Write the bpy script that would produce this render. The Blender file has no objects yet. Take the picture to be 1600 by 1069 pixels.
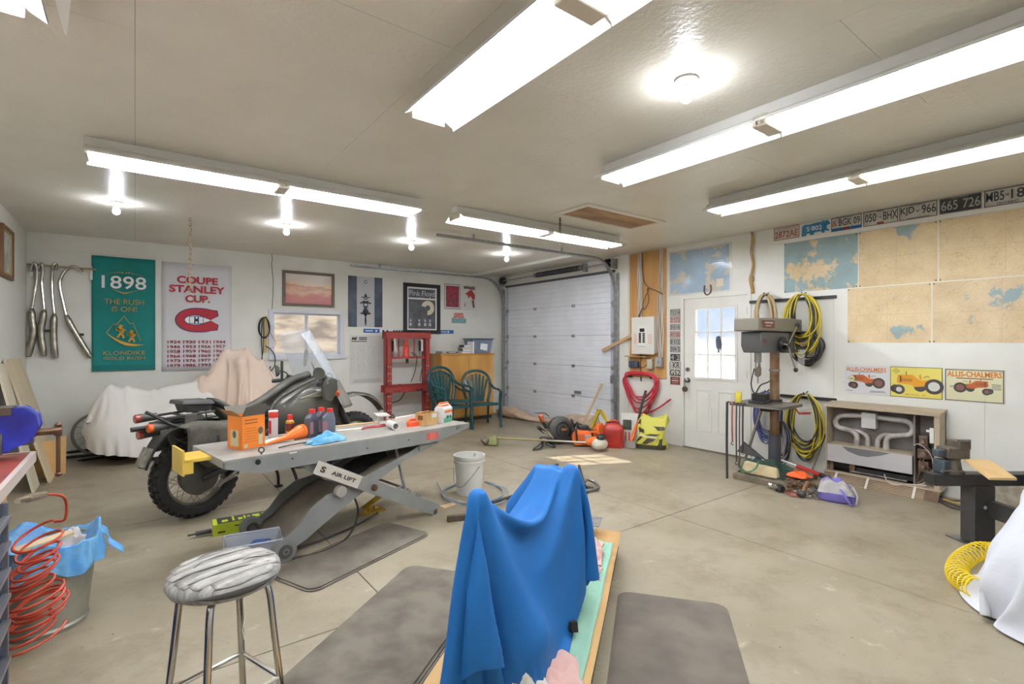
import bpy, math, random
import numpy as np
from mathutils import Vector, Matrix
random.seed(7)
sc = bpy.context.scene
COL = sc.collection
PI = math.pi
def R_(d): return math.radians(d)

# ---------------------------------------------------------------- camera
YAW = 36.95
cd = bpy.data.cameras.new('camera'); cam = bpy.data.objects.new('camera', cd); COL.objects.link(cam)
cam.location = (0, 0, 1.46); cam.rotation_euler = (R_(90), 0, R_(-YAW))
cd.sensor_width = 36; cd.lens = 783 / 1600 * 36; cd.clip_start = 0.02; cd.clip_end = 200
sc.camera = cam

# ---------------------------------------------------------------- world, sun, exposure
w = bpy.data.worlds.new('sky'); sc.world = w; w.use_nodes = True
nt = w.node_tree; nt.nodes.clear()
tc = nt.nodes.new('ShaderNodeTexCoord'); mp = nt.nodes.new('ShaderNodeMapping'); mp.inputs['Scale'].default_value = (2.2, 2.2, 6)
ns = nt.nodes.new('ShaderNodeTexNoise'); ns.inputs['Scale'].default_value = 1.6; ns.inputs['Detail'].default_value = 6
cr = nt.nodes.new('ShaderNodeValToRGB')
cr.color_ramp.elements[0].position = .36; cr.color_ramp.elements[0].color = (.30, .50, .88, 1)
cr.color_ramp.elements[1].position = .52; cr.color_ramp.elements[1].color = (.86, .88, .92, 1)
bg = nt.nodes.new('ShaderNodeBackground'); bg.inputs['Strength'].default_value = 1.25
wo = nt.nodes.new('ShaderNodeOutputWorld')
nt.links.new(tc.outputs['Generated'], mp.inputs['Vector']); nt.links.new(mp.outputs[0], ns.inputs['Vector'])
nt.links.new(ns.outputs['Fac'], cr.inputs[0]); nt.links.new(cr.outputs[0], bg.inputs[0]); nt.links.new(bg.outputs[0], wo.inputs[0])
sd = bpy.data.lights.new('sun', 'SUN'); sd.energy = 24; sd.angle = R_(.6); sd.color = (1, .95, .86)
sun = bpy.data.objects.new('sun', sd); COL.objects.link(sun); sun.location = (12, -2, 9)
sun.rotation_euler = Vector((-1.85, .80, -1.42)).to_track_quat('-Z', 'Y').to_euler()
TUBE = 36      # radiance of the fluorescent tubes
BULB = 180
sc.view_settings.view_transform = 'Standard'; sc.view_settings.look = 'None'
sc.view_settings.exposure = 0.0; sc.view_settings.gamma = 1; sc.view_settings.use_curve_mapping = False

# ---------------------------------------------------------------- materials
def lin(c):
    return tuple(((v / 255) / 12.92 if v / 255 <= .04045 else ((v / 255 + .055) / 1.055) ** 2.4) for v in c)
_m = {}
def mat(name, c, rough=.55, metal=0, var=.0, vs=6, c2=None, bump=0, bs=60, spec=.5, emit=0, trans=0, alpha=1, coat=0, scale=(1, 1, 1), pos=(.4, .6), detail=5):
    if name in _m: return _m[name]
    m = bpy.data.materials.new(name); m.use_nodes = True; _m[name] = m
    t = m.node_tree; b = t.nodes['Principled BSDF']
    L = lin(c)
    b.inputs['Base Color'].default_value = (*L, 1); b.inputs['Roughness'].default_value = rough; b.inputs['Metallic'].default_value = metal
    b.inputs['Specular IOR Level'].default_value = spec; b.inputs['Transmission Weight'].default_value = trans; b.inputs['Alpha'].default_value = alpha
    b.inputs['Coat Weight'].default_value = coat
    if emit:
        b.inputs['Emission Color'].default_value = (*L, 1); b.inputs['Emission Strength'].default_value = emit
    if var or c2 or bump:
        tc = t.nodes.new('ShaderNodeTexCoord'); mp = t.nodes.new('ShaderNodeMapping'); mp.inputs['Scale'].default_value = scale
        t.links.new(tc.outputs['Object'], mp.inputs[0])
    if var or c2:
        n = t.nodes.new('ShaderNodeTexNoise'); n.inputs['Scale'].default_value = vs; n.inputs['Detail'].default_value = detail
        t.links.new(mp.outputs[0], n.inputs['Vector'])
        r = t.nodes.new('ShaderNodeValToRGB'); e = r.color_ramp.elements
        e[0].position, e[1].position = pos
        a = lin(c2) if c2 else tuple(v * (1 - var) for v in L)
        bb = L if c2 else tuple(min(1, v * (1 + var)) for v in L)
        e[0].color = (*a, 1); e[1].color = (*bb, 1)
        t.links.new(n.outputs['Fac'], r.inputs[0]); t.links.new(r.outputs[0], b.inputs['Base Color'])
    if bump:
        n2 = t.nodes.new('ShaderNodeTexNoise'); n2.inputs['Scale'].default_value = bs; n2.inputs['Detail'].default_value = 3
        t.links.new(mp.outputs[0], n2.inputs['Vector'])
        bp = t.nodes.new('ShaderNodeBump'); bp.inputs['Strength'].default_value = bump; bp.inputs['Distance'].default_value = .01
        t.links.new(n2.outputs['Fac'], bp.inputs['Height']); t.links.new(bp.outputs[0], b.inputs['Normal'])
    return m
def glass(name, c=(255, 255, 255), tint=.1, rough=.03):
    m = bpy.data.materials.new(name); m.use_nodes = True; t = m.node_tree; t.nodes.clear()
    o = t.nodes.new('ShaderNodeOutputMaterial'); mx = t.nodes.new('ShaderNodeMixShader'); tr = t.nodes.new('ShaderNodeBsdfTransparent')
    g = t.nodes.new('ShaderNodeBsdfPrincipled'); g.inputs['Base Color'].default_value = (*lin(c), 1); g.inputs['Roughness'].default_value = rough
    mx.inputs[0].default_value = tint
    t.links.new(tr.outputs[0], mx.inputs[1]); t.links.new(g.outputs[0], mx.inputs[2]); t.links.new(mx.outputs[0], o.inputs[0])
    _m[name] = m
    return m

# ---------------------------------------------------------------- mesh builder
def cat_pts(pts, k=6, closed=False):
    P = [Vector(p) for p in pts]; n = len(P); out = []
    rng = range(n) if closed else range(n - 1)
    for i in rng:
        p0 = P[(i - 1) % n] if (closed or i > 0) else P[0] * 2 - P[1]
        p1 = P[i]; p2 = P[(i + 1) % n]
        p3 = P[(i + 2) % n] if (closed or i + 2 < n) else P[n - 1] * 2 - P[n - 2]
        for j in range(k):
            t = j / k
            out.append(.5 * ((2 * p1) + (p2 - p0) * t + (2 * p0 - 5 * p1 + 4 * p2 - p3) * t * t + (3 * p1 - p0 - 3 * p2 + p3) * t ** 3))
    if not closed: out.append(P[-1])
    return out
def frame_to(d):
    d = Vector(d).normalized()
    a = Vector((0, 0, 1)) if abs(d.z) < .95 else Vector((1, 0, 0))
    x = a.cross(d).normalized(); y = d.cross(x)
    return x, y
class M:
    def __init__(s): s.V = []; s.F = []; s.T = None
    def add(s, v, f):
        k = len(s.V)
        if s.T is not None: v = [s.T @ Vector(p) for p in v]
        s.V += [tuple(p) for p in v]; s.F += [tuple(i + k for i in q) for q in f]; return s
    def bx(s, x0, x1, y0, y1, z0, z1):
        v = [(x, y, z) for z in (z0, z1) for y in (y0, y1) for x in (x0, x1)]
        return s.add(v, [(0, 2, 3, 1), (4, 5, 7, 6), (0, 1, 5, 4), (2, 6, 7, 3), (0, 4, 6, 2), (1, 3, 7, 5)])
    def box(s, c, d, rx=0, ry=0, rz=0):
        from mathutils import Euler
        r = Euler((R_(rx), R_(ry), R_(rz))).to_matrix(); h = Vector(d) / 2
        v = [Vector(c) + r @ Vector((x * h.x, y * h.y, z * h.z)) for z in (-1, 1) for y in (-1, 1) for x in (-1, 1)]
        return s.add(v, [(0, 2, 3, 1), (4, 5, 7, 6), (0, 1, 5, 4), (2, 6, 7, 3), (0, 4, 6, 2), (1, 3, 7, 5)])
    def bar(s, p0, p1, a, b, up=None):
        p0, p1 = Vector(p0), Vector(p1); d = (p1 - p0).normalized()
        u = Vector(up) if up else (Vector((0, 0, 1)) if abs(d.z) < .95 else Vector((1, 0, 0)))
        x = d.cross(u).normalized() * a / 2; y = x.cross(d).normalized() * b / 2
        v = [p + i * x + j * y for p in (p0, p1) for j in (-1, 1) for i in (-1, 1)]
        return s.add(v, [(0, 1, 3, 2), (4, 6, 7, 5), (0, 4, 5, 1), (2, 3, 7, 6), (0, 2, 6, 4), (1, 5, 7, 3)])
    def cyl(s, p0, p1, r0, r1=None, n=16, cap=True):
        if r1 is None: r1 = r0
        p0, p1 = Vector(p0), Vector(p1); x, y = frame_to(p1 - p0)
        v = []
        for p, r in ((p0, r0), (p1, r1)):
            v += [p + (x * math.cos(2 * PI * i / n) + y * math.sin(2 * PI * i / n)) * r for i in range(n)]
        f = [(i, (i + 1) % n, n + (i + 1) % n, n + i) for i in range(n)]
        if cap: f += [tuple(range(n - 1, -1, -1)), tuple(range(n, 2 * n))]
        return s.add(v, f)
    def ring(s, c, ax, R, r, n=32, m=8, sq=1):
        x, y = frame_to(ax); a = Vector(ax).normalized(); c = Vector(c); v = []
        for i in range(n):
            d = x * math.cos(2 * PI * i / n) + y * math.sin(2 * PI * i / n)
            v += [c + d * (R + r * math.cos(2 * PI * j / m)) + a * r * sq * math.sin(2 * PI * j / m) for j in range(m)]
        return s.add(v, [(i * m + j, ((i + 1) % n) * m + j, ((i + 1) % n) * m + (j + 1) % m, i * m + (j + 1) % m) for i in range(n) for j in range(m)])
    def tube(s, pts, r, n=8, closed=False, k=0, flat=1):
        if k: pts = cat_pts(pts, k, closed)
        P = [Vector(p) for p in pts]; N = len(P); rr = r if callable(r) else (lambda t: r)
        T = []
        for i in range(N):
            a = P[(i - 1) % N] if (closed or i > 0) else P[i]; b = P[(i + 1) % N] if (closed or i < N - 1) else P[i]
            d = b - a; T.append(d.normalized() if d.length > 1e-9 else Vector((0, 0, 1)))
        x, y = frame_to(T[0]); v = []
        for i in range(N):
            x = (x - T[i] * x.dot(T[i])); x = x.normalized() if x.length > 1e-6 else frame_to(T[i])[0]; y = T[i].cross(x)
            q = rr(i / max(1, N - 1))
            v += [P[i] + x * q * math.cos(2 * PI * j / n) + y * q * flat * math.sin(2 * PI * j / n) for j in range(n)]
        f = [(i * n + j, i * n + (j + 1) % n, ((i + 1) % N) * n + (j + 1) % n, ((i + 1) % N) * n + j) for i in range(N if closed else N - 1) for j in range(n)]
        if not closed: f += [tuple(range(n - 1, -1, -1)), tuple((N - 1) * n + j for j in range(n))]
        return s.add(v, f)
    def lathe(s, prof, c=(0, 0, 0), ax=(0, 0, 1), n=24, cap=True):
        x, y = frame_to(ax); a = Vector(ax).normalized(); c = Vector(c); v = []
        for r, z in prof:
            v += [c + a * z + (x * math.cos(2 * PI * i / n) + y * math.sin(2 * PI * i / n)) * max(r, 1e-4) for i in range(n)]
        m = len(prof)
        f = [(j * n + i, j * n + (i + 1) % n, (j + 1) * n + (i + 1) % n, (j + 1) * n + i) for j in range(m - 1) for i in range(n)]
        if cap: f += [tuple(range(n - 1, -1, -1)), tuple((m - 1) * n + i for i in range(n))]
        return s.add(v, f)
    def prism(s, poly, a, b, plane='xz'):
        n = len(poly)
        def g(p, q):
            return {'xz': (p[0], q, p[1]), 'xy': (p[0], p[1], q), 'yz': (q, p[0], p[1])}[plane]
        v = [g(p, a) for p in poly] + [g(p, b) for p in poly]
        return s.add(v, [tuple(range(n)), tuple(range(2 * n - 1, n - 1, -1))] + [(i, (i + 1) % n, n + (i + 1) % n, n + i) for i in range(n)])
    def ell(s, c, r, n=16, m=10, rot=None):
        c = Vector(c); v = []; q = rot or Matrix.Identity(3)
        for j in range(m + 1):
            t = PI * j / m
            v += [c + q @ Vector((r[0] * math.sin(t) * math.cos(2 * PI * i / n), r[1] * math.sin(t) * math.sin(2 * PI * i / n), r[2] * math.cos(t))) for i in range(n)]
        return s.add(v, [(j * n + i, (j + 1) * n + i, (j + 1) * n + (i + 1) % n, j * n + (i + 1) % n) for j in range(m) for i in range(n)])
    def loft(s, rings, cap=True):
        n = len(rings[0]); v = [p for r in rings for p in r]; k = len(rings)
        f = [(j * n + i, j * n + (i + 1) % n, (j + 1) * n + (i + 1) % n, (j + 1) * n + i) for j in range(k - 1) for i in range(n)]
        if cap: f += [tuple(range(n - 1, -1, -1)), tuple((k - 1) * n + i for i in range(n))]
        return s.add(v, f)
    def grid(s, fn, nu, nv):
        v = [fn(i / nu, j / nv) for j in range(nv + 1) for i in range(nu + 1)]
        return s.add(v, [(j * (nu + 1) + i, j * (nu + 1) + i + 1, (j + 1) * (nu + 1) + i + 1, (j + 1) * (nu + 1) + i) for j in range(nv) for i in range(nu)])
    def disc(s, c, r, y, n=20, rx=None):
        rx = rx or r
        return s.add([(c[0] + rx * math.cos(2 * PI * i / n), y, c[1] + r * math.sin(2 * PI * i / n)) for i in range(n)], [tuple(range(n))])
    def text(s, t, x, z, h, w=None, y=-.002, align='c', bold=0, shear=0):
        """flat lettering in the local xz plane facing -y, cap height h, optionally squeezed to width w"""
        c = bpy.data.curves.new('t', 'FONT'); c.body = t; c.size = 1; c.offset = bold; c.shear = shear; c.resolution_u = 3
        o = bpy.data.objects.new('t', c); me = bpy.data.meshes.new_from_object(o)
        vs = [v.co.copy() for v in me.vertices]; fs = [tuple(p.vertices) for p in me.polygons]
        bpy.data.objects.remove(o); bpy.data.curves.remove(c); bpy.data.meshes.remove(me)
        if not vs: return s
        x0 = min(v.x for v in vs); x1 = max(v.x for v in vs); z0 = min(v.y for v in vs) if not any(ch in t for ch in 'gpqy,') else 0; z1 = max(v.y for v in vs)
        if z1 - z0 < .3: z0, z1 = 0, .7
        k = h / (z1 - z0); kx = w / (x1 - x0) if w else k
        ox = {'c': -(x0 + x1) / 2, 'l': -x0, 'r': -x1}[align]
        return s.add([(x + (v.x + ox) * kx, y, z + (v.y - z0) * k) for v in vs], fs)

def pieces(m):
    n = len(m.V); P = list(range(n))
    def find(a):
        while P[a] != a: P[a] = P[P[a]]; a = P[a]
        return a
    for f in m.F:
        r = find(f[0])
        for q in f[1:]:
            s = find(q)
            if s != r: P[s] = r
    V = np.array(m.V); R0 = np.array([find(i) for i in range(n)]); ids = list(np.unique(R0))
    if len(ids) < 2 or len(ids) > 400: return [m]
    lo = np.array([V[R0 == i].min(0) for i in ids]); hi = np.array([V[R0 == i].max(0) for i in ids]); size = (hi - lo).max(1)
    gap = np.sqrt((np.maximum(0, np.maximum(lo[:, None] - hi[None], lo[None] - hi[:, None])) ** 2).sum(2))
    near = gap <= np.maximum(.02, .5 * np.maximum(size[:, None], size[None]))
    grp = list(range(len(ids))); todo = True
    while todo:
        todo = False
        for i in range(len(ids)):
            k = min(grp[j] for j in np.nonzero(near[i])[0])
            if k < grp[i]: grp[i] = k; todo = True
    G = sorted(set(grp))
    if len(G) < 2: return [m]
    of = {ids[i]: grp[i] for i in range(len(ids))}; out = []
    for g in G:
        idx = [i for i in range(n) if of[R0[i]] == g]; mp = {a: b for b, a in enumerate(idx)}
        q = M(); q.V = [m.V[i] for i in idx]; q.F = [tuple(mp[i] for i in f) for f in m.F if f[0] in mp]; out.append(q)
    return out
def obj(name, m, material, parent=None, **kw):
    ps = [m] if (parent is None or kw.get('kind') or not m.V) else pieces(m)
    if len(ps) > 8: kw['kind'] = 'stuff'; ps = [m]
    os_ = [obj1(name, q, material, parent, **kw) for q in ps]
    return os_[0]
def obj1(name, m, material, parent=None, smooth=35, bevel=0, label=None, kind=None, loc=None, rot=None, sub=0, solid=0):
    me = bpy.data.meshes.new(name); me.from_pydata(m.V, [], m.F); me.materials.append(material)
    if smooth:
        me.polygons.foreach_set('use_smooth', [True] * len(me.polygons))
        me.update()
        if smooth < 170: me.set_sharp_from_angle(angle=R_(smooth))
    o = bpy.data.objects.new(name, me); COL.objects.link(o); o.parent = parent
    if loc: o.location = loc
    if rot: o.rotation_euler = rot
    if solid:
        d = o.modifiers.new('thick', 'SOLIDIFY'); d.thickness = solid; d.offset = 0
    if sub:
        d = o.modifiers.new('sub', 'SUBSURF'); d.levels = sub; d.render_levels = sub
    if bevel:
        d = o.modifiers.new('bev', 'BEVEL'); d.width = bevel; d.segments = 2; d.limit_method = 'ANGLE'
    if label: o['label'] = label
    if kind: o['kind'] = kind
    return o
def tag(o, label, cat, group=None):
    o['label'] = label; o['category'] = cat
    if group: o['group'] = group
    return o
def thing(name, label, cat, loc=(0, 0, 0), rz=0, group=None):
    o = bpy.data.objects.new(name, None); COL.objects.link(o); o.location = loc; o.rotation_euler = (0, 0, R_(rz)); o.empty_display_size = .05
    return tag(o, label, cat, group)
def struct_empty(name, loc, rz):
    o = bpy.data.objects.new(name, None); COL.objects.link(o); o.location = loc; o.rotation_euler = (0, 0, R_(rz)); o['kind'] = 'structure'
    return o
def dup(root, loc, rz, label, group=None):
    r = root.copy(); COL.objects.link(r); r.location = loc; r.rotation_euler = (0, 0, R_(rz)); r['label'] = label
    if group: r['group'] = group
    for ch in list(root.children):
        c = ch.copy(); COL.objects.link(c); c.parent = r
        for g in ch.children:
            d = g.copy(); COL.objects.link(d); d.parent = c
    return r
# walls measured from the photograph
XR, YB, XL, YF, H = 6.12, 8.46, -1.06, -1.3, 2.82
FW = (math.sin(R_(YAW)), math.cos(R_(YAW))); RT = (FW[1], -FW[0])
def ray(u, v):
    a = (u - 800) / 783; return FW[0] + a * RT[0], FW[1] + a * RT[1], -(v - 534.5) / 783
def onR(u, v, x=XR):      # point of the right wall (x = const)
    d = ray(u, v); t = x / d[0]; return x, d[1] * t, 1.46 + d[2] * t
def onB(u, v, y=YB):      # point of the back wall (y = const)
    d = ray(u, v); t = y / d[1]; return d[0] * t, y, 1.46 + d[2] * t
def onZ(u, v, z=0):       # point of the floor or of a level surface
    d = ray(u, v); t = (z - 1.46) / d[2]; return d[0] * t, d[1] * t, z

# ---------------------------------------------------------------- common materials
white_wall = mat('wall_paint', (228, 227, 219), .5, c2=(219, 217, 207), vs=2.2, bump=.15, bs=55, pos=(.3, .6))
ceil_paint = mat('ceiling_paint', (233, 228, 214), .32, c2=(225, 219, 203), vs=1.8, bump=.35, bs=42, pos=(.3, .65))
dark_gap = mat('joint_shadow_filler', (95, 88, 78), .9)
white_paint = mat('white_enamel', (228, 226, 220), .35)
steel = mat('bare_steel', (150, 150, 148), .35, 1, var=.15, vs=14)
galv = mat('galvanised_steel', (168, 170, 170), .42, .85, var=.12, vs=20)
chrome = mat('chrome', (205, 202, 195), .16, 1)
black_metal = mat('black_steel', (46, 44, 43), .45, .3, var=.25, vs=9)
rubber = mat('black_rubber', (34, 33, 32), .75, var=.2, vs=18)
plywood = mat('plywood', (205, 160, 100), .6, c2=(178, 130, 74), vs=3, scale=(1, 1, .12), bump=.05)
grey_paint = mat('grey_machine_paint', (142, 144, 142), .45, .1, var=.06, vs=5)
white_print = mat('white_print', (235, 235, 232), .6)
black_print = mat('black_print', (34, 34, 36), .6)
red_print = mat('red_print', (178, 32, 48), .6)
paper = mat('paper', (228, 226, 220), .7)
# ================================================================ SETTING
def rects(s0, s1, z0, z1, holes):
    """cut a rectangle into rectangles around holes"""
    S = sorted({s0, s1, *[min(max(q, s0), s1) for h in holes for q in h[:2]]}); Z = sorted({z0, z1, *[min(max(q, z0), z1) for h in holes for q in h[2:]]})
    out = []
    for i in range(len(S) - 1):
        for j in range(len(Z) - 1):
            cx, cz = (S[i] + S[i + 1]) / 2, (Z[j] + Z[j + 1]) / 2
            if not any(h[0] < cx < h[1] and h[2] < cz < h[3] for h in holes): out.append((S[i], S[i + 1], Z[j], Z[j + 1]))
    return out
WIN = (1.70, 2.76, 1.24, 1.93)
DOOR = (3.22, 4.16, -.02, 2.06)
GAR = (5.40, 8.34, -.02, 2.62)
dark_floor = mat('joint_dirt', (70, 62, 52), .9)
# concrete
def concrete():
    m = mat('concrete', (174, 164, 146), .42, bump=.12, bs=30); t = m.node_tree; b = t.nodes['Principled BSDF']
    tc = t.nodes.new('ShaderNodeNewGeometry')
    def noise(sc_, det, rough=.6):
        n = t.nodes.new('ShaderNodeTexNoise'); n.inputs['Scale'].default_value = sc_; n.inputs['Detail'].default_value = det; n.inputs['Roughness'].default_value = rough
        t.links.new(tc.outputs['Position'], n.inputs['Vector']); return n
    def ramp(n, p0, c0, p1, c1):
        r = t.nodes.new('ShaderNodeValToRGB'); e = r.color_ramp.elements; e[0].position = p0; e[0].color = (*c0, 1); e[1].position = p1; e[1].color = (*c1, 1)
        t.links.new(n.outputs['Fac'], r.inputs[0]); return r
    base = ramp(noise(1.1, 8), .3, lin((136, 125, 103)), .68, lin((160, 150, 130)))
    dk = ramp(noise(1.9, 7, .7), .28, lin((214, 208, 200)), .50, (1, 1, 1))
    lt = ramp(noise(5, 10, .75), .60, (0, 0, 0), .75, (.22, .21, .19))
    sp = ramp(noise(38, 2), .24, lin((150, 140, 124)), .31, (1, 1, 1))
    mx = t.nodes.new('ShaderNodeMix'); mx.data_type = 'RGBA'; mx.blend_type = 'MULTIPLY'; mx.inputs[0].default_value = 1
    t.links.new(base.outputs[0], mx.inputs[6]); t.links.new(dk.outputs[0], mx.inputs[7])
    m2 = t.nodes.new('ShaderNodeMix'); m2.data_type = 'RGBA'; m2.blend_type = 'ADD'; m2.inputs[0].default_value = 1
    t.links.new(mx.outputs[2], m2.inputs[6]); t.links.new(lt.outputs[0], m2.inputs[7])
    m3 = t.nodes.new('ShaderNodeMix'); m3.data_type = 'RGBA'; m3.blend_type = 'MULTIPLY'; m3.inputs[0].default_value = 1
    t.links.new(m2.outputs[2], m3.inputs[6]); t.links.new(sp.outputs[0], m3.inputs[7]); t.links.new(m3.outputs[2], b.inputs['Base Color'])
    rr = t.nodes.new('ShaderNodeMapRange'); rr.inputs[3].default_value = .28; rr.inputs[4].default_value = .6
    n = noise(1.7, 5); t.links.new(n.outputs['Fac'], rr.inputs[0]); t.links.new(rr.outputs[0], b.inputs['Roughness'])
    return m
conc = concrete()
fl = obj('floor', M().bx(XL - .2, XR + .2, YF - .2, YB + .2, -.2, -.006), dark_floor, kind='structure', smooth=0)
xs = [XL - .1, 1.13, 3.60, XR + .15]; ys = [YF - .1, .12, 2.58, 5.04, 7.5, YB + .1]
for i in range(3):
    for j in range(5):
        obj('slab', M().bx(xs[i] + .0035, xs[i + 1] - .0035, ys[j] + .0035, ys[j + 1] - .0035, -.12, 0), conc, fl, bevel=.002, smooth=0)
# ceiling: painted sheets
ce = obj('ceiling', M().bx(XL - .2, XR + .2, YF - .2, YB + .2, H + .008, H + .1), dark_gap, kind='structure', smooth=0)
cx_ = [XL, 0.0, 1.18, 2.38, 3.60, 4.82, XR]; off = [.6, 2.02, 2.02, .86, 1.9, .7]
for i in range(6):
    yy = [YF] + [off[i] + k * 2.14 for k in range(-1, 5) if YF + .2 < off[i] + k * 2.14 < YB - .2] + [YB]
    for j in range(len(yy) - 1):
        obj('panel', M().bx(cx_[i] + .0008, cx_[i + 1] - .0008, yy[j] + .0008, yy[j + 1] - .0008, H, H + .008), ceil_paint, ce, smooth=0)
def wall(name, axis, at, s0, s1, holes, thick=.14, sign=1):
    m = M()
    for a, b, c, d in rects(s0, s1, -.1, H + .05, holes):
        (m.bx(a, b, at, at + sign * thick, c, d) if axis == 'y' else m.bx(min(at, at + sign * thick), max(at, at + sign * thick), a, b, c, d))
    return obj(name, m, white_wall, kind='structure', smooth=0)
wb = wall('wall_back', 'y', YB + .008, XL - .15, XR + .15, [WIN])
wr = wall('wall_right', 'x', XR + .008, YF, YB, [DOOR, GAR])
wl = wall('wall_left', 'x', XL, YF, YB, [], sign=-1)
wf = wall('wall_front', 'y', YF, XL, XR, [], sign=-1)
g = .0008
for z0, z1, cuts in [(0, 1.2, [XL, 1.2, 3.62, XR]), (1.2, 2.36, [XL, .1, 2.5, 4.9, XR]), (2.36, 2.615, [XL, 2.4, XR]), (2.615, H, [XL, XR])]:
    for a, b in zip(cuts, cuts[1:]):
        m = M()
        for r in rects(a + g, b - g, z0 + g, z1 - g, [WIN]): m.bx(r[0], r[1], YB, YB + .008, r[2], r[3])
        obj('panel', m, white_wall, wb, smooth=0)
for z0, z1, cuts in [(0, 1.22, [YF, 1.05, 2.27, 3.2, 4.38, 5.12, 5.40, YB]), (1.22, 2.5, [YF, 2.27, 4.18, 5.12, 5.40, YB]), (2.5, H, [YF, 1.05, 4.38, 5.12, YB])]:
    for a, b in zip(cuts, cuts[1:]):
        m = M()
        for r in rects(a + g, b - g, z0 + g, z1 - g, [DOOR, GAR]): m.bx(XR, XR + .008, r[0], r[1], r[2], r[3])
        if m.V: obj('panel', m, white_wall, wr, smooth=0)
# strip under the number plates and the bare concrete curb at the near end
obj('trim_1', M().bx(XR - .02, XR, YF, 2.93, 2.622, 2.665), white_paint, kind='structure', smooth=0)
curbm = mat('bare_concrete_curb', (158, 148, 130), .85, var=.2, vs=14, bump=.6, bs=25)
obj('trim_2', M().bx(XR - .05, XR, YF, 1.02, 0, .22), curbm, kind='structure', bevel=.01)
# header beam in front of the garage door
obj('trim_3', M().bx(5.38, 5.47, 5.62, YB, H - .045, H), white_wall, kind='structure', smooth=0)
# --- window on the back wall (slider with two panes)
wi = struct_empty('window_1', (0, 0, 0), 0)
vinyl = mat('window_vinyl', (214, 216, 222), .35)
m = M()
x0, x1, z0, z1 = WIN
for a, b, c, d in rects(x0 - .05, x1 + .06, z0 - .045, z1 + .035, [(x0 + .012, x1 - .012, z0 + .012, z1 - .012)]): m.bx(a, b, YB - .022, YB + .1, c, d)
obj('window_frame', m, vinyl, wi, bevel=.003, smooth=0)
for (a, b, y) in ((x0 + .012, 2.245, YB + .03), (2.20, x1 - .012, YB + .055)):
    m = M()
    for r in rects(a, b, z0 + .012, z1 - .012, [(a + .028, b - .028, z0 + .045, z1 - .035)]): m.bx(r[0], r[1], y, y + .022, r[2], r[3])
    s_ = obj('sash', m, vinyl, wi, bevel=.002, smooth=0)
    obj('pane', M().bx(a + .028, b - .028, y + .008, y + .012, z0 + .045, z1 - .035), glass('window_glass', tint=.07), s_, smooth=0)
obj('sill', M().bx(x0 - .05, x1 + .07, YB - .04, YB, z0 - .06, z0 - .042), vinyl, wi, smooth=0)
# outside: field and a dry grassy bank with snow patches
ground = mat('outside_snow_field', (214, 216, 212), .9, c2=(176, 172, 156), vs=.6)
obj('ground_outside', M().bx(-30, 40, -30, 40, -.7, -.3), ground, kind='structure', smooth=0)
def bankf(u, v):
    x = -6 + u * 18; y = 10.5 + v * 9
    return x, y, -.3 + 5.2 * min(1, v * 1.15) ** .8 + .25 * math.sin(x * 1.3 + v * 5) * v + .12 * math.sin(x * 3.1 + y * 2) * v
bank = mat('dry_grass_bank', (106, 97, 85), .95, c2=(62, 53, 45), vs=2.2, scale=(1, 1, 2.4), detail=10, pos=(.36, .62), bump=.8, bs=6)
obj('bank_outside', M().grid(bankf, 60, 30), bank, kind='structure')
obj('sun_blocker_outside', M().bx(XR + .25, 7.72, 2.2, 5.2, 2.72, 2.80), white_paint, kind='structure', smooth=0)  # added slab out of view, cuts the sun patch on the floor shorter
# --- entry door
do = struct_empty('door_1', (XR, (DOOR[0] + DOOR[1]) / 2, 0), -90)
dw = .94; dpaint = mat('door_paint', (226, 224, 216), .42, var=.03, vs=3)
m = M()
for r in rects(-.50, .50, 0, 2.10, [(-.455, .455, -.1, 2.055)]): m.bx(r[0], r[1], -.012, .12, r[2], r[3])
obj('door_frame', m, dpaint, do, bevel=.002, smooth=0)
GW = (-.285, .285, .985, 1.90)
m = M()
for r in rects(-.452, .452, .012, 2.05, [GW]): m.bx(r[0], r[1], .012, .056, r[2], r[3])
leaf = obj('door_leaf', m, dpaint, do, smooth=0)
for a, b in ((-.28, -.04), (.04, .28)):
    m = M()
    for r in rects(a, b, .25, .82, [(a + .022, b - .022, .272, .798)]): m.bx(r[0], r[1], .004, .012, r[2], r[3])
    m.bx(a + .045, b - .045, .007, .012, .295, .775)
    obj('moulded_panel', m, dpaint, leaf, bevel=.003, smooth=0)
m = M()
for r in rects(GW[0] - .035, GW[1] + .035, GW[2] - .035, GW[3] + .035, [GW]): m.bx(r[0], r[1], .002, .012, r[2], r[3])
for k in (1, 2):
    xq = GW[0] + k * (GW[1] - GW[0]) / 3; zq = GW[2] + k * (GW[3] - GW[2]) / 3
    m.bx(xq - .009, xq + .009, .006, .03, GW[2], GW[3]); m.bx(GW[0], GW[1], .007, .03, zq - .009, zq + .009)
obj('window_grille', m, dpaint, leaf, bevel=.002, smooth=0)
dg = glass('door_glass', (240, 243, 246), tint=.28, rough=.5)
for i in range(3):
    for j in range(3):
        a = GW[0] + i * .19; c = GW[2] + j * .305
        obj('pane', M().bx(a + .009, a + .181, .03, .034, c + .009, c + .296), dg, leaf, smooth=0)
m = M().cyl((-.395, .012, 1.08), (-.395, -.012, 1.08), .028, n=20).lathe([(.012, 0), (.016, .02), (.016, .03), (.03, .045), (.03, .06), (.018, .07)], (-.395, .012, .93), (0, -1, 0), 20).cyl((-.395, .012, .93), (-.395, .002, .93), .034, n=20)
obj('door_handle', m, steel, do)
m = M()
for z in (.25, 1.05, 1.85): m.cyl((.455, 0, z - .045), (.455, 0, z + .045), .008, n=8)
obj('hinge', m, steel, do)
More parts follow.
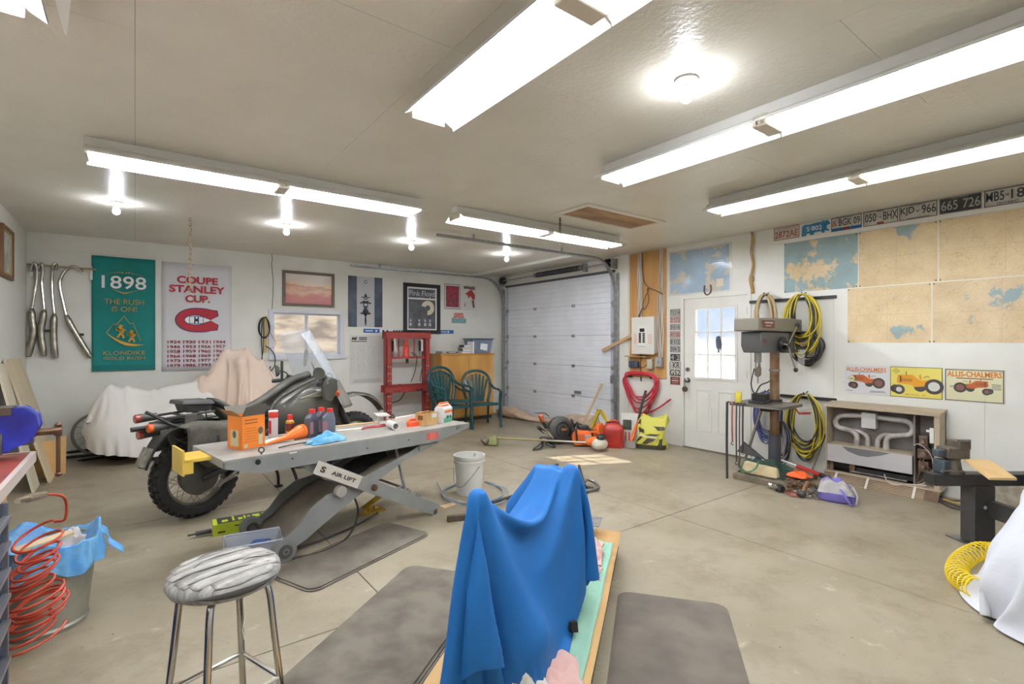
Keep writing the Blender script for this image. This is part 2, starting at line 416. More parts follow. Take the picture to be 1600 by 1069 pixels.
obj('threshold', M().bx(-.46, .46, -.03, .14, 0, .014), mat('aluminium_sill', (120, 112, 100), .5, .6), do, smooth=0)
# door bits: padlock hanging off the handle, black cloth on the glass
t = thing('hanging_padlock', 'steel padlock hanging on a wire from the entry door knob', 'padlock', (XR - .068, 4.085, .86), -90)
obj('wire', M().tube([(0, 0, .08), (.004, -.004, .04), (0, 0, -.01)], .003), steel, t)
obj('body', M().cyl((0, -.012, -.05), (0, .012, -.05), .038, n=18), mat('tarnished_brass', (104, 92, 76), .5, .7), t)
obj('shackle', M().tube([(-.02, 0, -.03), (-.02, 0, .0), (0, 0, .012), (.02, 0, 0), (.02, 0, -.03)], .004, k=3), steel, t)
t = thing('hanging_glove', 'dark grey glove hanging in the middle of the entry door window', 'glove', (XR + .005, 3.63, 1.49), -90)
obj('palm', M().lathe([(.018, -.12), (.03, -.08), (.034, -.02), (.03, .03), (.012, .05)], ax=(0, 0, 1), n=12).tube([(.028, 0, .0), (.04, 0, -.06), (.03, 0, -.13)], .009).tube([(.0, 0, -.1), (.002, 0, -.17)], .01), mat('dark_cloth', (84, 90, 104), .9), t)
# --- garage door
gd = struct_empty('door_2', (XR + .01, (GAR[0] + GAR[1]) / 2, 0), -90)
gw = GAR[1] - GAR[0]
gpaint = mat('garage_door_paint', (234, 237, 243), .42, c2=(226, 229, 234), vs=2)
hgt = [0, .52, 1.045, 1.57, 2.095, 2.62]
for i in range(5):
    z0, z1 = hgt[i] + .003, hgt[i + 1] - .003; m = M(); k = 6; dz = (z1 - z0) / k
    prof = []
    for j in range(k):
        a = z0 + j * dz
        prof += [(.004, a), (.000, a + .006), (0, a + dz - .012), (.004, a + dz - .006)]
    prof = [(y, z) for y, z in prof] + [(.004, z1), (.05, z1), (.05, z0)]
    v = [(-gw / 2, y, z) for y, z in prof] + [(gw / 2, y, z) for y, z in prof]; n = len(prof)
    m.add(v, [tuple(range(n)), tuple(range(2 * n - 1, n - 1, -1))] + [(q, (q + 1) % n, n + (q + 1) % n, n + q) for q in range(n)])
    p = obj('door_section', m, gpaint, gd, smooth=0)
    if i < 4: obj('gap_light_block', M().bx(-gw / 2, gw / 2, .02, .05, z1 - .004, z1 + .010), gpaint, p, smooth=0)  # added strip behind the section gap, keeps outside light from leaking in
    if i < 4:
        for xx in (-gw / 6 - .05, gw / 6 + .02):
            obj('hinge', M().box((xx, -.006, z1), (.075, .012, .05)).cyl((xx - .03, -.012, z1), (xx + .03, -.012, z1), .008, n=8), galv, p)
        for xx in (-gw / 2 + .05, gw / 2 - .05):
            obj('roller_bracket', M().box((xx, -.008, z1), (.06, .014, .07)).cyl((xx - .03, -.02, z1), (xx + .035, -.02, z1), .013, n=10), galv, p)
obj('end_stile', M().bx(gw / 2 - .1, gw / 2, -.002, .0, .02, 2.6).bx(-gw / 2, -gw / 2 + .06, -.002, 0, .02, 2.6), mat('stile_grey', (188, 194, 206), .4), gd, smooth=0)
obj('top_bar', M().bx(-gw / 2, gw / 2, -.03, -.002, 2.575, 2.612), mat('dark_weatherstrip', (88, 88, 90), .6), gd, smooth=0)
obj('latch_bar', M().box((gw / 2 - .07, -.01, .86), (.05, .02, .12)), galv, gd)
obj('lift_handle', M().box((.63, -.015, .59), (.16, .02, .05)), mat('worn_aluminium', (150, 150, 150), .5, .6), gd)
def door_track(y, side, label):
    t = thing('door_track', label, 'track', (0, y, 0))
    pts = [(XR - .05, 0, .02), (XR - .05, 0, 2.2)] + [(XR - .05 - .5 * (1 - math.cos(a)), 0, 2.22 + .53 * math.sin(a)) for a in [R_(q) for q in range(10, 91, 10)]] + [(2.9, 0, 2.75)]
    m = M()
    for a, b in zip(pts, pts[1:]): m.bar(a, b, .055, .028)
    obj('rail', m, galv, t)
    m = M()
    for z in (.35, .9, 1.45, 2.0): m.bx(XR - .07, XR - .0, -.05 if side > 0 else 0, 0 if side > 0 else .05, z, z + .05)
    obj('bracket', m, galv, t, smooth=0)
    obj('angle_jamb', M().bx(XR - .045, XR - .001, side * .03 - .022, side * .03 + .022, .02, 2.55), galv, t, smooth=0)
    m = M().bx(3.4, 3.43, -.012, .012, 2.75, H)
    if side < 0: m.bx(4.9, 4.93, -.012, .012, 2.75, H)
    obj('hanger', m, galv, t, smooth=0)
    obj('bearing_plate', M().box((XR - .08, 0, 2.7), (.14, .012, .16)), galv, t)
    obj('cable_drum', M().lathe([(.07, -.03), (.07, -.02), (.055, -.02), (.055, .02), (.07, .02), (.07, .03)], (XR - .12, -side * .09, 2.71), (0, 1, 0), 20), mat('dark_drum', (74, 74, 76), .45, .7), t)
    return t
door_track(GAR[1] + .03, 1, 'left galvanised roller track curving along the back wall above the posters')
door_track(GAR[0] - .05, -1, 'right galvanised roller track beside the plywood board, reaching out under the ceiling')
t = thing('torsion_spring', 'dark coiled torsion spring on a steel shaft above the garage door', 'spring', (XR - .12, 0, 2.71))
obj('shaft', M().cyl((0, 5.30, 0), (0, 8.44, 0), .013), galv, t)
m = M(); pts = []
for i in range(28 * 12 + 1):
    a = i / 12 * 2 * PI; pts.append((.038 * math.cos(a), 6.05 + i / (28 * 12) * 1.15, .038 * math.sin(a)))
obj('coil', M().tube(pts, .012, 5), mat('spring_steel', (86, 88, 92), .45, .7), t)
obj('cone', M().cyl((0, 6.0, 0), (0, 6.08, 0), .05, .035).cyl((0, 7.18, 0), (0, 7.26, 0), .035, .045), steel, t)
obj('centre_bearing', M().box((.05, 6.0, 0), (.1, .02, .14)), galv, t)
# side trim boards of the garage door
obj('trim_4', M().bx(XR - .012, XR, 5.12, 5.31, 0, H), white_wall, kind='structure', smooth=0)

# ================================================================ CEILING FITTINGS
reflect = mat('white_reflector', (238, 238, 234), .3, spec=.3)
fbody = mat('fixture_enamel', (212, 200, 180), .4)
tubem = mat('lit_fluorescent_tube', (240, 244, 252), .3, emit=TUBE)
tubem_b = mat('lit_fluorescent_tube_boosted', (240, 244, 252), .3, emit=TUBE * 2.2)  # same tubes with emission boosted to brighten the back of the room
def fixture(loc, rz, label, halves=(0, 1), tm=None):
    t = thing('fluorescent_fixture', label, 'ceiling light', loc, rz, None)
    L = 2.44; a, b = (-L / 2 if 0 in halves else 0), (L / 2 if 1 in halves else 0)
    obj('channel', M().bx(a, b, -.055, .055, -.065, 0), white_paint, t, bevel=.004, smooth=0)
    for i in halves:
        x0 = -L / 2 + i * L / 2 + .004; x1 = x0 + L / 2 - .008
        pr = [(-.168, -.128), (-.165, -.116), (-.075, -.066), (.075, -.066), (.165, -.116), (.168, -.128)]
        pr2 = [(y * .98, z - .003) for y, z in pr]
        m = M()
        for k in range(5):
            p, q, p2, q2 = pr[k], pr[k + 1], pr2[k], pr2[k + 1]
            for X0, X1 in ((x0, x1),):
                m.add([(X0, *p), (X1, *p), (X1, *q), (X0, *q)], [(0, 1, 2, 3)])
                m.add([(X0, *p2), (X1, *p2), (X1, *q2), (X0, *q2)], [(3, 2, 1, 0)])
        obj('reflector', m, reflect, t, smooth=0)
        for s in (-1, 1):
            obj('tube', M().cyl((x0 + .03, s * .062, -.108), (x1 - .03, s * .062, -.108), .018, n=12), tm or tubem, t)
        m = M()
        for x in (x0 + .01, x1 - .01):
            m.bx(x - .008, x + .008, -.10, .10, -.128, -.066)
        obj('lamp_holder', m, fbody, t, bevel=.004, smooth=0)
    if len(halves) == 2:
        obj('centre_bracket', M().bx(-.045, .045, -.10, .10, -.135, -.068), fbody, t, bevel=.008, smooth=0)
    return t
fixture((.95, 4.38, H), 0, 'long fluorescent light above the motorcycle, parallel to the back wall', tm=tubem_b)
fixture((3.78, 4.38, H), 0, 'long twin tube fluorescent light in front of the garage door', tm=tubem_b)
fixture((1.32, 1.33, H), 90, 'large near fluorescent light overhead in the middle of the ceiling')
fixture((2.93, 1.43, H), 90, 'fluorescent light right of the near bare bulb, with a gap joint at mid length')
fixture((4.42, 1.47, H), 90, 'fluorescent light nearest the maps wall with number plates')
t = fixture((-.435, 1.44, H), 90, 'fluorescent light nearest the left wall overhead, with a bent loose reflector strip')
obj('loose_strip', M().add([(.92, -.20, -.115), (1.30, -.205, -.100), (1.30, -.212, -.103), (.92, -.255, -.125)], [(0, 1, 2, 3)]), reflect, t, solid=.002, smooth=0)
porc = mat('porcelain', (232, 230, 224), .3)
def bulb(x, y, label):
    t = thing('bare_bulb', label, 'light bulb', (x, y, H))
    obj('holder', M().lathe([(.058, 0), (.058, -.012), (.04, -.024), (.024, -.03), (.022, -.05)], n=24), porc, t)
    obj('bulb', M().lathe([(.014, -.05), (.016, -.058), (.028, -.075), (.031, -.09), (.028, -.106), (.016, -.118), (.002, -.121)], n=20), mat('lit_bulb', (240, 244, 255), .3, emit=BULB), t)
bulb(-.145, 6.2, 'bare lit bulb on the ceiling in front of the teal banner')
bulb(1.40, 6.2, 'bare lit bulb on the ceiling between the chain and the red landscape picture')
bulb(2.97, 6.2, 'bare lit bulb on the ceiling in front of the framed black and white poster')
bulb(4.56, 6.2, 'bare lit bulb on the ceiling half behind the track in front of the garage door')
bulb(2.28, 1.53, 'nearest bare lit bulb, between the two large fluorescent lights')
# attic hatch
t = thing('attic_hatch', 'plywood attic hatch panel in a white trim frame on the ceiling', 'hatch', (4.15, 3.72, H))
m = M()
for r in rects(-.62, .62, -.26, .26, [(-.56, .56, -.20, .20)]): m.bx(r[0], r[1], r[2], r[3], -.018, 0)
obj('trim_frame', m, ceil_paint, t, bevel=.003, smooth=0)
obj('panel', M().bx(-.56, .56, -.2, .2, -.006, -.001), mat('stained_plywood', (176, 138, 96), .6, c2=(132, 98, 66), vs=5, scale=(.3, 1, 1)), t, smooth=0)
# hanging chains and wire
def chain(name, label, x, y, z0, z1, mt, r=.0035, ln=.035, wd=.009):
    t = thing(name, label, 'chain', (x, y, z1)); m = M(); n = int((z1 - z0) / (ln * .78))
    for i in range(n):
        z = -ln / 2 - i * ln * .78; a = (i % 2) * PI / 2; c, s = math.cos(a), math.sin(a)
        m.tube([(c * wd, s * wd, z - ln * .3), (c * wd, s * wd, z + ln * .3), (0, 0, z + ln / 2), (-c * wd, -s * wd, z + ln * .3), (-c * wd, -s * wd, z - ln * .3), (0, 0, z - ln / 2)], r, 5, closed=True)
    o = obj('links', m, mt, t); o['kind'] = 'stuff'
    obj('hook', M().tube([(0, 0, .0), (.01, 0, -.012), (0, 0, -.025), (-.008, 0, -.014)], .003, k=3).cyl((0, 0, -.004), (0, 0, 0), .012), black_metal, t)
chain('hanging_chain', 'long rusty chain hanging from the ceiling in front of the white hockey banner', .483, 6.523, 1.98, H, mat('rusty_chain', (168, 140, 106), .6, .3, var=.3, vs=30), r=.005, wd=.011)
chain('hanging_chain', 'short thin chain hanging from the ceiling in front of the garage door light', 3.72, 4.07, 2.47, H, mat('dark_chain', (92, 80, 66), .5, .7))
tag(obj('hanging_wire', M().tube([(1.69, 8.44, H), (1.70, 8.44, 2.74), (1.69, 8.44, 2.66), (1.715, 8.45, 2.4), (1.705, 8.45, 2.1), (1.69, 8.45, 1.86)], .004, 6, k=4), black_metal), 'thin dark wire running from the ceiling down to the cable peg', 'wire')
# ================================================================ ON THE BACK WALL
def wallB(name, label, cat, u0, v0, u1, v1, group=None, off=0, w=None, h=None):
    a = onB(u0, v0); b = onB(u1, v1); cx, cz = (a[0] + b[0]) / 2, (a[2] + b[2]) / 2
    t = thing(name, label, cat, (cx, YB - off, cz), 0, group); t['w'] = 0; del t['w']
    return t, w or abs(b[0] - a[0]), h or abs(a[2] - b[2])
def wallR(name, label, cat, u0, v0, u1, v1, group=None, off=0, w=None, h=None):
    a = onR(u0, v0); b = onR(u1, v1); cy, cz = (a[1] + b[1]) / 2, (a[2] + b[2]) / 2
    return thing(name, label, cat, (XR - off, cy, cz), -90, group), w or abs(b[1] - a[1]), h or abs(a[2] - b[2])
def sheet(w, h, th=.002, wob=0, n=1):
    m = M()
    if not wob: return m.bx(-w / 2, w / 2, -th, 0, -h / 2, h / 2)
    def f(u, v): return ((u - .5) * w, -.004 - wob * (.5 + .5 * math.sin(u * 9 + v * 3)) * (1 - .5 * v) - wob * .6 * (.5 + .5 * math.sin(v * 7 - u * 4)), (.5 - v) * h)
    return m.grid(f, n, n)
def poly(m, pts, y): return m.add([(p[0], y, p[1]) for p in pts], [tuple(range(len(pts)))])
def circ_pts(cx, cz, rx, rz, a0, a1, n=24): return [(cx + rx * math.cos(R_(a0 + (a1 - a0) * i / n)), cz + rz * math.sin(R_(a0 + (a1 - a0) * i / n))) for i in range(n + 1)]
def band(m, outer, inner, y):
    n = len(outer); v = [(p[0], y, p[1]) for p in outer] + [(p[0], y, p[1]) for p in inner]
    return m.add(v, [(i, i + 1, n + i + 1, n + i) for i in range(n - 1)])
def lines(m, x0, x1, z, n, dz, th=.003, y=-.003, ragged=0):
    for i in range(n):
        e = random.uniform(0, ragged) * (x1 - x0)
        m.bx(x0 + e / 2, x1 - e / 2, y, y + .0005, z - i * dz - th, z - i * dz)
    return m
# exhaust pipes on a wall rod
t = thing('hanging_rod', 'thin brass coloured rod on the back wall carrying four exhaust pipes', 'rod', (-.74, YB - .06, 2.40))
obj('rod', M().cyl((-.31, 0, .005), (.34, 0, -.005), .011, n=10), mat('brass_rod', (178, 160, 126), .35, .8), t)
for x in (-.27, .29): obj('bracket', M().bx(x - .012, x + .012, 0, .06, -.14, .03).bx(x - .012, x + .012, 0, .06, -.02, .015), white_paint, t, smooth=0)
dull = mat('dull_chrome', (168, 162, 150), .28, 1, var=.15, vs=12)
def pipe(label, pts, r0, r1, split, extra=None):
    t = thing('exhaust_pipe', label, 'exhaust pipe', (0, 0, 0), 0, 'chrome exhaust pipes on the wall rod')
    P = [Vector(onB(u, v, YB - .06)) + Vector((0, dy, 0)) for u, v, dy in pts]; c = sum(P, Vector()) / len(P); t.location = c
    P = [p - c for p in P]
    obj('header_pipe', M().tube(P[:split], r0, 10, k=6), chrome, t)
    Q = P[split - 1:]; d = (Q[-1] - Q[0]).normalized()
    obj('muffler', M().tube(cat_pts(Q, 6), lambda s: r0 + (r1 - r0) * min(1, s * 7) if s < .93 else r1 * (1 - (s - .93) * 3), 14), dull, t)
    obj('tail_opening', M().cyl(Q[-1] - d * .004, Q[-1] + d * .006, r1 * .55), black_metal, t)
    q = (Q[0] + Q[-1]) / 2
    obj('clamp', M().ring(Q[0] + d * .02, d, r0 + .006, .006, 16, 6), chrome, t)
    if extra: obj('mount_tab', M().box(q + Vector((.03, 0, .02)), (.05, .01, .03)), black_metal, t)
pipe('leftmost chrome exhaust pipe on the rod, muffler leaning left', [(49, 424, .01), (51, 414, -.01), (56, 412, -.03), (58, 425, -.01), (57, 440, 0), (53, 465, 0), (50, 482, 0), (50, 500, 0), (52, 520, 0), (44, 557, 0)], .017, .036, 7)
pipe('second chrome exhaust pipe from the left, tied to the first by a clamp', [(60, 424, .01), (63, 414, -.01), (66, 413, -.03), (67, 425, -.01), (65, 440, 0), (67, 465, 0), (69, 483, 0), (67, 500, 0), (64, 520, 0), (69, 556, 0)], .017, .034, 7, 1)
pipe('third chrome exhaust pipe hanging straight down', [(88, 422, .01), (89, 415, -.01), (85, 413, -.03), (82, 425, -.01), (81, 440, 0), (82, 465, 0), (85, 490, 0), (84, 510, 0), (84, 530, 0), (87, 559, 0)], .017, .035, 7)
pipe('chrome exhaust pipe with a wide hook bend, muffler slanting right to the banner', [(129, 425, 0), (118, 417, 0), (107, 419, 0), (98, 428, 0), (93, 442, 0), (96, 462, 0), (103, 492, 0), (112, 510, 0), (125, 532, 0), (141, 558, 0)], .019, .034, 7, 1)
# teal banner
t, w, h = wallB('teal_banner', 'teal cloth banner with 1898 in white and gold mountain drawing', 'banner', 143, 398, 243, 578, h=1.50)
teal = mat('teal_cloth', (12, 122, 118), .75, var=.06, vs=3)
gold = mat('gold_print', (176, 140, 62), .7)
obj('cloth', sheet(.67, h, wob=.016, n=24), teal, t, solid=.002)
K = -.026
obj('hem', M().bx(-.335, .335, -.03, -.002, -h / 2 - .005, -h / 2 + .07), mat('teal_hem', (10, 110, 108), .75), t, smooth=0)
m = M().text('1898', 0, .33, .17, w=.47, y=K - .008, bold=.01); obj('lettering', m, white_print, t)
m = M().text('THE RUSH', 0, .125, .068, w=.42, y=K - .008).text('IS ON!', 0, .03, .066, w=.26, y=K - .008)
m.text('KLONDIKE', 0, -.545, .052, w=.44, y=K - .008).text('GOLD RUSH', 0, -.61, .04, w=.44, y=K - .008)
obj('lettering', m, gold, t, label='gold lettering')
m = M()
pk = [(-.185, -.25), (-.11, -.13), (-.085, -.15), (-.005, -.03), (.06, -.13), (.09, -.12), (.175, -.36)]
for a, b in zip(pk, pk[1:]): m.bar((a[0], K - .008, a[1]), (b[0], K - .008, b[1]), .004, .010, up=(0, 1, 0))
swoosh = [(-.19 + .39 * i / 12, -.25 - .16 * (i / 12) ** .8 - .035 * math.sin(i / 12 * PI)) for i in range(13)]
band(m, swoosh, [(p[0], p[1] - .035 * math.sin(PI * i / 12) - .002) for i, p in enumerate(swoosh)], K - .010)
for cx, cz, q in ((-.04, -.25, 1), (.075, -.31, .9)):
    for dx, dz, r in ((.0, .085, .020), (.018, .088, .010), (-.008, .048, .030), (-.032, .045, .020), (.012, .02, .026), (.004, -.01, .020), (.022, -.035, .014), (.03, -.06, .012), (-.014, -.035, .014), (-.028, -.058, .012), (.035, .04, .010), (.05, .035, .008)): m.disc((cx + dx * q, cz + dz * q), r * q, K - .010, 10)
for s in (1, -1):
    for i in range(7): m.disc((s * (.02 + i * .028), .55 - abs(i - 1) * .006), .010 - i * .001, K - .010, 8); m.disc((s * (.012 + i * .022), .275 + .008 * i), .010 - i * .001, K - .010, 8)
obj('emblem', m, mat('gold_emblem', (214, 160, 50), .7), t, label='gold mountain climbers drawing')
# hockey banner
t, w, h = wallB('white_banner', 'white banner reading COUPE STANLEY CUP with club logo and years', 'banner', 253, 407, 361, 579)
obj('cloth', sheet(.85, 1.53, wob=.006, n=12), mat('white_cloth', (218, 217, 220), .8), t, solid=.002)
K = -.022
m = M()
for s, z, ww in (('COUPE', .475, .50), ('STANLEY', .345, .68), ('CUP.', .21, .30)): m.text(s, 0, z, .105, w=ww, y=K, bold=.035)
obj('lettering', m, red_print, t, label='red lettering', kind='stuff')
yrs = [['1924', '1930', '1931', '1944'], ['1946', '1953', '1956', '1957'], ['1958', '1959', '1960', '1965'], ['1966', '1968', '1969', '1971'], ['1973', '1976', '1977', '1978'], ['1979', '1986', '1993', '©']]
m = M()
for i, r in enumerate(yrs):
    for j, s in enumerate(r): m.text(s, -.285 + j * .185, -.375 - i * .066, .044, w=.15 if len(s) > 1 else None, y=K, bold=.02)
obj('lettering', m, mat('dark_red_print', (140, 34, 52), .7), t, label='dark red years', kind='stuff')
navy = mat('navy_print', (34, 44, 96), .6)
cz = -.04
def arm(s, g, e): return [(.02, cz + s * (.168 + e)), (.12, cz + s * (.158 + e)), (.16, cz + s * (.145 + e)), (.235 + e, cz + s * (.135 + e)), (.25 + e, cz + s * (.075 - e)), (.175, cz + s * (.012 - e)), (.02, cz + s * .02)]
m = M().disc((-.01, cz), .176, K, 40, .262); poly(m, arm(1, 0, .010), K + .0002); poly(m, arm(-1, 0, .010), K + .0002); obj('logo_outline', m, navy, t, kind='stuff')
m = M().disc((-.01, cz), .164, K - .002, 40, .250); poly(m, arm(1, 0, 0), K - .0021); poly(m, arm(-1, 0, 0), K - .0021); obj('logo_letter', m, red_print, t, kind='stuff')
def lens(m, rx, rz, tip, y): m.disc((-.03, cz), rz, y, 30, rx); poly(m, [(.02, cz + rz * .93), (tip, cz), (.02, cz - rz * .93)], y - .0002); return m
obj('logo_inner', lens(M(), .138, .076, .185, K - .0035), navy, t, kind='stuff')
m = M(); poly(m, [(.155, cz), (.29, cz + .085), (.29, cz - .085)], K - .0036); poly(m, [(.16, cz), (.27, cz + .068), (.27, cz - .068)], K - .0040); obj('logo_mouth', m, mat('white_cloth', (218, 217, 220)), t, kind='stuff')
obj('logo_inner_ground', lens(M(), .126, .064, .165, K - .0055), white_print, t, kind='stuff')
m = M()
for s in (-1, 1): m.bx(-.045, .012, K - .0075, K - .007, cz + s * .031 - .024, cz + s * .031 + .024)
m.bx(-.045, .012, K - .0075, K - .007, cz - .01, cz + .01); m.bx(-.105, -.098, K - .0075, K - .007, cz - .05, cz + .05).bx(.062, .069, K - .0075, K - .007, cz - .05, cz + .05).bx(-.105, -.045, K - .0075, K - .007, cz - .052, cz - .044).bx(-.105, -.045, K - .0075, K - .007, cz + .044, cz + .052).bx(.012, .069, K - .0075, K - .007, cz - .052, cz - .044).bx(.012, .069, K - .0075, K - .007, cz + .044, cz + .052)
obj('logo_bar_letter', m, navy, t, kind='stuff')
m = M()
for s in (-1, 1): m.bx(-.030, -.003, K - .009, K - .0085, cz + s * .034 - .012, cz + s * .034 + .012)
obj('logo_gap', m, white_print, t, kind='stuff')
# framed red landscape
def framed(t, w, h, fw, fm, art, depth=.03):
    m = M()
    for r in rects(-w / 2, w / 2, -h / 2, h / 2, [(-w / 2 + fw, w / 2 - fw, -h / 2 + fw, h / 2 - fw)]): m.bx(r[0], r[1], -depth, 0, r[2], r[3])
    obj('frame', m, fm, t, bevel=.004, smooth=0)
    obj('picture', M().bx(-w / 2 + fw, w / 2 - fw, -depth * .5, -.002, -h / 2 + fw, h / 2 - fw), art, t, smooth=0)
    return t
def gradmat(name, stops, axis='Z', lo=-.3, hi=.3, nz=.15, ns=4, rough=.25):
    m = bpy.data.materials.new(name); m.use_nodes = True; t = m.node_tree; b = t.nodes['Principled BSDF']; b.inputs['Roughness'].default_value = rough
    tc = t.nodes.new('ShaderNodeTexCoord'); sp = t.nodes.new('ShaderNodeSeparateXYZ'); t.links.new(tc.outputs['Object'], sp.inputs[0])
    n = t.nodes.new('ShaderNodeTexNoise'); n.inputs['Scale'].default_value = ns; n.inputs['Detail'].default_value = 5
    mp = t.nodes.new('ShaderNodeMapping'); mp.inputs['Scale'].default_value = (1, 1, 2.6); t.links.new(tc.outputs['Object'], mp.inputs[0]); t.links.new(mp.outputs[0], n.inputs['Vector'])
    mr = t.nodes.new('ShaderNodeMapRange'); mr.inputs[1].default_value = lo; mr.inputs[2].default_value = hi; t.links.new(sp.outputs[axis], mr.inputs[0])
    ma = t.nodes.new('ShaderNodeMath'); ma.operation = 'MULTIPLY_ADD'; ma.inputs[1].default_value = nz * 2; t.links.new(n.outputs['Fac'], ma.inputs[0])
    ad = t.nodes.new('ShaderNodeMath'); ad.operation = 'ADD'; ad.inputs[1].default_value = -nz; t.links.new(mr.outputs[0], ad.inputs[0]); t.links.new(ad.outputs[0], ma.inputs[2])
    r = t.nodes.new('ShaderNodeValToRGB'); t.links.new(ma.outputs[0], r.inputs[0]); e = r.color_ramp.elements
    while len(e) > 1: e.remove(e[-1])
    e[0].position = stops[0][0]; e[0].color = (*lin(stops[0][1]), 1)
    for p, c in stops[1:]: q = e.new(p); q.color = (*lin(c), 1)
    t.links.new(r.outputs[0], b.inputs['Base Color']); return m
t, w, h = wallB('framed_picture', 'wide picture of a reddish landscape in a brown frame above the window', 'picture', 441, 422, 522, 481, w=.805, h=.56)
framed(t, w, h, .045, mat('brown_frame', (106, 92, 72), .45), gradmat('red_landscape', [(0, (176, 92, 84)), (.3, (190, 110, 96)), (.45, (214, 172, 134)), (.55, (190, 130, 104)), (.62, (216, 190, 150)), (.8, (204, 186, 168)), (1, (214, 206, 196))], lo=-.24, hi=.24, nz=.35, ns=3.2))
t = thing('framed_picture', 'narrow framed picture with gilt inner edge on the left wall', 'picture', (XL, 7.2, 2.37), 90)
framed(t, .55, .52, .035, mat('dark_wood_frame', (112, 76, 46), .45), mat('pale_print', (150, 156, 150), .35, c2=(206, 206, 196), vs=5))
m = M()
for r in rects(-.24, .24, -.225, .225, [(-.215, .215, -.2, .2)]): m.bx(r[0], r[1], -.02, -.015, r[2], r[3])
obj('gilt_edge', m, mat('gilt', (190, 158, 70), .35, .6), t, smooth=0)
# motorcycle poster
t, w, h = wallB('motorcycle_poster', 'tall poster of a motorcycle seen from the front with dark side bands', 'poster', 543, 431, 598, 511, w=.61, h=.87)
obj('sheet', sheet(w, h, .003), mat('grey_poster_ground', (184, 184, 186), .35), t, smooth=0)
obj('side_bands', M().bx(-w / 2, -w / 2 + .15, -.006, -.004, -h / 2, h / 2).bx(w / 2 - .145, w / 2, -.006, -.004, -h / 2, h / 2), mat('band_navy', (46, 54, 70), .35, c2=(66, 78, 96), vs=6), t, smooth=0)
m = M(); K = -.006
for cx, cz, rx, rz in ((0, .07, .038, .035), (0, -.05, .045, .06), (0, -.30, .012, .12), (-.075, -.02, .03, .013), (.075, -.02, .03, .013), (-.06, -.20, .035, .018), (.06, -.20, .035, .018), (0, -.2, .03, .05), (0, .11, .02, .03), (-.03, .0, .03, .02), (.03, .0, .03, .02), (0, -.13, .035, .03), (-.035, -.17, .02, .03), (.035, -.17, .02, .03), (-.06, .08, .018, .010), (.06, .08, .018, .010), (0, -.33, .009, .06)): m.disc((cx, cz), rz, K, 16, rx)
m.bar((-.1, K, -.02), (.1, K, -.02), .002, .01, up=(0, 1, 0)); m.disc((0, .345), .030, K, 20)
obj('motorcycle_print', m, mat('dark_print', (44, 46, 56), .5), t)
m = M().disc((0, .345), .020, K - .002, 16); m.disc((0, -.05), .022, K - .002, 14, .03); m.disc((0, .065), .012, K - .002, 10, .02)
obj('highlight_print', m, mat('pale_blue_print', (186, 196, 220), .5), t)
# wall chart
t, w, h = wallB('wall_chart', 'large white printed data chart left of the red press', 'chart', 545, 522, 600, 600, w=.61, h=.84)
obj('sheet', sheet(w, h, .002), mat('chart_paper', (212, 210, 204), .6), t, smooth=0)
m = M().text('Mi', -.22, .335, .055, w=.10, y=-.004, bold=.05, shear=.3); lines(m, -.14, 0, .385, 2, .028, .016, -.004); lines(m, -.27, .0, .32, 1, .02, .012, -.004)
obj('heading', m, black_print, t)
m = M()
for i in range(22):
    x = -.275 + i * .026; z0 = .27 - random.random() * .05; z1 = -.27 + random.random() * .05
    if i % 7 == 3: continue
    k = int((z0 - z1) / .012)
    for j in range(k):
        if random.random() < .8: m.bx(x, x + .003 + random.random() * .013, -.0035, -.003, z0 - j * .012 - .004, z0 - j * .012)
o = obj('fine_print', m, mat('faint_print', (158, 156, 152), .7), t, smooth=0); o['kind'] = 'stuff'
m = M(); lines(m, -.27, .28, -.34, 4, .016, .006, -.0035, .2); obj('footer_print', m, mat('faint_print', (158, 156, 152)), t, smooth=0)
# band name poster: generic disc and silhouettes
t, w, h = wallB('framed_poster', 'black framed black and white band poster with pale disc, above the red press', 'poster', 630, 442.5, 687, 521, w=.75, h=.93)
m = M()
for r in rects(-w / 2, w / 2, -h / 2, h / 2, [(-w / 2 + .07, w / 2 - .07, -h / 2 + .07, h / 2 - .07)]): m.bx(r[0], r[1], -.03, 0, r[2], r[3])
obj('frame', m, black_print, t, bevel=.004, smooth=0)
obj('mount', M().bx(-w / 2 + .07, w / 2 - .07, -.012, -.002, -h / 2 + .07, h / 2 - .07), white_print, t, smooth=0)
K = -.0125
obj('picture', M().bx(-.275, .275, K - .0005, K, -.37, .17).bx(-.275, .275, K - .0005, K, .20, .365), mat('grey_print', (74, 76, 80), .4, c2=(96, 98, 104), vs=6), t, smooth=0)
obj('lettering', M().text('Pink Floyd', 0, .235, .10, w=.52, y=K - .003), mat('silver_print', (204, 206, 208), .4), t)
m = band(M(), circ_pts(.115, .02, .135, .135, -95, 165), circ_pts(.115, .02, .05, .05, -95, 165), K - .002); m.bar((-.27, K - .002, -.09), (-.12, K - .002, -.06), .001, .008, up=(0, 1, 0))
obj('pale_disc', m, mat('cream_print', (222, 214, 186), .4), t)
m = M()
for cx in (-.235, -.06, .06, .16):
    m.disc((cx, -.22), .028, K - .002, 12, .02); m.disc((cx, -.29), .034, K - .002, 12, .028)
obj('figure_print', m, mat('pale_figure_print', (190, 192, 196), .4), t)
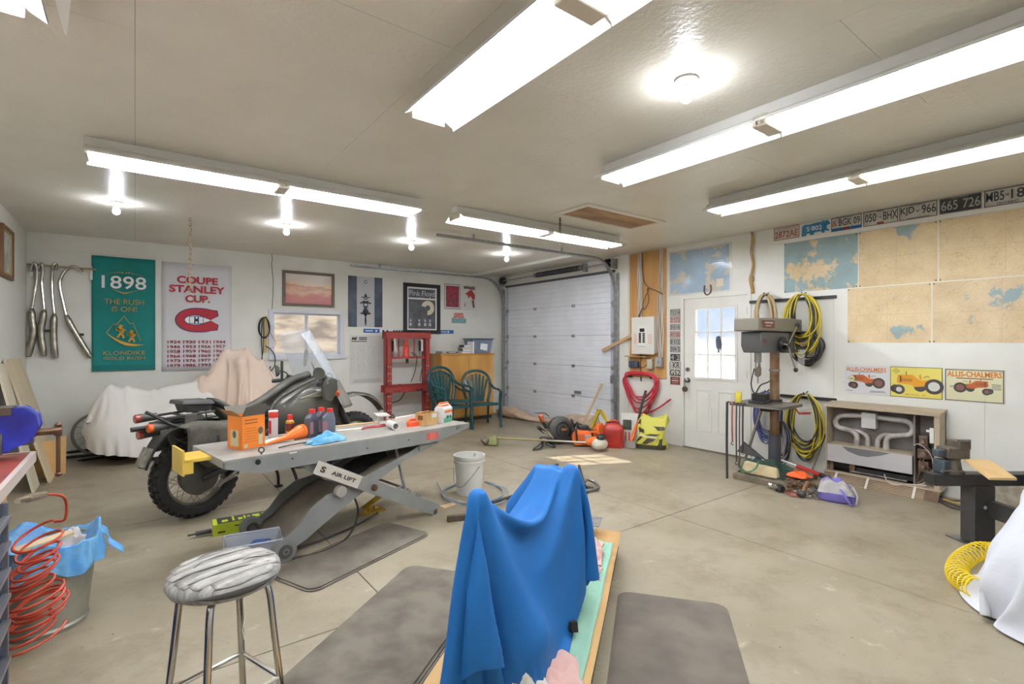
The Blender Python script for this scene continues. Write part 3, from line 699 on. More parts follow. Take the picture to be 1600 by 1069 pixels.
# two hockey posters, sheet of red and teal
tx = mat('crowd_print', (196, 54, 66), .5, c2=(86, 70, 84), vs=26, pos=(.45, .55))
t, w, h = wallB('hockey_poster', 'red crowded print with grey edge, left of two small posters', 'poster', 694, 442.5, 719.5, 484)
obj('sheet', sheet(w, h, .004), mat('grey_edge_paper', (166, 164, 170), .6), t, smooth=0); obj('print', M().bx(-w / 2 + .035, w / 2 - .035, -.006, -.0045, -h / 2 + .04, h / 2 - .04), tx, t, smooth=0)
obj('border', M().bx(-w / 2 + .022, w / 2 - .022, -.0045, -.004, -h / 2 + .025, h / 2 - .025), white_print, t, smooth=0)
t, w, h = wallB('hockey_poster', 'pale poster of a red clad player on ice, right of the two small posters', 'poster', 721, 444, 745, 485.5)
obj('sheet', sheet(w, h, .004), mat('ice_white_print', (214, 210, 206), .6), t, smooth=0)
m = M(); poly(m, [(-.02, .13), (.06, .15), (.13, .06), (.13, -.03), (.07, -.04), (.03, .03), (-.02, -.02), (-.04, .04), (-.10, .07), (-.04, .10)], -.0055)
obj('player_print', m, mat('red_jersey_print', (176, 62, 58), .6), t)
m = M(); poly(m, [(-.13, .22), (.13, .22), (.13, .155), (.05, .15), (-.03, .17), (-.13, .165)], -.005); poly(m, [(.05, -.05), (.11, -.04), (.13, -.2), (.08, -.2)], -.005); poly(m, [(-.12, -.18), (-.10, -.08), (-.09, -.18)], -.005)
obj('dark_figure_print', m, mat('dark_figures', (84, 74, 76), .6, c2=(150, 120, 120), vs=20), t)
t, w, h = wallB('small_sticker_sheet', 'small red and teal printed sign below the two small posters', 'sign', 705, 488, 729, 506)
m = M().prism([(-.13, 0), (.12, 0), (.09, .10), (-.10, .10)], -.004, -.001); obj('red_print', m, mat('faded_red_stripe', (190, 104, 98), .6, c2=(214, 160, 150), vs=30), t, smooth=0)
obj('teal_print', M().bx(-.165, .16, -.005, -.001, -.10, -.005), mat('faded_teal', (110, 152, 154), .6, c2=(150, 180, 180), vs=30), t, smooth=0)
# long white strip with blue ends
t = thing('wall_strip', 'long white strip with black squares and blue ends behind the red press', 'strip', (4.04, YB, 1.655), 0)
obj('strip', M().bx(-.89, .9, -.006, -.001, -.03, .03), white_print, t, smooth=0)
bl = mat('blue_label', (30, 104, 176), .5)
m = M().bx(-.89, -.60, -.008, -.006, -.034, .034).bx(.60, .90, -.008, -.006, -.034, .034); obj('blue_end', m, bl, t, smooth=0)
m = M().disc((-.66, 0), .018, -.01, 14, .022).disc((.78, 0), .018, -.01, 14, .022); lines(m, -.86, -.72, .008, 1, .02, .016, -.01); lines(m, .63, .74, .008, 1, .02, .016, -.01)
obj('white_mark', m, white_print, t)
m = M()
for x in (-.545, -.47, -.34, -.29, -.24, -.19, .39, .46, .53): m.bx(x, x + .03, -.008, -.006, -.012, .018)
obj('black_square', m, black_print, t, smooth=0)
# cable peg by the window
t = thing('cable_peg_board', 'narrow yellowish wooden batten left of the window holding black cables', 'batten', (1.60, YB, 1.58))
obj('batten', M().bx(-.025, .025, -.02, 0, -.28, .27), mat('yellow_pine', (206, 178, 112), .6, var=.08, vs=4), t, smooth=0)
obj('peg', M().cyl((0, 0, .255), (0, -.09, .265), .008), black_metal, t)
def coil(name, label, cat, c, rx, rz, n, r, mt, rz_=0, jit=.12, drop=.0, group=None, turns=None, sag=.25, off=.03, loc=None, seed=1, kind='stuff', cols=None, parts=0):
    """hose or cable hung as loops in the local xz plane"""
    rnd = random.Random(seed); t = thing(name, label, cat, c, rz_, group)
    cols = cols or [mt]
    for q, cm in enumerate(cols):
        pts = []; N = 14
        for i in range(n):
            ax = rx * (1 + rnd.uniform(-jit, jit) * 1.2); az = rz * (1 + rnd.uniform(-jit, .3 * jit)); ph = rnd.uniform(-.04, .04); y = -off - rnd.random() * off * 1.6 - q * .004; dx = rnd.uniform(-.06, .06) * rx
            for j in range(N):
                a = 2 * PI * j / N + PI / 2
                x = ax * math.cos(a) * (1 - sag * math.sin(a)) + dx * (.5 - .5 * math.sin(a)); z = az * (math.sin(a) - 1)
                pts.append((x, y + .006 * math.sin(a * 3 + i), z))
        obj('loops', M().tube(pts, r, 6, k=3), cm, t)
    return t
coil('black_cable', 'black power cable looped over the peg beside the window', 'cable', (1.58, YB - .005, 1.84), .075, .16, 3, .006, black_metal, sag=.1, off=.04)
tag(obj('cable_tail', M().tube([(1.555, YB - .04, 1.83), (1.54, YB - .05, 1.5), (1.55, YB - .05, 1.2), (1.49, YB - .06, .92)], .007, 6, k=5).tube([(1.575, YB - .04, 1.83), (1.57, YB - .05, 1.4), (1.53, YB - .05, 1.1), (1.50, YB - .06, .9)], .006, 6, k=5), black_metal), 'pair of black cable ends hanging down behind the peach sheet', 'cable')
tag(obj('charger_lead', M().tube([(1.62, YB - .04, 1.82), (1.66, YB - .04, 1.62), (1.74, YB - .04, 1.46), (1.72, YB - .04, 1.38), (1.66, YB - .04, 1.36)], .0035, 6, k=5), mat('red_wire', (150, 62, 52), .5)), 'thin red wire bowed over the left window edge', 'wire')
tag(obj('charger_lead', M().tube([(1.60, YB - .04, 1.40), (1.66, YB - .05, 1.36), (1.73, YB - .05, 1.25), (1.72, YB - .06, 1.08), (1.64, YB - .05, 1.0), (1.67, YB - .05, 1.09)], .008, 6, k=5), black_metal), 'thick black lead curling below the left window corner', 'wire')
# ================================================================ ON THE RIGHT WALL
# plywood with the electrical panel
t = thing('plywood_board', 'tall plywood board on the wall carrying wiring and the breaker panel', 'board', (XR, 4.76, 1.86), -90)
obj('upper_sheet', M().bx(-.33, .33, -.018, 0, -.04, .95), plywood, t, smooth=0); obj('lower_sheet', M().bx(-.33, .33, -.018, 0, -.93, -.043), plywood, t, smooth=0)
t = thing('breaker_panel', 'white steel electrical breaker panel on the plywood', 'electrical panel', (XR - .018, 4.76, 1.55), -90)
obj('box', M().bx(-.19, .19, -.10, 0, -.255, .265), white_paint, t, bevel=.004, smooth=0)
obj('cover', M().bx(-.205, .205, -.108, -.10, -.27, .28), mat('panel_cover', (224, 221, 212), .4), t, bevel=.003, smooth=0)
obj('door_recess', M().bx(-.085, .085, -.115, -.108, -.155, .155), mat('panel_door', (232, 230, 222), .4), t, bevel=.003, smooth=0)
m = M().bx(-.045, .04, -.118, -.115, .06, .11)
for s in (-1, 1):
    for i in range(5): m.bx(-.005 + s * .035 - .018, -.005 + s * .035 + .018, -.124, -.115, -.10 + i * .03, -.078 + i * .03)
obj('breakers', m, black_metal, t, smooth=0)
obj('paper_label', M().bx(-.16, -.10, -.110, -.108, -.12, .03).bx(.10, .17, -.110, -.108, -.12, .03), mat('pinkish_label', (222, 196, 186), .7), t, smooth=0)
# wiring on the board
cab_w = mat('white_cable', (206, 202, 192), .5); cab_b = mat('brown_cable', (104, 84, 62), .55)
def wires(label, xs_, z0, z1, mt, r, seed, top=0):
    rnd = random.Random(seed); t = thing('cable_run', label, 'cable', (XR - .02, 4.76, 0), -90)
    for x in xs_:
        p = [(x + rnd.uniform(-.01, .01), -.012 - rnd.random() * .01, z0 + (z1 - z0) * k / 5) for k in range(6)]
        p[0] = (p[0][0] + rnd.uniform(-.03, .03), p[0][1], p[0][2]); obj('cable', M().tube(p, r, 6, k=4), mt, t)
wires('bundle of grey white cables dropping down the left part of the plywood', [-.15, -.135, -.12, -.105, -.09], 1.83, 2.80, cab_w, .0065, 3)
wires('bundle of white cables dropping down the right edge of the plywood', [.235, .255, .275, .29], 2.15, 2.80, cab_w, .006, 4)
wires('tangle of pale cables right of the breaker panel', [.21, .235, .26, .285, .30], 1.25, 2.15, cab_w, .0075, 6)
tag(obj('power_cable', M().tube([(XR - .05, 4.83, 2.8), (XR - .05, 4.82, 2.5), (XR - .06, 4.77, 2.33), (XR - .06, 4.70, 2.25), (XR - .06, 4.78, 2.1), (XR - .07, 4.80, 2.0), (XR - .07, 4.76, 1.95), (XR - .06, 4.70, 2.08), (XR - .06, 4.72, 2.25), (XR - .06, 4.60, 2.22), (XR - .05, 4.46, 2.15)], .008, 6, k=6), cab_b), 'knotted dark brown cord hanging in the middle of the plywood', 'cord')
tag(obj('power_cable', M().tube([(XR - .07, 4.80, 1.97), (XR - .06, 4.88, 1.85), (XR - .05, 4.93, 1.75), (XR - .04, 5.0, 1.6), (XR - .04, 4.99, 1.5)], .011, 6, k=5), cab_b), 'brown cord reaching from the knot down behind the breaker panel', 'cord')
for k, (y, z, w_, h_, c, lb) in enumerate([(4.98, 1.12, .17, .10, (58, 66, 82), 'dark blue wall box under the panel at its left'), (4.68, 1.13, .09, .15, (178, 174, 164), 'light grey switch box in the middle under the panel'), (4.52, 1.17, .11, .15, (150, 150, 148), 'grey round cornered switch box under the panel at its right')]):
    t = thing('switch_box', lb, 'switch box', (XR - .018, y, z), -90)
    obj('box', M().bx(-w_ / 2, w_ / 2, -.06, 0, -h_ / 2, h_ / 2), mat('switchbox%d' % k, c, .5), t, bevel=.012)
    obj('cover', M().bx(-w_ / 2 + .012, w_ / 2 - .012, -.066, -.06, -h_ / 2 + .012, h_ / 2 - .012).bx(-.01, .01, -.08, -.066, -.02, .02), mat('switchcov%d' % k, tuple(min(255, v + 14) for v in c), .5), t, bevel=.002)
tag(obj('black_lead', M().tube([(XR - .05, 4.9, 1.1), (XR - .06, 4.8, 1.08), (XR - .06, 4.74, 1.12)], .006, 6, k=5), black_metal), 'short black cord between the switch boxes', 'cord')
tag(obj('black_lead', M().tube([(XR - .03, 4.86, 1.30), (XR - .04, 4.865, 1.1), (XR - .035, 4.86, .92)], .005, 6, k=5).cyl((XR - .035, 4.86, .93), (XR - .035, 4.86, .87), .012, .008), black_metal), 'black plug and cord dangling in front of the red hose', 'cord')
tag(obj('wood_batten', M().bar((XR - .06, 5.62, 1.32), (XR - .05, 4.97, 1.58), .02, .045), mat('pine_strip', (196, 160, 118), .6)), 'slanting pine batten in front of the track, left of the breaker panel', 'batten')
tag(obj('wood_shelf_strip', M().bx(XR - .13, XR - .018, 4.7, 5.1, 1.235, 1.25), plywood), 'thin plywood ledge just below the breaker panel', 'ledge')
# red air hose coil
t = thing('red_air_hose', 'large coil of red air hose hung on the wall under the plywood', 'hose', (XR - .005, 4.85, .95), -90)
rnd = random.Random(4); pts = []
for i in range(7):
    k = (.52, .98, .66, 1.04, .80, .58, .92)[i]; w_ = .27 + rnd.uniform(-.03, .035); z = rnd.uniform(-.02, .03); y = -.03 - rnd.random() * .05; e = rnd.uniform(-.05, .03)
    pts += [(-w_ + .02, y, z), (-.12, y, z + .035), (.12, y - .01, z + .035), (w_ - .02, y, z), (w_ + .03, y, -.10 * k), (w_ - .04, y, -.34 * k), (.10, y - .02, -.56 * k), (-.06 + e, y, -.60 * k), (-w_ + .07, y, -.38 * k), (-w_ - .03, y, -.12 * k)]
obj('loops', M().tube(pts, .0115, 8, k=4), mat('red_hose', (186, 46, 62), .5), t)
obj('hose_end', M().tube([(.08, -.05, -.55), (.22, -.05, -.50), (.36, -.05, -.42), (.47, -.05, -.34)], .012, 8, k=4).cyl((.47, -.05, -.34), (.53, -.05, -.30), .015, .009), mat('red_hose', (186, 46, 62)), t)
obj('hook', M().bx(-.22, -.19, -.08, 0, -.03, .0), black_metal, t); obj('hook', M().bx(.19, .22, -.08, 0, -.03, .0), black_metal, t)
# small map, horseshoe, strap
t, w, h = wallR('coast_map', 'small blue and beige map sheet above the entry door', 'map', 1047, 394, 1140, 455, w=.89, h=.59)
def mapmat(name, land, sea, sc_=3.0, thr=.5, line=(150, 118, 88), seed=0, lands=None):
    m = bpy.data.materials.new(name); m.use_nodes = True; t = m.node_tree; b = t.nodes['Principled BSDF']; b.inputs['Roughness'].default_value = .7
    tc = t.nodes.new('ShaderNodeTexCoord'); mp = t.nodes.new('ShaderNodeMapping'); mp.inputs['Location'].default_value = (seed * 7.3, 0, seed * 3.1); t.links.new(tc.outputs['Object'], mp.inputs[0])
    n = t.nodes.new('ShaderNodeTexNoise'); n.inputs['Scale'].default_value = sc_; n.inputs['Detail'].default_value = 7; n.inputs['Roughness'].default_value = .6; t.links.new(mp.outputs[0], n.inputs['Vector'])
    r = t.nodes.new('ShaderNodeValToRGB'); e = r.color_ramp.elements; e[0].position = thr - .012; e[0].color = (*lin(sea), 1); e[1].position = thr + .012; e[1].color = (*lin(land), 1); t.links.new(n.outputs['Fac'], r.inputs[0])
    out = r.outputs[0]
    for s, th, a in ((7, .008, .34), (19, .020, .24)):
        v = t.nodes.new('ShaderNodeTexVoronoi'); v.feature = 'DISTANCE_TO_EDGE'; v.inputs['Scale'].default_value = s
        n3 = t.nodes.new('ShaderNodeTexNoise'); n3.inputs['Scale'].default_value = 12; t.links.new(mp.outputs[0], n3.inputs['Vector'])
        mm = t.nodes.new('ShaderNodeVectorMath'); mm.operation = 'MULTIPLY_ADD'; mm.inputs[1].default_value = (.08, .08, .08); t.links.new(n3.outputs['Color'], mm.inputs[0]); t.links.new(mp.outputs[0], mm.inputs[2]); t.links.new(mm.outputs[0], v.inputs['Vector'])
        q = t.nodes.new('ShaderNodeMath'); q.operation = 'LESS_THAN'; q.inputs[1].default_value = th; t.links.new(v.outputs['Distance'], q.inputs[0])
        k = t.nodes.new('ShaderNodeMath'); k.operation = 'MULTIPLY'; k.inputs[1].default_value = a; t.links.new(q.outputs[0], k.inputs[0])
        x = t.nodes.new('ShaderNodeMix'); x.data_type = 'RGBA'; t.links.new(k.outputs[0], x.inputs[0]); t.links.new(out, x.inputs[6]); x.inputs[7].default_value = (*lin(line), 1); out = x.outputs[2]
    n4 = t.nodes.new('ShaderNodeTexNoise'); n4.inputs['Scale'].default_value = 4; t.links.new(mp.outputs[0], n4.inputs['Vector'])
    r4 = t.nodes.new('ShaderNodeValToRGB'); r4.color_ramp.elements[0].position = .35; r4.color_ramp.elements[0].color = (.82, .78, .72, 1); r4.color_ramp.elements[1].position = .65; r4.color_ramp.elements[1].color = (1, 1, 1, 1); t.links.new(n4.outputs['Fac'], r4.inputs[0])
    x = t.nodes.new('ShaderNodeMix'); x.data_type = 'RGBA'; x.blend_type = 'MULTIPLY'; x.inputs[0].default_value = .8; t.links.new(out, x.inputs[6]); t.links.new(r4.outputs[0], x.inputs[7]); t.links.new(x.outputs[2], b.inputs['Base Color'])
    return m
obj('sheet', sheet(w, h, .003), mapmat('coast_map_print', (214, 206, 184), (150, 186, 214), 3.4, .52, (150, 150, 160), 2), t, smooth=0)
obj('clear_cover', M().bx(-w / 2 - .02, w / 2 + .04, -.0045, -.004, -h / 2 - .02, h / 2 + .02), glass('clear_film', tint=.12, rough=.1), t, smooth=0)
m = M().bx(.27, .37, -.0055, -.005, -.24, -.14); obj('inset_box', m, mat('inset_paper', (222, 208, 188), .7), t, smooth=0)
t = thing('horseshoe', 'rusty horseshoe fixed above the entry door', 'horseshoe', (XR, 3.78, 2.16), -90)
obj('shoe', M().tube([(-.042, -.008, .06), (-.05, -.008, .02), (-.047, -.008, -.03), (-.025, -.008, -.062), (0, -.008, -.07), (.025, -.008, -.062), (.047, -.008, -.03), (.05, -.008, .02), (.042, -.008, .06)], .010, 6, k=4), mat('rusty_iron', (118, 88, 66), .6, .5, var=.2, vs=30), t)
t = thing('hanging_strap', 'long tan leather strap hanging on the wall right of the small map', 'strap', (XR, 3.168, 2.44), -90)
m = M(); n = 16; L = [(.0 + .012 * math.sin(i * .9), -.02 - .008 * math.sin(i * .7), .38 - .76 * i / n) for i in range(n + 1)]
m.add([(x - .016 - (.012 if i > 11 else 0), y, z) for i, (x, y, z) in enumerate(L)] + [(x + .016, y, z) for x, y, z in L], [(i, i + 1, n + 2 + i, n + 1 + i) for i in range(n)])
obj('strap', m, mat('tan_leather', (178, 138, 80), .6, var=.15, vs=8), t, solid=.004)
obj('buckle', M().tube([(-.02, -.02, -.18), (.02, -.02, -.18), (.02, -.02, -.23), (-.02, -.02, -.23)], .004, 6, closed=True), black_metal, t)
obj('nail', M().cyl((0, 0, .37), (0, -.035, .375), .004), black_metal, t)
# license plates: column beside the door
def plate(label, t_, w, h, ground, ink, lines_, group, embossed=True, frame=None, smalls=()):
    obj('plate', M().bx(-w / 2, w / 2, -.004, -.001, -h / 2, h / 2), ground, t_, bevel=.0015, smooth=0)
    m = M()
    if not lines_ and not smalls: return
    for s, x, z, hh, ww in lines_: m.text(s, x, z, hh, w=ww, y=-.006, bold=.012)
    for x0, x1, z, hh in smalls: m.bx(x0, x1, -.006, -.0055, z, z + hh)
    obj('lettering', m, ink, t_)
    m = M(); b = .006
    for r in rects(-w / 2, w / 2, -h / 2, h / 2, [(-w / 2 + b, w / 2 - b, -h / 2 + b, h / 2 - b)]): m.bx(r[0], r[1], -.0055, -.004, r[2], r[3])
    obj('rim', m, frame or ink, t_, smooth=0)
pw = mat('plate_white', (204, 200, 190), .5, c2=(188, 182, 170), vs=12); pdark = mat('plate_ink_dark', (64, 66, 74), .5); pred = mat('plate_ink_red', (150, 62, 54), .5)
pblack = mat('plate_black', (52, 52, 54), .5, c2=(72, 70, 68), vs=12); pgrey = mat('plate_grey', (176, 174, 168), .5, c2=(160, 156, 150), vs=10)
col = [((483, 494), pgrey, pdark, '75214', 'topmost grey number plate of the column left of the entry door'), ((494.5, 505), pgrey, pred, '2·572', 'grey plate with reddish digits, second from the top of the column'),
       ((506.5, 516), pgrey, pdark, '3161·A', 'grey plate with blue grey digits, third from the top of the column'), ((517.5, 528), pgrey, pred, '410 286', 'reddish edged plate, fourth from the top of the column'),
       ((529, 539.5), pgrey, pdark, '8 512', 'worn grey plate, fifth from the top of the column'), ((540.5, 551), pgrey, pdark, '304 5', 'dull green grey plate directly above the black one'),
       ((552.5, 564.5), pblack, pgrey, '4 2', 'black number plate in the column left of the entry door')]
for (va, vb), g_, ink, s, lb in col:
    a = onR(1055, va); b = onR(1055, vb); hh = (a[2] - b[2]) * .97
    t = thing('number_plate', lb, 'number plate', (XR, 4.285, (a[2] + b[2]) / 2), -90, 'number plates beside the entry door')
    plate(lb, t, .165, hh, g_, ink, [(s, 0, -hh * .34, hh * .66, .145)], '')
a = onR(1055, 565.5); b = onR(1055, 587.5)
t = thing('number_plate', 'square white number plate reading KR GS2', 'number plate', (XR, 4.285, (a[2] + b[2]) / 2), -90, 'number plates beside the entry door')
plate('', t, .18, a[2] - b[2], pw, black_print, [('KR', .02, .01, .085, .11), ('GS2', 0, -.095, .085, .165)], '')
a = onR(1055, 588.5); b = onR(1055, 601.5)
t = thing('number_plate', 'dark red badge like plate at the bottom of the column', 'number plate', (XR, 4.285, (a[2] + b[2]) / 2), -90, 'number plates beside the entry door')
plate('', t, .165, a[2] - b[2], mat('plate_dark_red', (116, 44, 40), .5, c2=(90, 50, 44), vs=20), mat('plate_cream', (196, 170, 160), .5), [], '', smalls=[(-.05, .05, .028, .008), (-.05, .05, -.035, .008), (-.055, .055, -.01, .022)])
# top row
def toprow(y0, y1, label, ground, ink, lines_, smalls=(), frame=None):
    w = y0 - y1 - .008
    t = thing('number_plate', label, 'number plate', (XR, (y0 + y1) / 2, 2.743), -90, 'number plates along the top of the wall')
    plate('', t, w, .15, ground, ink, lines_, '', smalls=smalls, frame=frame); return t
toprow(2.915, 2.62, 'white plate with red characters 2872AE, first of the top row', pw, mat('plate_orange', (160, 84, 62), .5), [('2872AE', 0, -.05, .075, .26), ('ALASKA', 0, .045, .016, .10)])
t = thing('number_plate', 'blue number plate shaped like a walking bear in the top row', 'number plate', (XR, 2.455, 2.743), -90, 'number plates along the top of the wall')
bear = [(-.145, -.075), (-.14, .03), (-.12, .055), (-.05, .052), (0, .06), (.06, .058), (.085, .07), (.10, .06), (.125, .068), (.148, .035), (.152, .02), (.12, .012), (.115, -.02), (.145, -.045), (.13, -.055), (.10, -.04), (.095, -.065), (.07, -.068), (.06, -.045), (-.01, -.048), (-.02, -.07), (-.05, -.072), (-.06, -.048), (-.09, -.05), (-.10, -.075)]
obj('plate', M().prism(bear, -.004, -.001), mat('plate_blue', (40, 122, 172), .5, c2=(70, 140, 180), vs=14), t, smooth=0)
obj('lettering', M().text('S·802', -.01, -.025, .05, w=.16, y=-.006, bold=.01), white_print, t)
t = toprow(2.296, 2.0, 'white plate ABGK 09 with a blue and red bottom band', pw, pdark, [('BGK 09', .03, -.025, .075, .20)], smalls=[(-.09, .06, .058, .006)])
obj('figure_emblem', M().text('&', -.11, -.02, .06, w=.05, y=-.006), mat('plate_orange', (160, 84, 62)), t); obj('blue_band', M().bx(-.14, -.03, -.0055, -.005, -.07, -.042).bx(.03, .14, -.0055, -.005, -.07, -.042), bl, t, smooth=0); obj('red_band', M().bx(-.03, .03, -.0055, -.005, -.07, -.042), pred, t, smooth=0)
t = toprow(1.992, 1.685, 'white plate reading 050 BHX with a small red sticker', pw, pdark, [('050', -.085, -.035, .085, .10), ('BHX', .085, -.035, .085, .12), ('*', 0, -.01, .02, .02)], smalls=[(-.03, .03, .06, .006)])
obj('red_sticker', M().bx(-.03, .03, -.0065, -.006, -.072, -.048), pred, t, smooth=0)
toprow(1.682, 1.378, 'white plate reading KJD 966 with a crown mark', pw, pdark, [('KJD', -.082, -.035, .085, .11), ('966', .085, -.035, .085, .11), ('ONTARIO', 0, .052, .014, .12), ('w', 0, -.012, .022, .026)], smalls=[(-.09, .09, -.066, .006)])
toprow(1.372, 1.062, 'black plate with pale characters 665 726', pblack, mat('plate_silver', (166, 166, 160), .5), [('665', -.075, -.045, .09, .12), ('726', .08, -.045, .09, .12), ('ONTARIO', 0, .055, .012, .12)])
toprow(1.055, .745, 'white plate reading MB5 18 at the right end of the row', pw, pdark, [('MB5', -.08, -.03, .085, .12), ('18', .065, -.03, .085, .085), ('ONTARIO', 0, -.066, .022, .14), ('w', 0, 0, .022, .026), ('7', .128, -.03, .085, .03)])
# maps
def mapsheet(y0, y1, z1, z0, label, sea, thr, seed, land=(222, 200, 160), sc_=1.9):
    t = thing('wall_map', label, 'map', (XR, (y0 + y1) / 2, (z0 + z1) / 2), -90, 'old road maps joined on the right wall')
    w, h = y0 - y1 - .006, z1 - z0 - .006
    obj('sheet', sheet(w, h, .0025), mapmat('map_print_%d' % seed, land, sea, sc_, thr, (170, 132, 96), seed), t, smooth=0)
    m = M()
    for sx in (-1, 1):
        for sz in (-1, 1): m.cyl((sx * (w / 2 - .012), -.0025, sz * (h / 2 - .012)), (sx * (w / 2 - .012), -.008, sz * (h / 2 - .012)), .006, n=8)
    o = obj('push_pins', m, black_metal, t); o['kind'] = 'stuff'
    obj('fold_line', M().bx(-.001, .001, -.003, -.0025, -h / 2, h / 2).bx(-w / 2, w / 2, -.003, -.0025, -.001, .001), mat('fold', (186, 160, 124), .7), t, smooth=0)
sea = (150, 174, 178)
mapsheet(2.796, 2.037, 2.62, 2.035, 'upper left map sheet with much blue grey sea', sea, .53, 21)
mapsheet(2.034, 1.377, 2.62, 2.035, 'upper middle map sheet with a pale blue strip at its left', sea, .36, 12)
mapsheet(1.374, .45, 2.62, 2.035, 'upper right map sheet, nearly all beige', sea, .30, 13)
mapsheet(2.138, 1.424, 2.032, 1.45, 'lower left map sheet with a blue coast at its left', sea, .37, 14)
mapsheet(1.421, .45, 2.032, 1.45, 'lower right map sheet, pale with blue at the bottom right', sea, .40, 15, (220, 198, 162))
# tractor signs
orange = mat('orange_print', (204, 122, 44), .5); dorange = mat('deep_orange_print', (182, 96, 42), .5); tyre = mat('tyre_print', (70, 64, 60), .5); grim = mat('rim_print', (206, 204, 198), .5)
def tractor(t_, sx, body, k=1.0, rim=grim, kx=1.0, y=-.006):
    def X(x): return x * sx * kx
    m = M()
    for p in ([(-.12, .0), (-.115, .055), (-.02, .06), (.0, .045), (.03, .02), (.085, .02), (.10, -.02), (0, -.035), (-.03, -.02), (-.11, -.01)], [(.02, .05), (.035, .07), (.04, .03), (.03, .02)]): poly(m, [(X(a), b * k) for a, b in p][::(1 if sx > 0 else -1)], y)
    obj('tractor_body_print', m, body, t_)
    m = M().disc((X(.115), -.025 * k), .058 * k, y - .001, 24).disc((X(-.105), -.06 * k), .038 * k, y - .001, 20).disc((X(-.13), -.055 * k), .032 * k, y - .0005, 20).disc((X(.03), -.03 * k), .04 * k, y + .001, 20)
    obj('tyre_print', m, tyre, t_)
    m = M().disc((X(.115), -.025 * k), .036 * k, y - .002, 20).disc((X(-.105), -.06 * k), .020 * k, y - .002, 16)
    obj('rim_print', m, rim, t_)
    m = M().bx(min(X(-.10), X(-.09)), max(X(-.10), X(-.09)), y - .003, y - .0025, .0, .05 * k).bx(min(X(-.06), X(-.055)), max(X(-.06), X(-.055)), y - .003, y - .0025, .055 * k, .085 * k).tube([(X(.05), y - .002, .04 * k), (X(.075), y - .002, .055 * k), (X(.09), y - .002, .045 * k)], .002, 4)
    for i in range(6): m.bx(min(X(-.085 + i * .012), X(-.081 + i * .012)), max(X(-.085 + i * .012), X(-.081 + i * .012)), y - .003, y - .0025, .005, .03 * k)
    obj('tractor_line_print', m, mat('brown_line', (104, 66, 40), .5), t_)
def diamond(t_, x, z, r, c1, c2, txt='AC'):
    obj('diamond_mark', M().add([(x - r * 1.1, -.0055, z), (x, -.0055, z - r), (x + r * 1.1, -.0055, z), (x, -.0055, z + r)], [(0, 1, 2, 3)]), c1, t_)
    r2 = r * .82; obj('diamond_field', M().add([(x - r2 * 1.1, -.0065, z), (x, -.0065, z - r2), (x + r2 * 1.1, -.0065, z), (x, -.0065, z + r2)], [(0, 1, 2, 3)]), c2, t_)
    obj('diamond_letters', M().text(txt, x, z - r * .2, r * .42, w=r * .9, y=-.0075, bold=.03), black_print, t_)
t, w, h = wallR('tractor_sign', 'white tin sign with orange heading and an orange tractor, left of three', 'sign', 1320, 571, 1388, 619, w=.395, h=.30)
obj('sheet', sheet(w, h, .004), mat('sign_white', (214, 213, 214), .35), t, smooth=0)
obj('heading', M().text('ALLIS-CHALMERS', 0, .092, .042, w=.36, y=-.006, bold=.03), orange, t)
diamond(t, -.125, .012, .042, mat('diamond_gold', (196, 160, 92), .5), mat('diamond_pale', (206, 206, 170), .5))
tractor(t, 1, dorange, .95, mat('rim_red_print', (128, 84, 74), .5), kx=1.0)
m = M(); lines(m, .03, .18, -.105, 2, .012, .004, -.006, .2); lines(m, -.18, -.12, -.115, 1, .01, .004, -.006); lines(m, -.13, .15, .088, 1, .01, .004, -.006); obj('small_print', m, pdark, t, smooth=0)
t, w, h = wallR('tractor_sign', 'yellow tin sign with a large yellow tractor, middle of three', 'sign', 1391, 574, 1473, 623.5, w=.412, h=.302)
obj('sheet', sheet(w, h, .004), mat('sign_green_edge', (96, 104, 60), .4), t, smooth=0)
obj('ground', M().bx(-w / 2 + .006, w / 2 - .006, -.005, -.004, -h / 2 + .006, h / 2 - .006), mat('sign_yellow', (224, 208, 104), .35), t, smooth=0)
diamond(t, -.155, .11, .026, black_print, mat('sign_yellow', (226, 200, 72)), 'A')
tractor(t, 1, mat('tractor_yellow', (218, 152, 30), .5), 1.25, grim, kx=1.25, y=-.008)
obj('lettering', M().text("MODEL 'B'", 0, -.13, .018, w=.16, y=-.006, bold=.01), mat('ochre_print', (196, 150, 30), .5), t)
t, w, h = wallR('tractor_sign', 'cream tin sign with orange heading and small orange tractor, right of three', 'sign', 1476, 578, 1571, 630, w=.413, h=.305)
obj('sheet', sheet(w, h, .004), mat('sign_cream_edge', (196, 192, 176), .4), t, smooth=0)
obj('border', M().bx(-w / 2 + .005, w / 2 - .008, -.0048, -.004, -h / 2 + .008, h / 2 - .008), black_print, t, smooth=0)
obj('ground', M().bx(-w / 2 + .011, w / 2 - .014, -.0056, -.0048, -h / 2 + .014, h / 2 - .014), mat('sign_cream', (214, 210, 172), .35), t, smooth=0)
obj('heading', M().text('ALLIS-CHALMERS', 0, .078, .052, w=.375, y=-.0075, bold=.035), orange, t)
obj('rule', M().bx(-.12, .13, -.0075, -.007, .062, .070), mat('brown_line', (104, 66, 40)), t, smooth=0)
diamond(t, -.155, -.012, .030, pdark, mat('sign_cream', (214, 210, 172)), 'AC')
tractor(t, -1, dorange, .8, mat('rim_red_print', (168, 96, 84)), kx=.82, y=-.008)
m = M(); lines(m, .115, .185, .02, 4, .014, .005, -.0075, .3); obj('small_print', m, pdark, t, smooth=0)
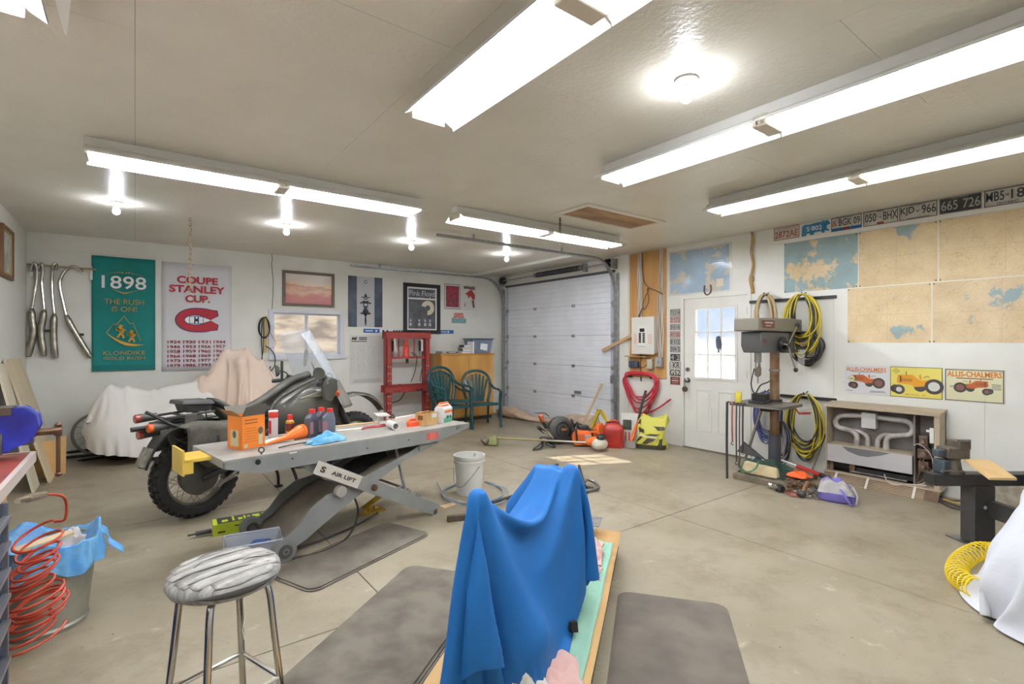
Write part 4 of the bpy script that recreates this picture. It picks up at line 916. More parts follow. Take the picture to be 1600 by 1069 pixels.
# black rails with hung hoses
for (a, b, z, lb) in ((3.20, 2.24, 1.955, 'upper black steel rail on the wall with hoses hung on it'), (2.83, 2.24, .828, 'lower black steel rail beside the heater with hoses hung on it')):
    t = thing('wall_rail', lb, 'rail', (XR, (a + b) / 2, z), -90)
    obj('rail', M().bx(-(a - b) / 2, (a - b) / 2, -.03, 0, -.016, .016), black_metal, t, smooth=0)
blk_h = mat('black_hose', (50, 48, 46), .45); yel_h = mat('yellow_hose', (196, 176, 50), .45); blu_h = mat('blue_violet_hose', (92, 98, 150), .5)
def hook(t, x, l=.10, z=.02): obj('hook', M().tube([(x, 0, z), (x, -l, z - .03), (x, -l - .01, z)], .007, 6, k=3), black_metal, t)
t = coil('hose_coil', 'thick bundle of black and yellow hose hung on the upper rail', 'hose', (XR - .035, 2.54, 2.0), (.145), .33, 13, .0085, None, rz_=-90, jit=.34, sag=.02, off=.05, seed=11, cols=[blk_h, yel_h]); hook(t, 0)
obj('wrap', M().tube([(-.15, -.08, -.38), (0, -.13, -.42), (.15, -.09, -.44)], .007, 6, k=4), blk_h, t)
t = coil('hose_coil', 'black cable loops hanging below the black and yellow hose bundle', 'hose', (XR - .035, 2.50, 1.56),   .13, .19, 9, .010, blk_h, rz_=-90, jit=.3, sag=.0, off=.04, seed=12); hook(t, 0, .06)
t = coil('hose_coil', 'tan and black hoses looped over the upper rail behind the drill press head', 'hose', (XR - .035, 2.96, 2.03), .105, .30, 4, .016, None, rz_=-90, jit=.2, sag=.0, off=.04, seed=13, cols=[blk_h, mat('tan_hose', (184, 160, 118), .5)]); hook(t, 0)
t = coil('hose_coil', 'yellow and black hose loops on the lower rail beside the heater', 'hose', (XR - .035, 2.52, .88),   .16, .36, 10, .0075, None, rz_=-90, jit=.26, sag=.08, off=.04, seed=14, cols=[yel_h, blk_h]); hook(t, 0)
t = coil('hose_coil', 'blue violet hose loops behind the drill press column', 'hose', (XR - .035, 2.95, .87),   .13, .30, 11, .008, blu_h, rz_=-90, jit=.22, sag=.05, off=.04, seed=15); hook(t, 0)
t = coil('cable_coil', 'black and white cable coil hanging to the floor beside the drill press column', 'cable', (XR - .10, 2.76, .55), .09, .24, 9, .007, None, rz_=-90, jit=.25, sag=.0, off=.04, seed=16, cols=[blk_h, mat('grey_cable', (150, 150, 160), .5)])
# ================================================================ CLOTH: small position based solver so sheets hang over what they cover
def drape(n, m, size, c, ang, caps, floor, steps=150, iters=8, z0=1.6, seed=0, grav=9.8, fric=.6, stretch=1.0, pins=None, skew=None, prebend=None, vmax=1.0, round_=0, bendk=1.0, nearcut=0):
    """n x m grid, size (w,l) metres, centre c, rotated ang; caps = [(a, b, ra, rb)]; floor(x, y) -> height"""
    rnd = np.random.RandomState(seed)
    u = np.linspace(-.5, .5, n); v = np.linspace(-.5, .5, m)
    U, Vv = np.meshgrid(u * size[0], v * size[1], indexing='ij')
    ca, sa = math.cos(ang), math.sin(ang)
    P = np.stack([c[0] + U * ca - Vv * sa, c[1] + U * sa + Vv * ca, np.full_like(U, z0)], -1)
    if round_:
        a_, b_ = U / size[0] * 2, Vv / size[1] * 2; k_ = np.sqrt(1 - round_ * np.minimum(a_ * a_, 1) * np.minimum(b_ * b_, 1) * .5); U2, V2 = U * k_, Vv * k_
        if nearcut: q_ = np.clip((U2 + .04) / .22, 0, 1); q_ = q_ * q_ * (3 - 2 * q_); lim = -.30; V2 = np.where(V2 < lim, lim + (V2 - lim) * (1 - nearcut * q_), V2)
        P[..., 0] = c[0] + U2 * ca - V2 * sa; P[..., 1] = c[1] + U2 * sa + V2 * ca
    R0 = P[..., :2].copy()
    P[..., 2] += rnd.normal(0, .004, U.shape)
    V = np.zeros_like(P); du = size[0] / (n - 1) * stretch; dv = size[1] / (m - 1) * stretch
    dd = math.hypot(du, dv)
    A = [(np.array(a, float), np.array(b, float), ra, rb) for a, b, ra, rb in caps]
    def con(P, s1, s2, L, k):
        d = P[s2] - P[s1]; ln = np.linalg.norm(d, axis=-1, keepdims=True) + 1e-9; q = d * (.5 * k * (ln - L) / ln)
        P[s1] += q; P[s2] -= q
    S = slice
    groups = []
    for o in (0, 1):
        e = (n - o) // 2 * 2
        groups.append(((S(o, o + e, 2), S(None)), (S(o + 1, o + e, 2), S(None)), du, 1))
        e = (m - o) // 2 * 2
        groups.append(((S(None), S(o, o + e, 2)), (S(None), S(o + 1, o + e, 2)), dv, 1))
    for o in (0, 1):
        e = (n - o) // 2 * 2
        groups.append(((S(o, o + e, 2), S(0, m - 1)), (S(o + 1, o + e, 2), S(1, m)), dd, .6))
        groups.append(((S(o, o + e, 2), S(1, m)), (S(o + 1, o + e, 2), S(0, m - 1)), dd, .6))
    bend = []
    for o in range(4):
        a0 = list(range(o, n - 2, 4)); bend.append(((np.array(a0), S(None)), (np.array(a0) + 2, S(None)), 2 * du, .12))
        a1 = list(range(o, m - 2, 4)); bend.append(((S(None), np.array(a1)), (S(None), np.array(a1) + 2), 2 * dv, .12))
    h = 1 / 60
    def rest(i1, i2): return np.linalg.norm(R0[i2] - R0[i1], axis=-1, keepdims=True) * stretch
    groups = [(a, b, rest(a, b), k) for a, b, L, k in groups]; bend = [(a, b, rest(a, b), k * bendk) for a, b, L, k in bend]
    P00 = P.copy()
    if pins: PI_ = np.array([q[0][0] for q in pins]); PJ_ = np.array([q[0][1] for q in pins]); PP_ = np.array([q[1] for q in pins])
    for st in range(steps):
        V[..., 2] -= grav * h; V *= .985
        Q = P.copy(); P = P + V * h
        for it in range(iters):
            for g_ in groups + (bend if it % 2 == 0 else []):
                i1, i2, L, k = g_
                d = P[i2] - P[i1]; ln = np.linalg.norm(d, axis=-1, keepdims=True) + 1e-9; q = d * (.5 * k * (ln - L) / ln)
                P[i1] = P[i1] + q; P[i2] = P[i2] - q
            hit = np.zeros(U.shape, bool)
            for a, b, ra, rb in A:
                ab = b - a; t = np.clip(((P - a) @ ab) / (ab @ ab + 1e-12), 0, 1); r = ra + (rb - ra) * t
                d = P - (a + t[..., None] * ab); ln = np.linalg.norm(d, axis=-1); w_ = ln < r
                if w_.any(): P[w_] += d[w_] / (ln[w_][:, None] + 1e-9) * (r[w_] - ln[w_])[:, None]; hit |= w_
            fz = floor(P[..., 0], P[..., 1]); w_ = P[..., 2] < fz
            P[..., 2] = np.where(w_, fz, P[..., 2]); hit |= w_
            if hit.any(): P[hit] = P[hit] * (1 - fric * .3) + Q[hit] * fric * .3
            if pins: 
                w_p = min(1, st / 50)
                P[PI_, PJ_] = P00[PI_, PJ_] * (1 - w_p) + PP_ * w_p
        V = (P - Q) / h
        sp = np.linalg.norm(V, axis=-1, keepdims=True); V *= np.minimum(1, vmax / (sp + 1e-9))
    return P
def cloth_obj(P, name, mt, parent=None, th=.004, mask=None):
    n, m = P.shape[:2]; q = M(); q.V = [tuple(p) for p in P.reshape(-1, 3)]
    q.F = [(i * m + j, (i + 1) * m + j, (i + 1) * m + j + 1, i * m + j + 1) for i in range(n - 1) for j in range(m - 1) if mask is None or mask(i / (n - 1), j / (m - 1))]
    return obj(name, q, mt, parent, smooth=180, sub=1, solid=th)
def onV(u, v, o, ang):    # point of the vertical plane through o along direction ang: (distance along it, height)
    d = ray(u, v); c, s = math.cos(R_(ang)), math.sin(R_(ang)); det = -d[0] * s + d[1] * c; t = (-o[0] * s + o[1] * c) / det
    return (d[0] * t - o[0]) * c + (d[1] * t - o[1]) * s, 1.46 + d[2] * t

# ================================================================ COVERED MINI BIKE ON A LOW LIFT (foreground)
BO = Vector((1.12, 1.56, 0)); BA = 36.7
def bl(s, p, z):          # s along the low lift, p to its right
    c, q = math.cos(R_(BA)), math.sin(R_(BA)); return (BO.x + s * c + p * q, BO.y + s * q - p * c, z)
cardb = mat('cardboard', (206, 168, 114), .8, c2=(190, 150, 98), vs=3, bump=.1, bs=20)
t = thing('low_lift_platform', 'low black lift platform with tread edges under the cardboard and the blue cover', 'platform', (BO.x, BO.y, 0), BA)
m = M().bx(-.75, 1.72, -.31, .31, .02, .13)
obj('frame', m, black_metal, t, bevel=.004, smooth=0)
m = M()
for k in range(120):
    x = -.70 + k * .02
    for s in (-1, 1): m.box((x, s * .314, .075 + (.02 if k % 2 else -.02)), (.016, .006, .004), ry=40 if k % 2 else -40)
o = obj('tread_pattern', m, mat('tread_steel', (104, 100, 96), .4, .7), t, smooth=0); o['kind'] = 'stuff'
for s in (-.6, 1.6):
    obj('foot', M().bx(s - .05, s + .05, -.28, .28, 0, .02), black_metal, t, smooth=0)
t = thing('cardboard_sheet', 'near flattened cardboard sheet on the low platform under the blue cover', 'cardboard', (BO.x, BO.y, 0), BA)
obj('sheet', M().grid(lambda u, v: (-.75 + u * 2.02, -.33 + v * .62, .138 + .008 * math.sin(u * 7 + v * 3) + .012 * (abs(v - .5) * 2) ** 4), 24, 8), cardb, t, solid=.005)
t = thing('cardboard_sheet', 'far flattened cardboard piece at the end of the low platform', 'cardboard', (BO.x, BO.y, 0), BA)
obj('sheet', M().grid(lambda u, v: (1.20 + u * .49, -.33 + v * .60, .150 + .004 * math.sin(u * 7 + v * 3)), 8, 6), cardb, t, solid=.005)
t = thing('pale_green_towel', 'pale green towel spread on the right half of the low platform', 'towel', (BO.x, BO.y, 0), BA)
obj('cloth', M().grid(lambda u, v: (-.10 + u * (1.55 + .1 * v), -.30 + v * (.31 + .05 * math.sin(u * 3)), .160 + .005 * math.sin(u * 21 + v * 5) + .004 * math.sin(v * 17 + u * 9)), 50, 16), mat('green_towel', (150, 194, 172), .9, var=.05, vs=9, bump=.3, bs=120), t, solid=.005)
pinkm = mat('pink_towel', (216, 176, 166), .9, var=.04, vs=9, bump=.3, bs=120)
def crumple(name, label, cat, c, rx, ry, h, mt, seed, rz=0, n=34, power=2.5, th=.006, freq=1):
    rnd = random.Random(seed); ph = [rnd.uniform(0, 6.28) for _ in range(12)]
    t = thing(name, label, cat, c, rz)
    def f(u, v):
        x, y = (u - .5) * 2, (v - .5) * 2; r = min(1, (abs(x) ** power + abs(y) ** power) ** (1 / power)); e = max(0, 1 - r ** 2.2)
        fo = .5 + .28 * math.sin(5 * freq * x + ph[0] + 2 * math.sin(3 * y + ph[1])) + .22 * math.sin(8 * freq * y + ph[2] + 1.6 * math.sin(4 * x + ph[3])) + .12 * math.sin(15 * freq * x + 11 * y + ph[4])
        k = 1 + .10 * math.sin(3 * math.atan2(y, x) + ph[5]) + .05 * math.sin(7 * math.atan2(y, x) + ph[6])
        return (x * rx * k, y * ry * k, .004 + h * e ** .6 * (.35 + .65 * fo))
    obj('cloth', M().grid(f, n, n), mt, t, smooth=180, solid=th); return t
crumple('pink_towel', 'crumpled pale pink towel below the blue cover at the right of its hem', 'towel', bl(.03, .17, .148), .24, .13, .075, pinkm, 3, BA)
crumple('white_towel', 'bunched white towel under the near hem of the blue cover', 'towel', bl(-.06, .03, .150), .10, .16, .20, mat('white_towel', (222, 220, 208), .95, bump=.5, bs=90), 5, BA, freq=1.3)
crumple('pale_pink_rag', 'pale pink rag sticking out at the far right of the blue cover', 'rag', bl(1.26, .14, .168), .16, .11, .09, pinkm, 8, BA)
crumple('pale_pink_rag', 'small pale rag on the green towel beside the blue cover', 'rag', bl(.98, .21, .168), .07, .06, .05, pinkm, 9, BA)
# wheel clamp and steel pieces of the lift
t = thing('wheel_clamp', 'dark steel wheel clamp with a thin plate at the far end of the low platform', 'clamp', bl(1.60, .02, .155), BA)
obj('block', M().bx(-.06, .06, .10, .22, 0, .075), black_metal, t, bevel=.004, smooth=0); obj('plate', M().bx(-.09, .09, -.18, .30, .078, .086), steel, t, smooth=0); obj('base', M().bx(-.08, .08, .06, .26, 0, .014), black_metal, t, smooth=0)
t = thing('steel_side_bar', 'rusty square steel bar sticking out left of the blue covered bike', 'bar', (2.22, 3.50, 0), -20)
obj('bar', M().bx(-.20, .26, -.02, .02, .0, .045), mat('rusty_bar', (96, 84, 72), .6, .5, var=.2, vs=20), t, smooth=0); obj('end_cap', M().bx(-.206, -.20, -.018, .018, .002, .043), black_metal, t, smooth=0)
t = thing('motorcycle_chock', 'black steel wheel chock pieces on the floor behind the blue cover', 'wheel chock', (3.56, 3.70, 0), 25)
obj('arm', M().bar((-.25, .10, .05), (.20, .28, .10), .03, .06).bar((.20, .28, .10), (.30, .30, .10), .04, .05), black_metal, t, bevel=.003, smooth=0)
obj('arm', M().bar((-.15, -.18, .04), (.22, .02, .13), .02, .07), black_metal, t, smooth=0)
obj('loop', M().tube([(-.22, -.16, .02), (-.05, -.28, .02), (.10, -.20, .03), (.10, -.12, .05), (-.05, -.14, .06)], .015, 8, k=4), steel, t)
obj('base_plate', M().bx(-.28, .0, -.22, .0, 0, .015), black_metal, t, smooth=0)
# mats
def rounded(w, h, r, n=6):
    p = []
    for cx, cy, a0 in ((w / 2 - r, h / 2 - r, 0), (-w / 2 + r, h / 2 - r, 90), (-w / 2 + r, -h / 2 + r, 180), (w / 2 - r, -h / 2 + r, 270)):
        p += [(cx + r * math.cos(R_(a0 + 90 * i / n)), cy + r * math.sin(R_(a0 + 90 * i / n))) for i in range(n + 1)]
    return p
matm = mat('rubber_mat', (112, 103, 92), .8, c2=(90, 82, 73), vs=4, bump=.15, bs=60, pos=(.35, .65))
def floormat(label, c, rz, w, l, mt=matm, th=.014):
    t = thing('floor_mat', label, 'mat', (c[0], c[1], 0), rz, 'grey rubber anti-fatigue mats')
    obj('border', M().prism(rounded(w, l, .07), .001, th * .5, 'xy'), mt, t, bevel=.003)
    obj('pad', M().prism(rounded(w - .03, l - .03, .06), th * .5, th, 'xy'), mt, t, bevel=.003)
floormat('stained grey rubber mat in front of the grey motorcycle lift table', (1.22, 3.43), 22, 1.06, .47, mat('rubber_mat_stained', (112, 104, 92), .85, c2=(88, 80, 70), vs=5, bump=.15, bs=60, pos=(.35, .6)))
floormat('grey rubber mat to the left of the blue covered mini bike', (1.06, 2.38), BA, 1.35, .58, mat('rubber_mat_stained', (112, 104, 92)))
floormat('dark grey rubber mat to the right of the blue covered mini bike', (1.90, 1.32), BA + 1, 1.35, .58)
# the bike body under the cover is only shape; what shows is the cover, plus its black foot peg
blue = mat('blue_cover', (8, 100, 172), .72, var=.05, vs=2.5, bump=.15, bs=160)
caps = []
def cp(a, b, ra, rb=None): caps.append((bl(*a), bl(*b), ra, rb or ra))
def near_hit(u, v, s):    # point seen at (u, v) at distance s along the low lift
    c, q = math.cos(R_(BA)), math.sin(R_(BA)); d = ray(u, v); ds = d[0] * c + d[1] * q; t = (s + BO.x * c + BO.y * q) / ds
    x, y = d[0] * t - BO.x, d[1] * t - BO.y; return s, x * q - y * c, 1.46 + d[2] * t
cp((-.12, -.05, .38), (-.11, -.05, .85), .05, .04)
cp((-.08, -.04, .52), (.22, -.01, .58), .07, .08); cp((.22, -.01, .58), (.55, .07, .68), .08, .08)
cp((.60, .03, .80), (.60, .15, .79), .045); cp((.60, .15, .78), (.57, .185, .55), .045, .055); cp((.57, .185, .55), (.56, .17, .25), .055, .06)
cp((.60, .0, .78), (.62, -.12, .62), .045, .05)
cp((-.04, -.09, .55), (-.02, -.13, .30), .06, .07); cp((.02, -.03, .32), (.02, .03, .32), .15); cp((.78, -.02, .32), (.78, .04, .32), .15); cp((.1, 0, .38), (.75, .03, .38), .12)
def lowfloor(x, y):
    s = (x - BO.x) * math.cos(R_(BA)) + (y - BO.y) * math.sin(R_(BA)); p = (x - BO.x) * math.sin(R_(BA)) - (y - BO.y) * math.cos(R_(BA))
    return np.where((abs(p) < .34) & (s < 1.7) & (s > -.76), .172, .012)
NS, NP_ = 92, 62; LS, LP = 2.06, 1.38
pins = []
def pin(s_, p_, q, k=2, hs=1, R=.05):
    i = int(round((p_ / LP + .5) * (NP_ - 1))); j = int(round((s_ / LS + .5) * (NS - 1)))
    for a in range(-k, k + 1):
        for b_ in range(-k * hs, k * hs + 1):
            if a * a + b_ * b_ > k * k + 1: continue
            x, y = a * LP / (NP_ - 1), b_ * LS / (NS - 1); r = min(math.hypot(x, y), R * 1.5); f = math.sin(min(r / R, PI / 2)) * R / (r + 1e-9) if r > 0 else 1
            pins.append(((i + a, j + b_), bl(q[0] + y * f, q[1] + x * f, q[2] - R * (1 - math.cos(min(r / R, PI / 2))))))
pin(-.32, -.06, (-.12, -.05, .93), 2, 1, .04); pin(.44, .01, (.60, .03, .875), 3); pin(.44, .05, (.60, .065, .876), 3); pin(.44, .085, (.60, .10, .876), 3); pin(.44, .12, (.60, .135, .870), 3); pin(.44, .155, (.60, .165, .862), 3)
pins = list({k: v for k, v in pins}.items())
P = drape(NP_, NS, (LP, LS), bl(.16, .045, 0)[:2], R_(BA - 90), caps, lowfloor, steps=210, iters=16, z0=.93, seed=3, fric=.4, pins=pins, round_=1.0, bendk=.5, nearcut=.52)
cb = thing('blue_covered_mini_bike', 'small motorcycle hidden under a bright blue cloth cover on the low lift', 'covered motorcycle', (BO.x, BO.y, 0), 0)
P = P - np.array([BO.x, BO.y, 0]); o = cloth_obj(P, 'cover', blue, cb)
m = M(); m.T = Matrix.Rotation(R_(BA), 4, 'Z')
for x in (.02, .78): m.ring((x, 0, .315), (0, 1, 0), .105, .035, 24, 8)
obj('tyre', m, rubber, cb, smooth=60)
m = M(); m.T = Matrix.Rotation(R_(BA), 4, 'Z'); m.box((.37, -.215, .205), (.07, .03, .04), rz=25, ry=20).tube([(.38, -.1, .24), (.35, -.21, .20)], .01)
obj('foot_peg', m, rubber, cb)
m = M(); m.T = Matrix.Rotation(R_(BA), 4, 'Z'); m.tube([(.02, 0, .32), (.3, 0, .45), (.78, -.02, .32)], .04).tube([(.3, 0, .45), (.6, 0, .66)], .03).tube([(-.12, .05, .3), (-.12, .05, .80)], .015)
obj('frame', m, black_metal, cb)

# ================================================================ COVERED MOTORCYCLE AT THE BACK WALL
capsW = [((-.36, 7.80, .70), (-.12, 7.80, .88), .05, .05), ((-.12, 7.80, .88), (.12, 7.8, .80), .05, .05), ((.12, 7.8, .80), (.75, 7.8, .90), .06, .06), ((-.22, 7.62, .84), (-.22, 7.98, .84), .04, .04),
         ((-.14, 7.76, .34), (-.14, 7.84, .34), .33, .33), ((.3, 7.7, .45), (.8, 7.7, .5), .16, .16), ((1.35, 7.8, .34), (1.35, 7.86, .34), .32, .32)]
capsP = [((.98, 7.78, 1.28), (1.22, 7.78, 1.29), .07, .07), ((.74, 7.8, .88), (.98, 7.8, 1.24), .06, .06), ((1.15, 7.62, 1.18), (1.15, 7.94, 1.18), .08, .08), ((1.22, 7.78, 1.26), (1.46, 7.78, .85), .09, .14), ((.75, 7.8, .85), (1.4, 7.8, .8), .12, .2), ((1.35, 7.8, .34), (1.35, 7.86, .34), .32, .32)]
def mkpins(lst, n, m, size, k=2, R=.05):
    out = {}
    for u_, v_, q in lst:
        i = int(round((u_ / size[0] + .5) * (n - 1))); j = int(round((v_ / size[1] + .5) * (m - 1)))
        for a in range(-k, k + 1):
            for b_ in range(-k, k + 1):
                if a * a + b_ * b_ > k * k + 1: continue
                x, y = a * size[0] / (n - 1), b_ * size[1] / (m - 1); r = math.hypot(x, y); f = math.sin(min(r / R, PI / 2)) * R / (r + 1e-9) if r > 0 else 1
                out[(i + a, j + b_)] = (q[0] + x * f, q[1] + y * f, q[2] - R * (1 - math.cos(min(r / R, PI / 2))))
    return list(out.items())
sw = (1.95, 1.72); P1 = drape(64, 56, sw, (.22, 7.80), 0, capsW, lambda x, y: np.full_like(x, .02), steps=150, iters=12, z0=1.0, seed=5, fric=.6, round_=.8, bendk=.5,
    pins=mkpins([(-.52, .0, (-.24, 7.78, .955)), (-.34, .0, (-.08, 7.80, .93)), (.48, .0, (.72, 7.80, .985)), (-.05, 0, (.18, 7.8, .875))], 64, 56, sw))
sp_ = (1.35, 2.45); P2 = drape(48, 78, sp_, (1.14, 7.80), 0, capsP, lambda x, y: np.full_like(x, .03), steps=150, iters=12, z0=1.45, seed=6, fric=.6, round_=.7, bendk=.5,
    pins=mkpins([(-.10, 0, (1.0, 7.78, 1.375)), (.14, 0, (1.23, 7.78, 1.385)), (.36, 0, (1.42, 7.78, 1.22)), (-.46, 0, (.72, 7.80, 1.02))], 48, 78, sp_))
P1[..., 1] = np.minimum(P1[..., 1], YB - .02); P2[..., 1] = np.minimum(P2[..., 1], YB - .02)
cm = thing('covered_motorcycle', 'motorcycle by the back wall under a white sheet and a peach sheet', 'covered motorcycle', (.5, 7.8, 0), 0)
off_ = np.array([.5, 7.8, 0])
cloth_obj(P1 - off_, 'white_sheet', mat('white_sheet', (226, 222, 216), .85), cm)
cloth_obj(P2 - off_, 'peach_sheet', mat('peach_sheet', (226, 204, 186), .85), cm)['label'] = 'peach coloured sheet over the windshield'
obj('hidden_frame', M().tube([(-.6, 0, .36), (-.1, 0, .6), (.8, 0, .7), (.9, 0, .34)], .03), black_metal, cm)
obj('tyre', M().ring((-.64, 0, .31), (0, 1, 0), .25, .05, 28, 8), rubber, cm, smooth=60); obj('tyre', M().ring((.66, 0, .31), (0, 1, 0), .25, .05, 28, 8), rubber, cm, smooth=60)
# loose wheel sticking out at the left and dark clutter on the floor
t = thing('spare_rim', 'bare grey wheel rim with dark hub leaning behind the white sheet', 'wheel', (-.36, 8.2, .30), 0)
obj('rim', M().ring((0, 0, 0), (.12, 1, .1), .265, .017, 40, 8), mat('grey_rim', (150, 144, 134), .5, .5), t, smooth=60)
obj('hub', M().lathe([(.03, -.05), (.10, -.04), (.12, 0), (.10, .04), (.03, .05)], ax=(.12, 1, .1)), mat('dirty_hub', (110, 100, 84), .7), t)
m = M()
for i in range(18):
    a = 2 * PI * i / 18; m.cyl((math.cos(a) * .1, 0, math.sin(a) * .1), (math.cos(a + .25) * .255, 0, math.sin(a + .25) * .255), .0022, n=5)
o = obj('spokes', m, steel, t); o['kind'] = 'stuff'
for k, (x, y, z, l, rz, lb) in enumerate([(-.42, 8.30, .09, .5, 6, 'upper of the dark bars lying behind the covered motorcycle'), (-.45, 8.2, .04, .55, -4, 'lower dark bar on the floor behind the bare wheel'), (-.30, 8.02, .03, .45, 12, 'dark bar nearest the cardboard on the floor')]):
    tag(obj('iron_bar', M().box((0, 0, 0), (l, .05, .03)).box((l * .2, 0, .02), (.05, .09, .03)).cyl((-l / 2, 0, 0), (-l / 2 - .03, 0, 0), .012), black_metal, loc=(x, y, z), rot=(0, 0, R_(rz)), bevel=.003), lb, 'bar', 'dark bars on the floor')
# leaning boards in the corner
for k, (y0, y1, zt, xb, c, lb) in enumerate([(7.02, 7.86, 1.28, -.70, (206, 190, 158), 'wide beige panel leaning against the left wall near the corner'), (6.66, 7.0, 1.25, -.78, (214, 204, 178), 'narrow pale panel leaning on the left wall beside the wide beige one')]):
    q = M(); v = [(XL + .03, y0, zt), (XL + .03, y1, zt), (xb, y1, .0), (xb, y0, .0)]
    q.add(v + [(a_ - .02, b_, max(c_, .002)) for a_, b_, c_ in v], [(0, 3, 2, 1), (4, 5, 6, 7), (0, 1, 5, 4), (1, 2, 6, 5), (2, 3, 7, 6), (3, 0, 4, 7)])
    tag(obj('leaning_board', q, mat('board%d' % k, c, .6, var=.05, vs=3), smooth=0), lb, 'board', 'panels leaning by the left corner')
t = thing('cardboard_piece', 'brown cardboard piece standing on edge left of the white sheet', 'cardboard', (-.755, 7.35, 0), -4)
obj('panel', M().prism([(-.14, .03), (-.09, .0), (.12, .015), (.15, .02), (.155, .44), (.10, .41), (-.05, .385), (-.16, .36)], -.02, -.012), cardb, t, smooth=0)
obj('side_flap', M().add([(-.14, -.02, .03), (-.16, -.02, .36), (-.24, .10, .34), (-.20, .10, .0)], [(0, 1, 2, 3)]), cardb, t, solid=.004, smooth=0)
# ================================================================ WORK BENCH WITH VISE, LEFT EDGE
t = thing('workbench', 'wooden workbench with red top and pale edge along the left wall', 'workbench', (XL, 1.8, 0), 0)
redtop = mat('red_bench_top', (150, 62, 48), .5, c2=(120, 50, 40), vs=5)
obj('top', M().bx(.01, .635, -1.2, 1.72, .86, .897), redtop, t, smooth=0)
obj('front_edge', M().bx(.635, .655, -1.2, 1.735, .85, .90), mat('pale_edge', (200, 186, 178), .5), t, smooth=0); obj('end_edge', M().bx(.01, .655, 1.72, 1.735, .85, .90), mat('pale_edge', (200, 186, 178)), t, smooth=0)
pine = mat('pine_post', (204, 160, 100), .6, c2=(184, 136, 82), vs=4, scale=(1, 1, .15))
obj('leg', M().bx(.56, .60, 1.18, 1.36, 0, .86), pine, t, smooth=0); obj('leg', M().bx(.02, .10, 1.18, 1.36, 0, .86), pine, t, smooth=0)
obj('apron', M().bx(.56, .60, .93, 1.18, .76, .86), pine, t, smooth=0); obj('stretcher', M().bx(.05, .58, 1.24, 1.28, .66, .76), pine, t, smooth=0)
obj('low_side_board', M().bx(.10, .56, 1.40, 1.42, .55, .86), mat('grey_board', (170, 164, 150), .7), t, smooth=0)
navyp = mat('toolbox_blue', (24, 46, 96), .4)
t = thing('tool_cabinet', 'dark blue steel drawer cabinet under the workbench at the left photo edge', 'tool cabinet', (XL + .02, 2.05, 0), 0)
obj('body', M().bx(0, .61, -.68, .68, .06, .84), navyp, t, bevel=.004, smooth=0)
zz = [.10, .26, .40, .50, .60, .70, .80]
for a, b in zip(zz, zz[1:]):
    d = obj('drawer', M().bx(.61, .632, -.66, .66, a + .006, b - .006), navyp, t, bevel=.002, smooth=0)
    obj('handle', M().bx(.632, .658, -.66, .66, b - .022, b - .008), mat('aluminium_pull', (176, 178, 182), .35, .8), d, smooth=0)
obj('corner_post', M().bx(.60, .648, .66, .685, .04, .84), mat('grey_post', (120, 124, 130), .5, .4), t, smooth=0)
for sx in (.05, .55):
    for sy in (-.6, .6): obj('caster', M().cyl((sx, sy - .015, .03), (sx, sy + .015, .03), .03), rubber, t)
# vise
vb = mat('vise_blue', (28, 52, 176), .3, coat=.4, c2=(20, 36, 130), vs=7)
t = thing('bench_vise', 'large blue bench vise bolted on the end of the workbench', 'vise', (-.64, 3.40, .897), 0)
obj('base', M().lathe([(.13, 0), (.13, .02), (.10, .03), (.085, .05), (.085, .06)], (-.02, 0, 0), n=28), vb, t)
obj('rear_body', M().prism([(-.26, .04), (.03, .035), (.05, .10), (.01, .13), (-.03, .135), (-.045, .165), (-.03, .20), (-.04, .225), (-.10, .235), (-.17, .20), (-.28, .16)], -.065, .065), vb, t, bevel=.006)
obj('front_jaw', M().prism([(.05, .03), (.15, .045), (.235, .09), (.26, .15), (.25, .205), (.21, .24), (.11, .245), (.095, .21), (.115, .17), (.10, .14), (.055, .115)], -.063, .063), vb, t, bevel=.006)
obj('jaw_plate', M().bx(-.10, -.028, -.068, .068, .205, .240), mat('jaw_brown', (104, 92, 84), .4, .7), t, smooth=0); obj('jaw_plate', M().bx(.10, .17, -.068, .068, .215, .250), mat('jaw_brown', (104, 92, 84)), t, smooth=0)
obj('side_casting', M().bx(.03, .14, -.0715, -.06, .03, .13), mat('vise_grey', (104, 106, 112), .4, .6), t, bevel=.004); obj('slide', M().bx(-.1, .24, -.03, .03, .06, .115), mat('vise_grey', (104, 106, 112), .4, .6), t, bevel=.004, smooth=0)
obj('spindle', M().cyl((.22, 0, .115), (.335, 0, .115), .018).cyl((.315, 0, .115), (.345, 0, .115), .025), mat('brown_steel', (110, 84, 66), .4, .7), t)
obj('handle_bar', M().cyl((.33, 0, .14), (.33, 0, -.10), .009).ell((.33, 0, .145), (.014, .014, .012)).ell((.33, 0, -.105), (.014, .014, .012)), mat('brown_steel', (110, 84, 66)), t)
tag(obj('wire_scrap', M().tube([(0, 0, 0), (.015, 0, .05), (.02, 0, .09), (.035, 0, .13), (.032, 0, .17), (.04, 0, .18)], .003, 6, k=4), mat('rust_wire', (120, 70, 50), .6), loc=(-.60, 3.36, 1.06)), 'short rusty wire standing in the jaws of the blue vise', 'wire')
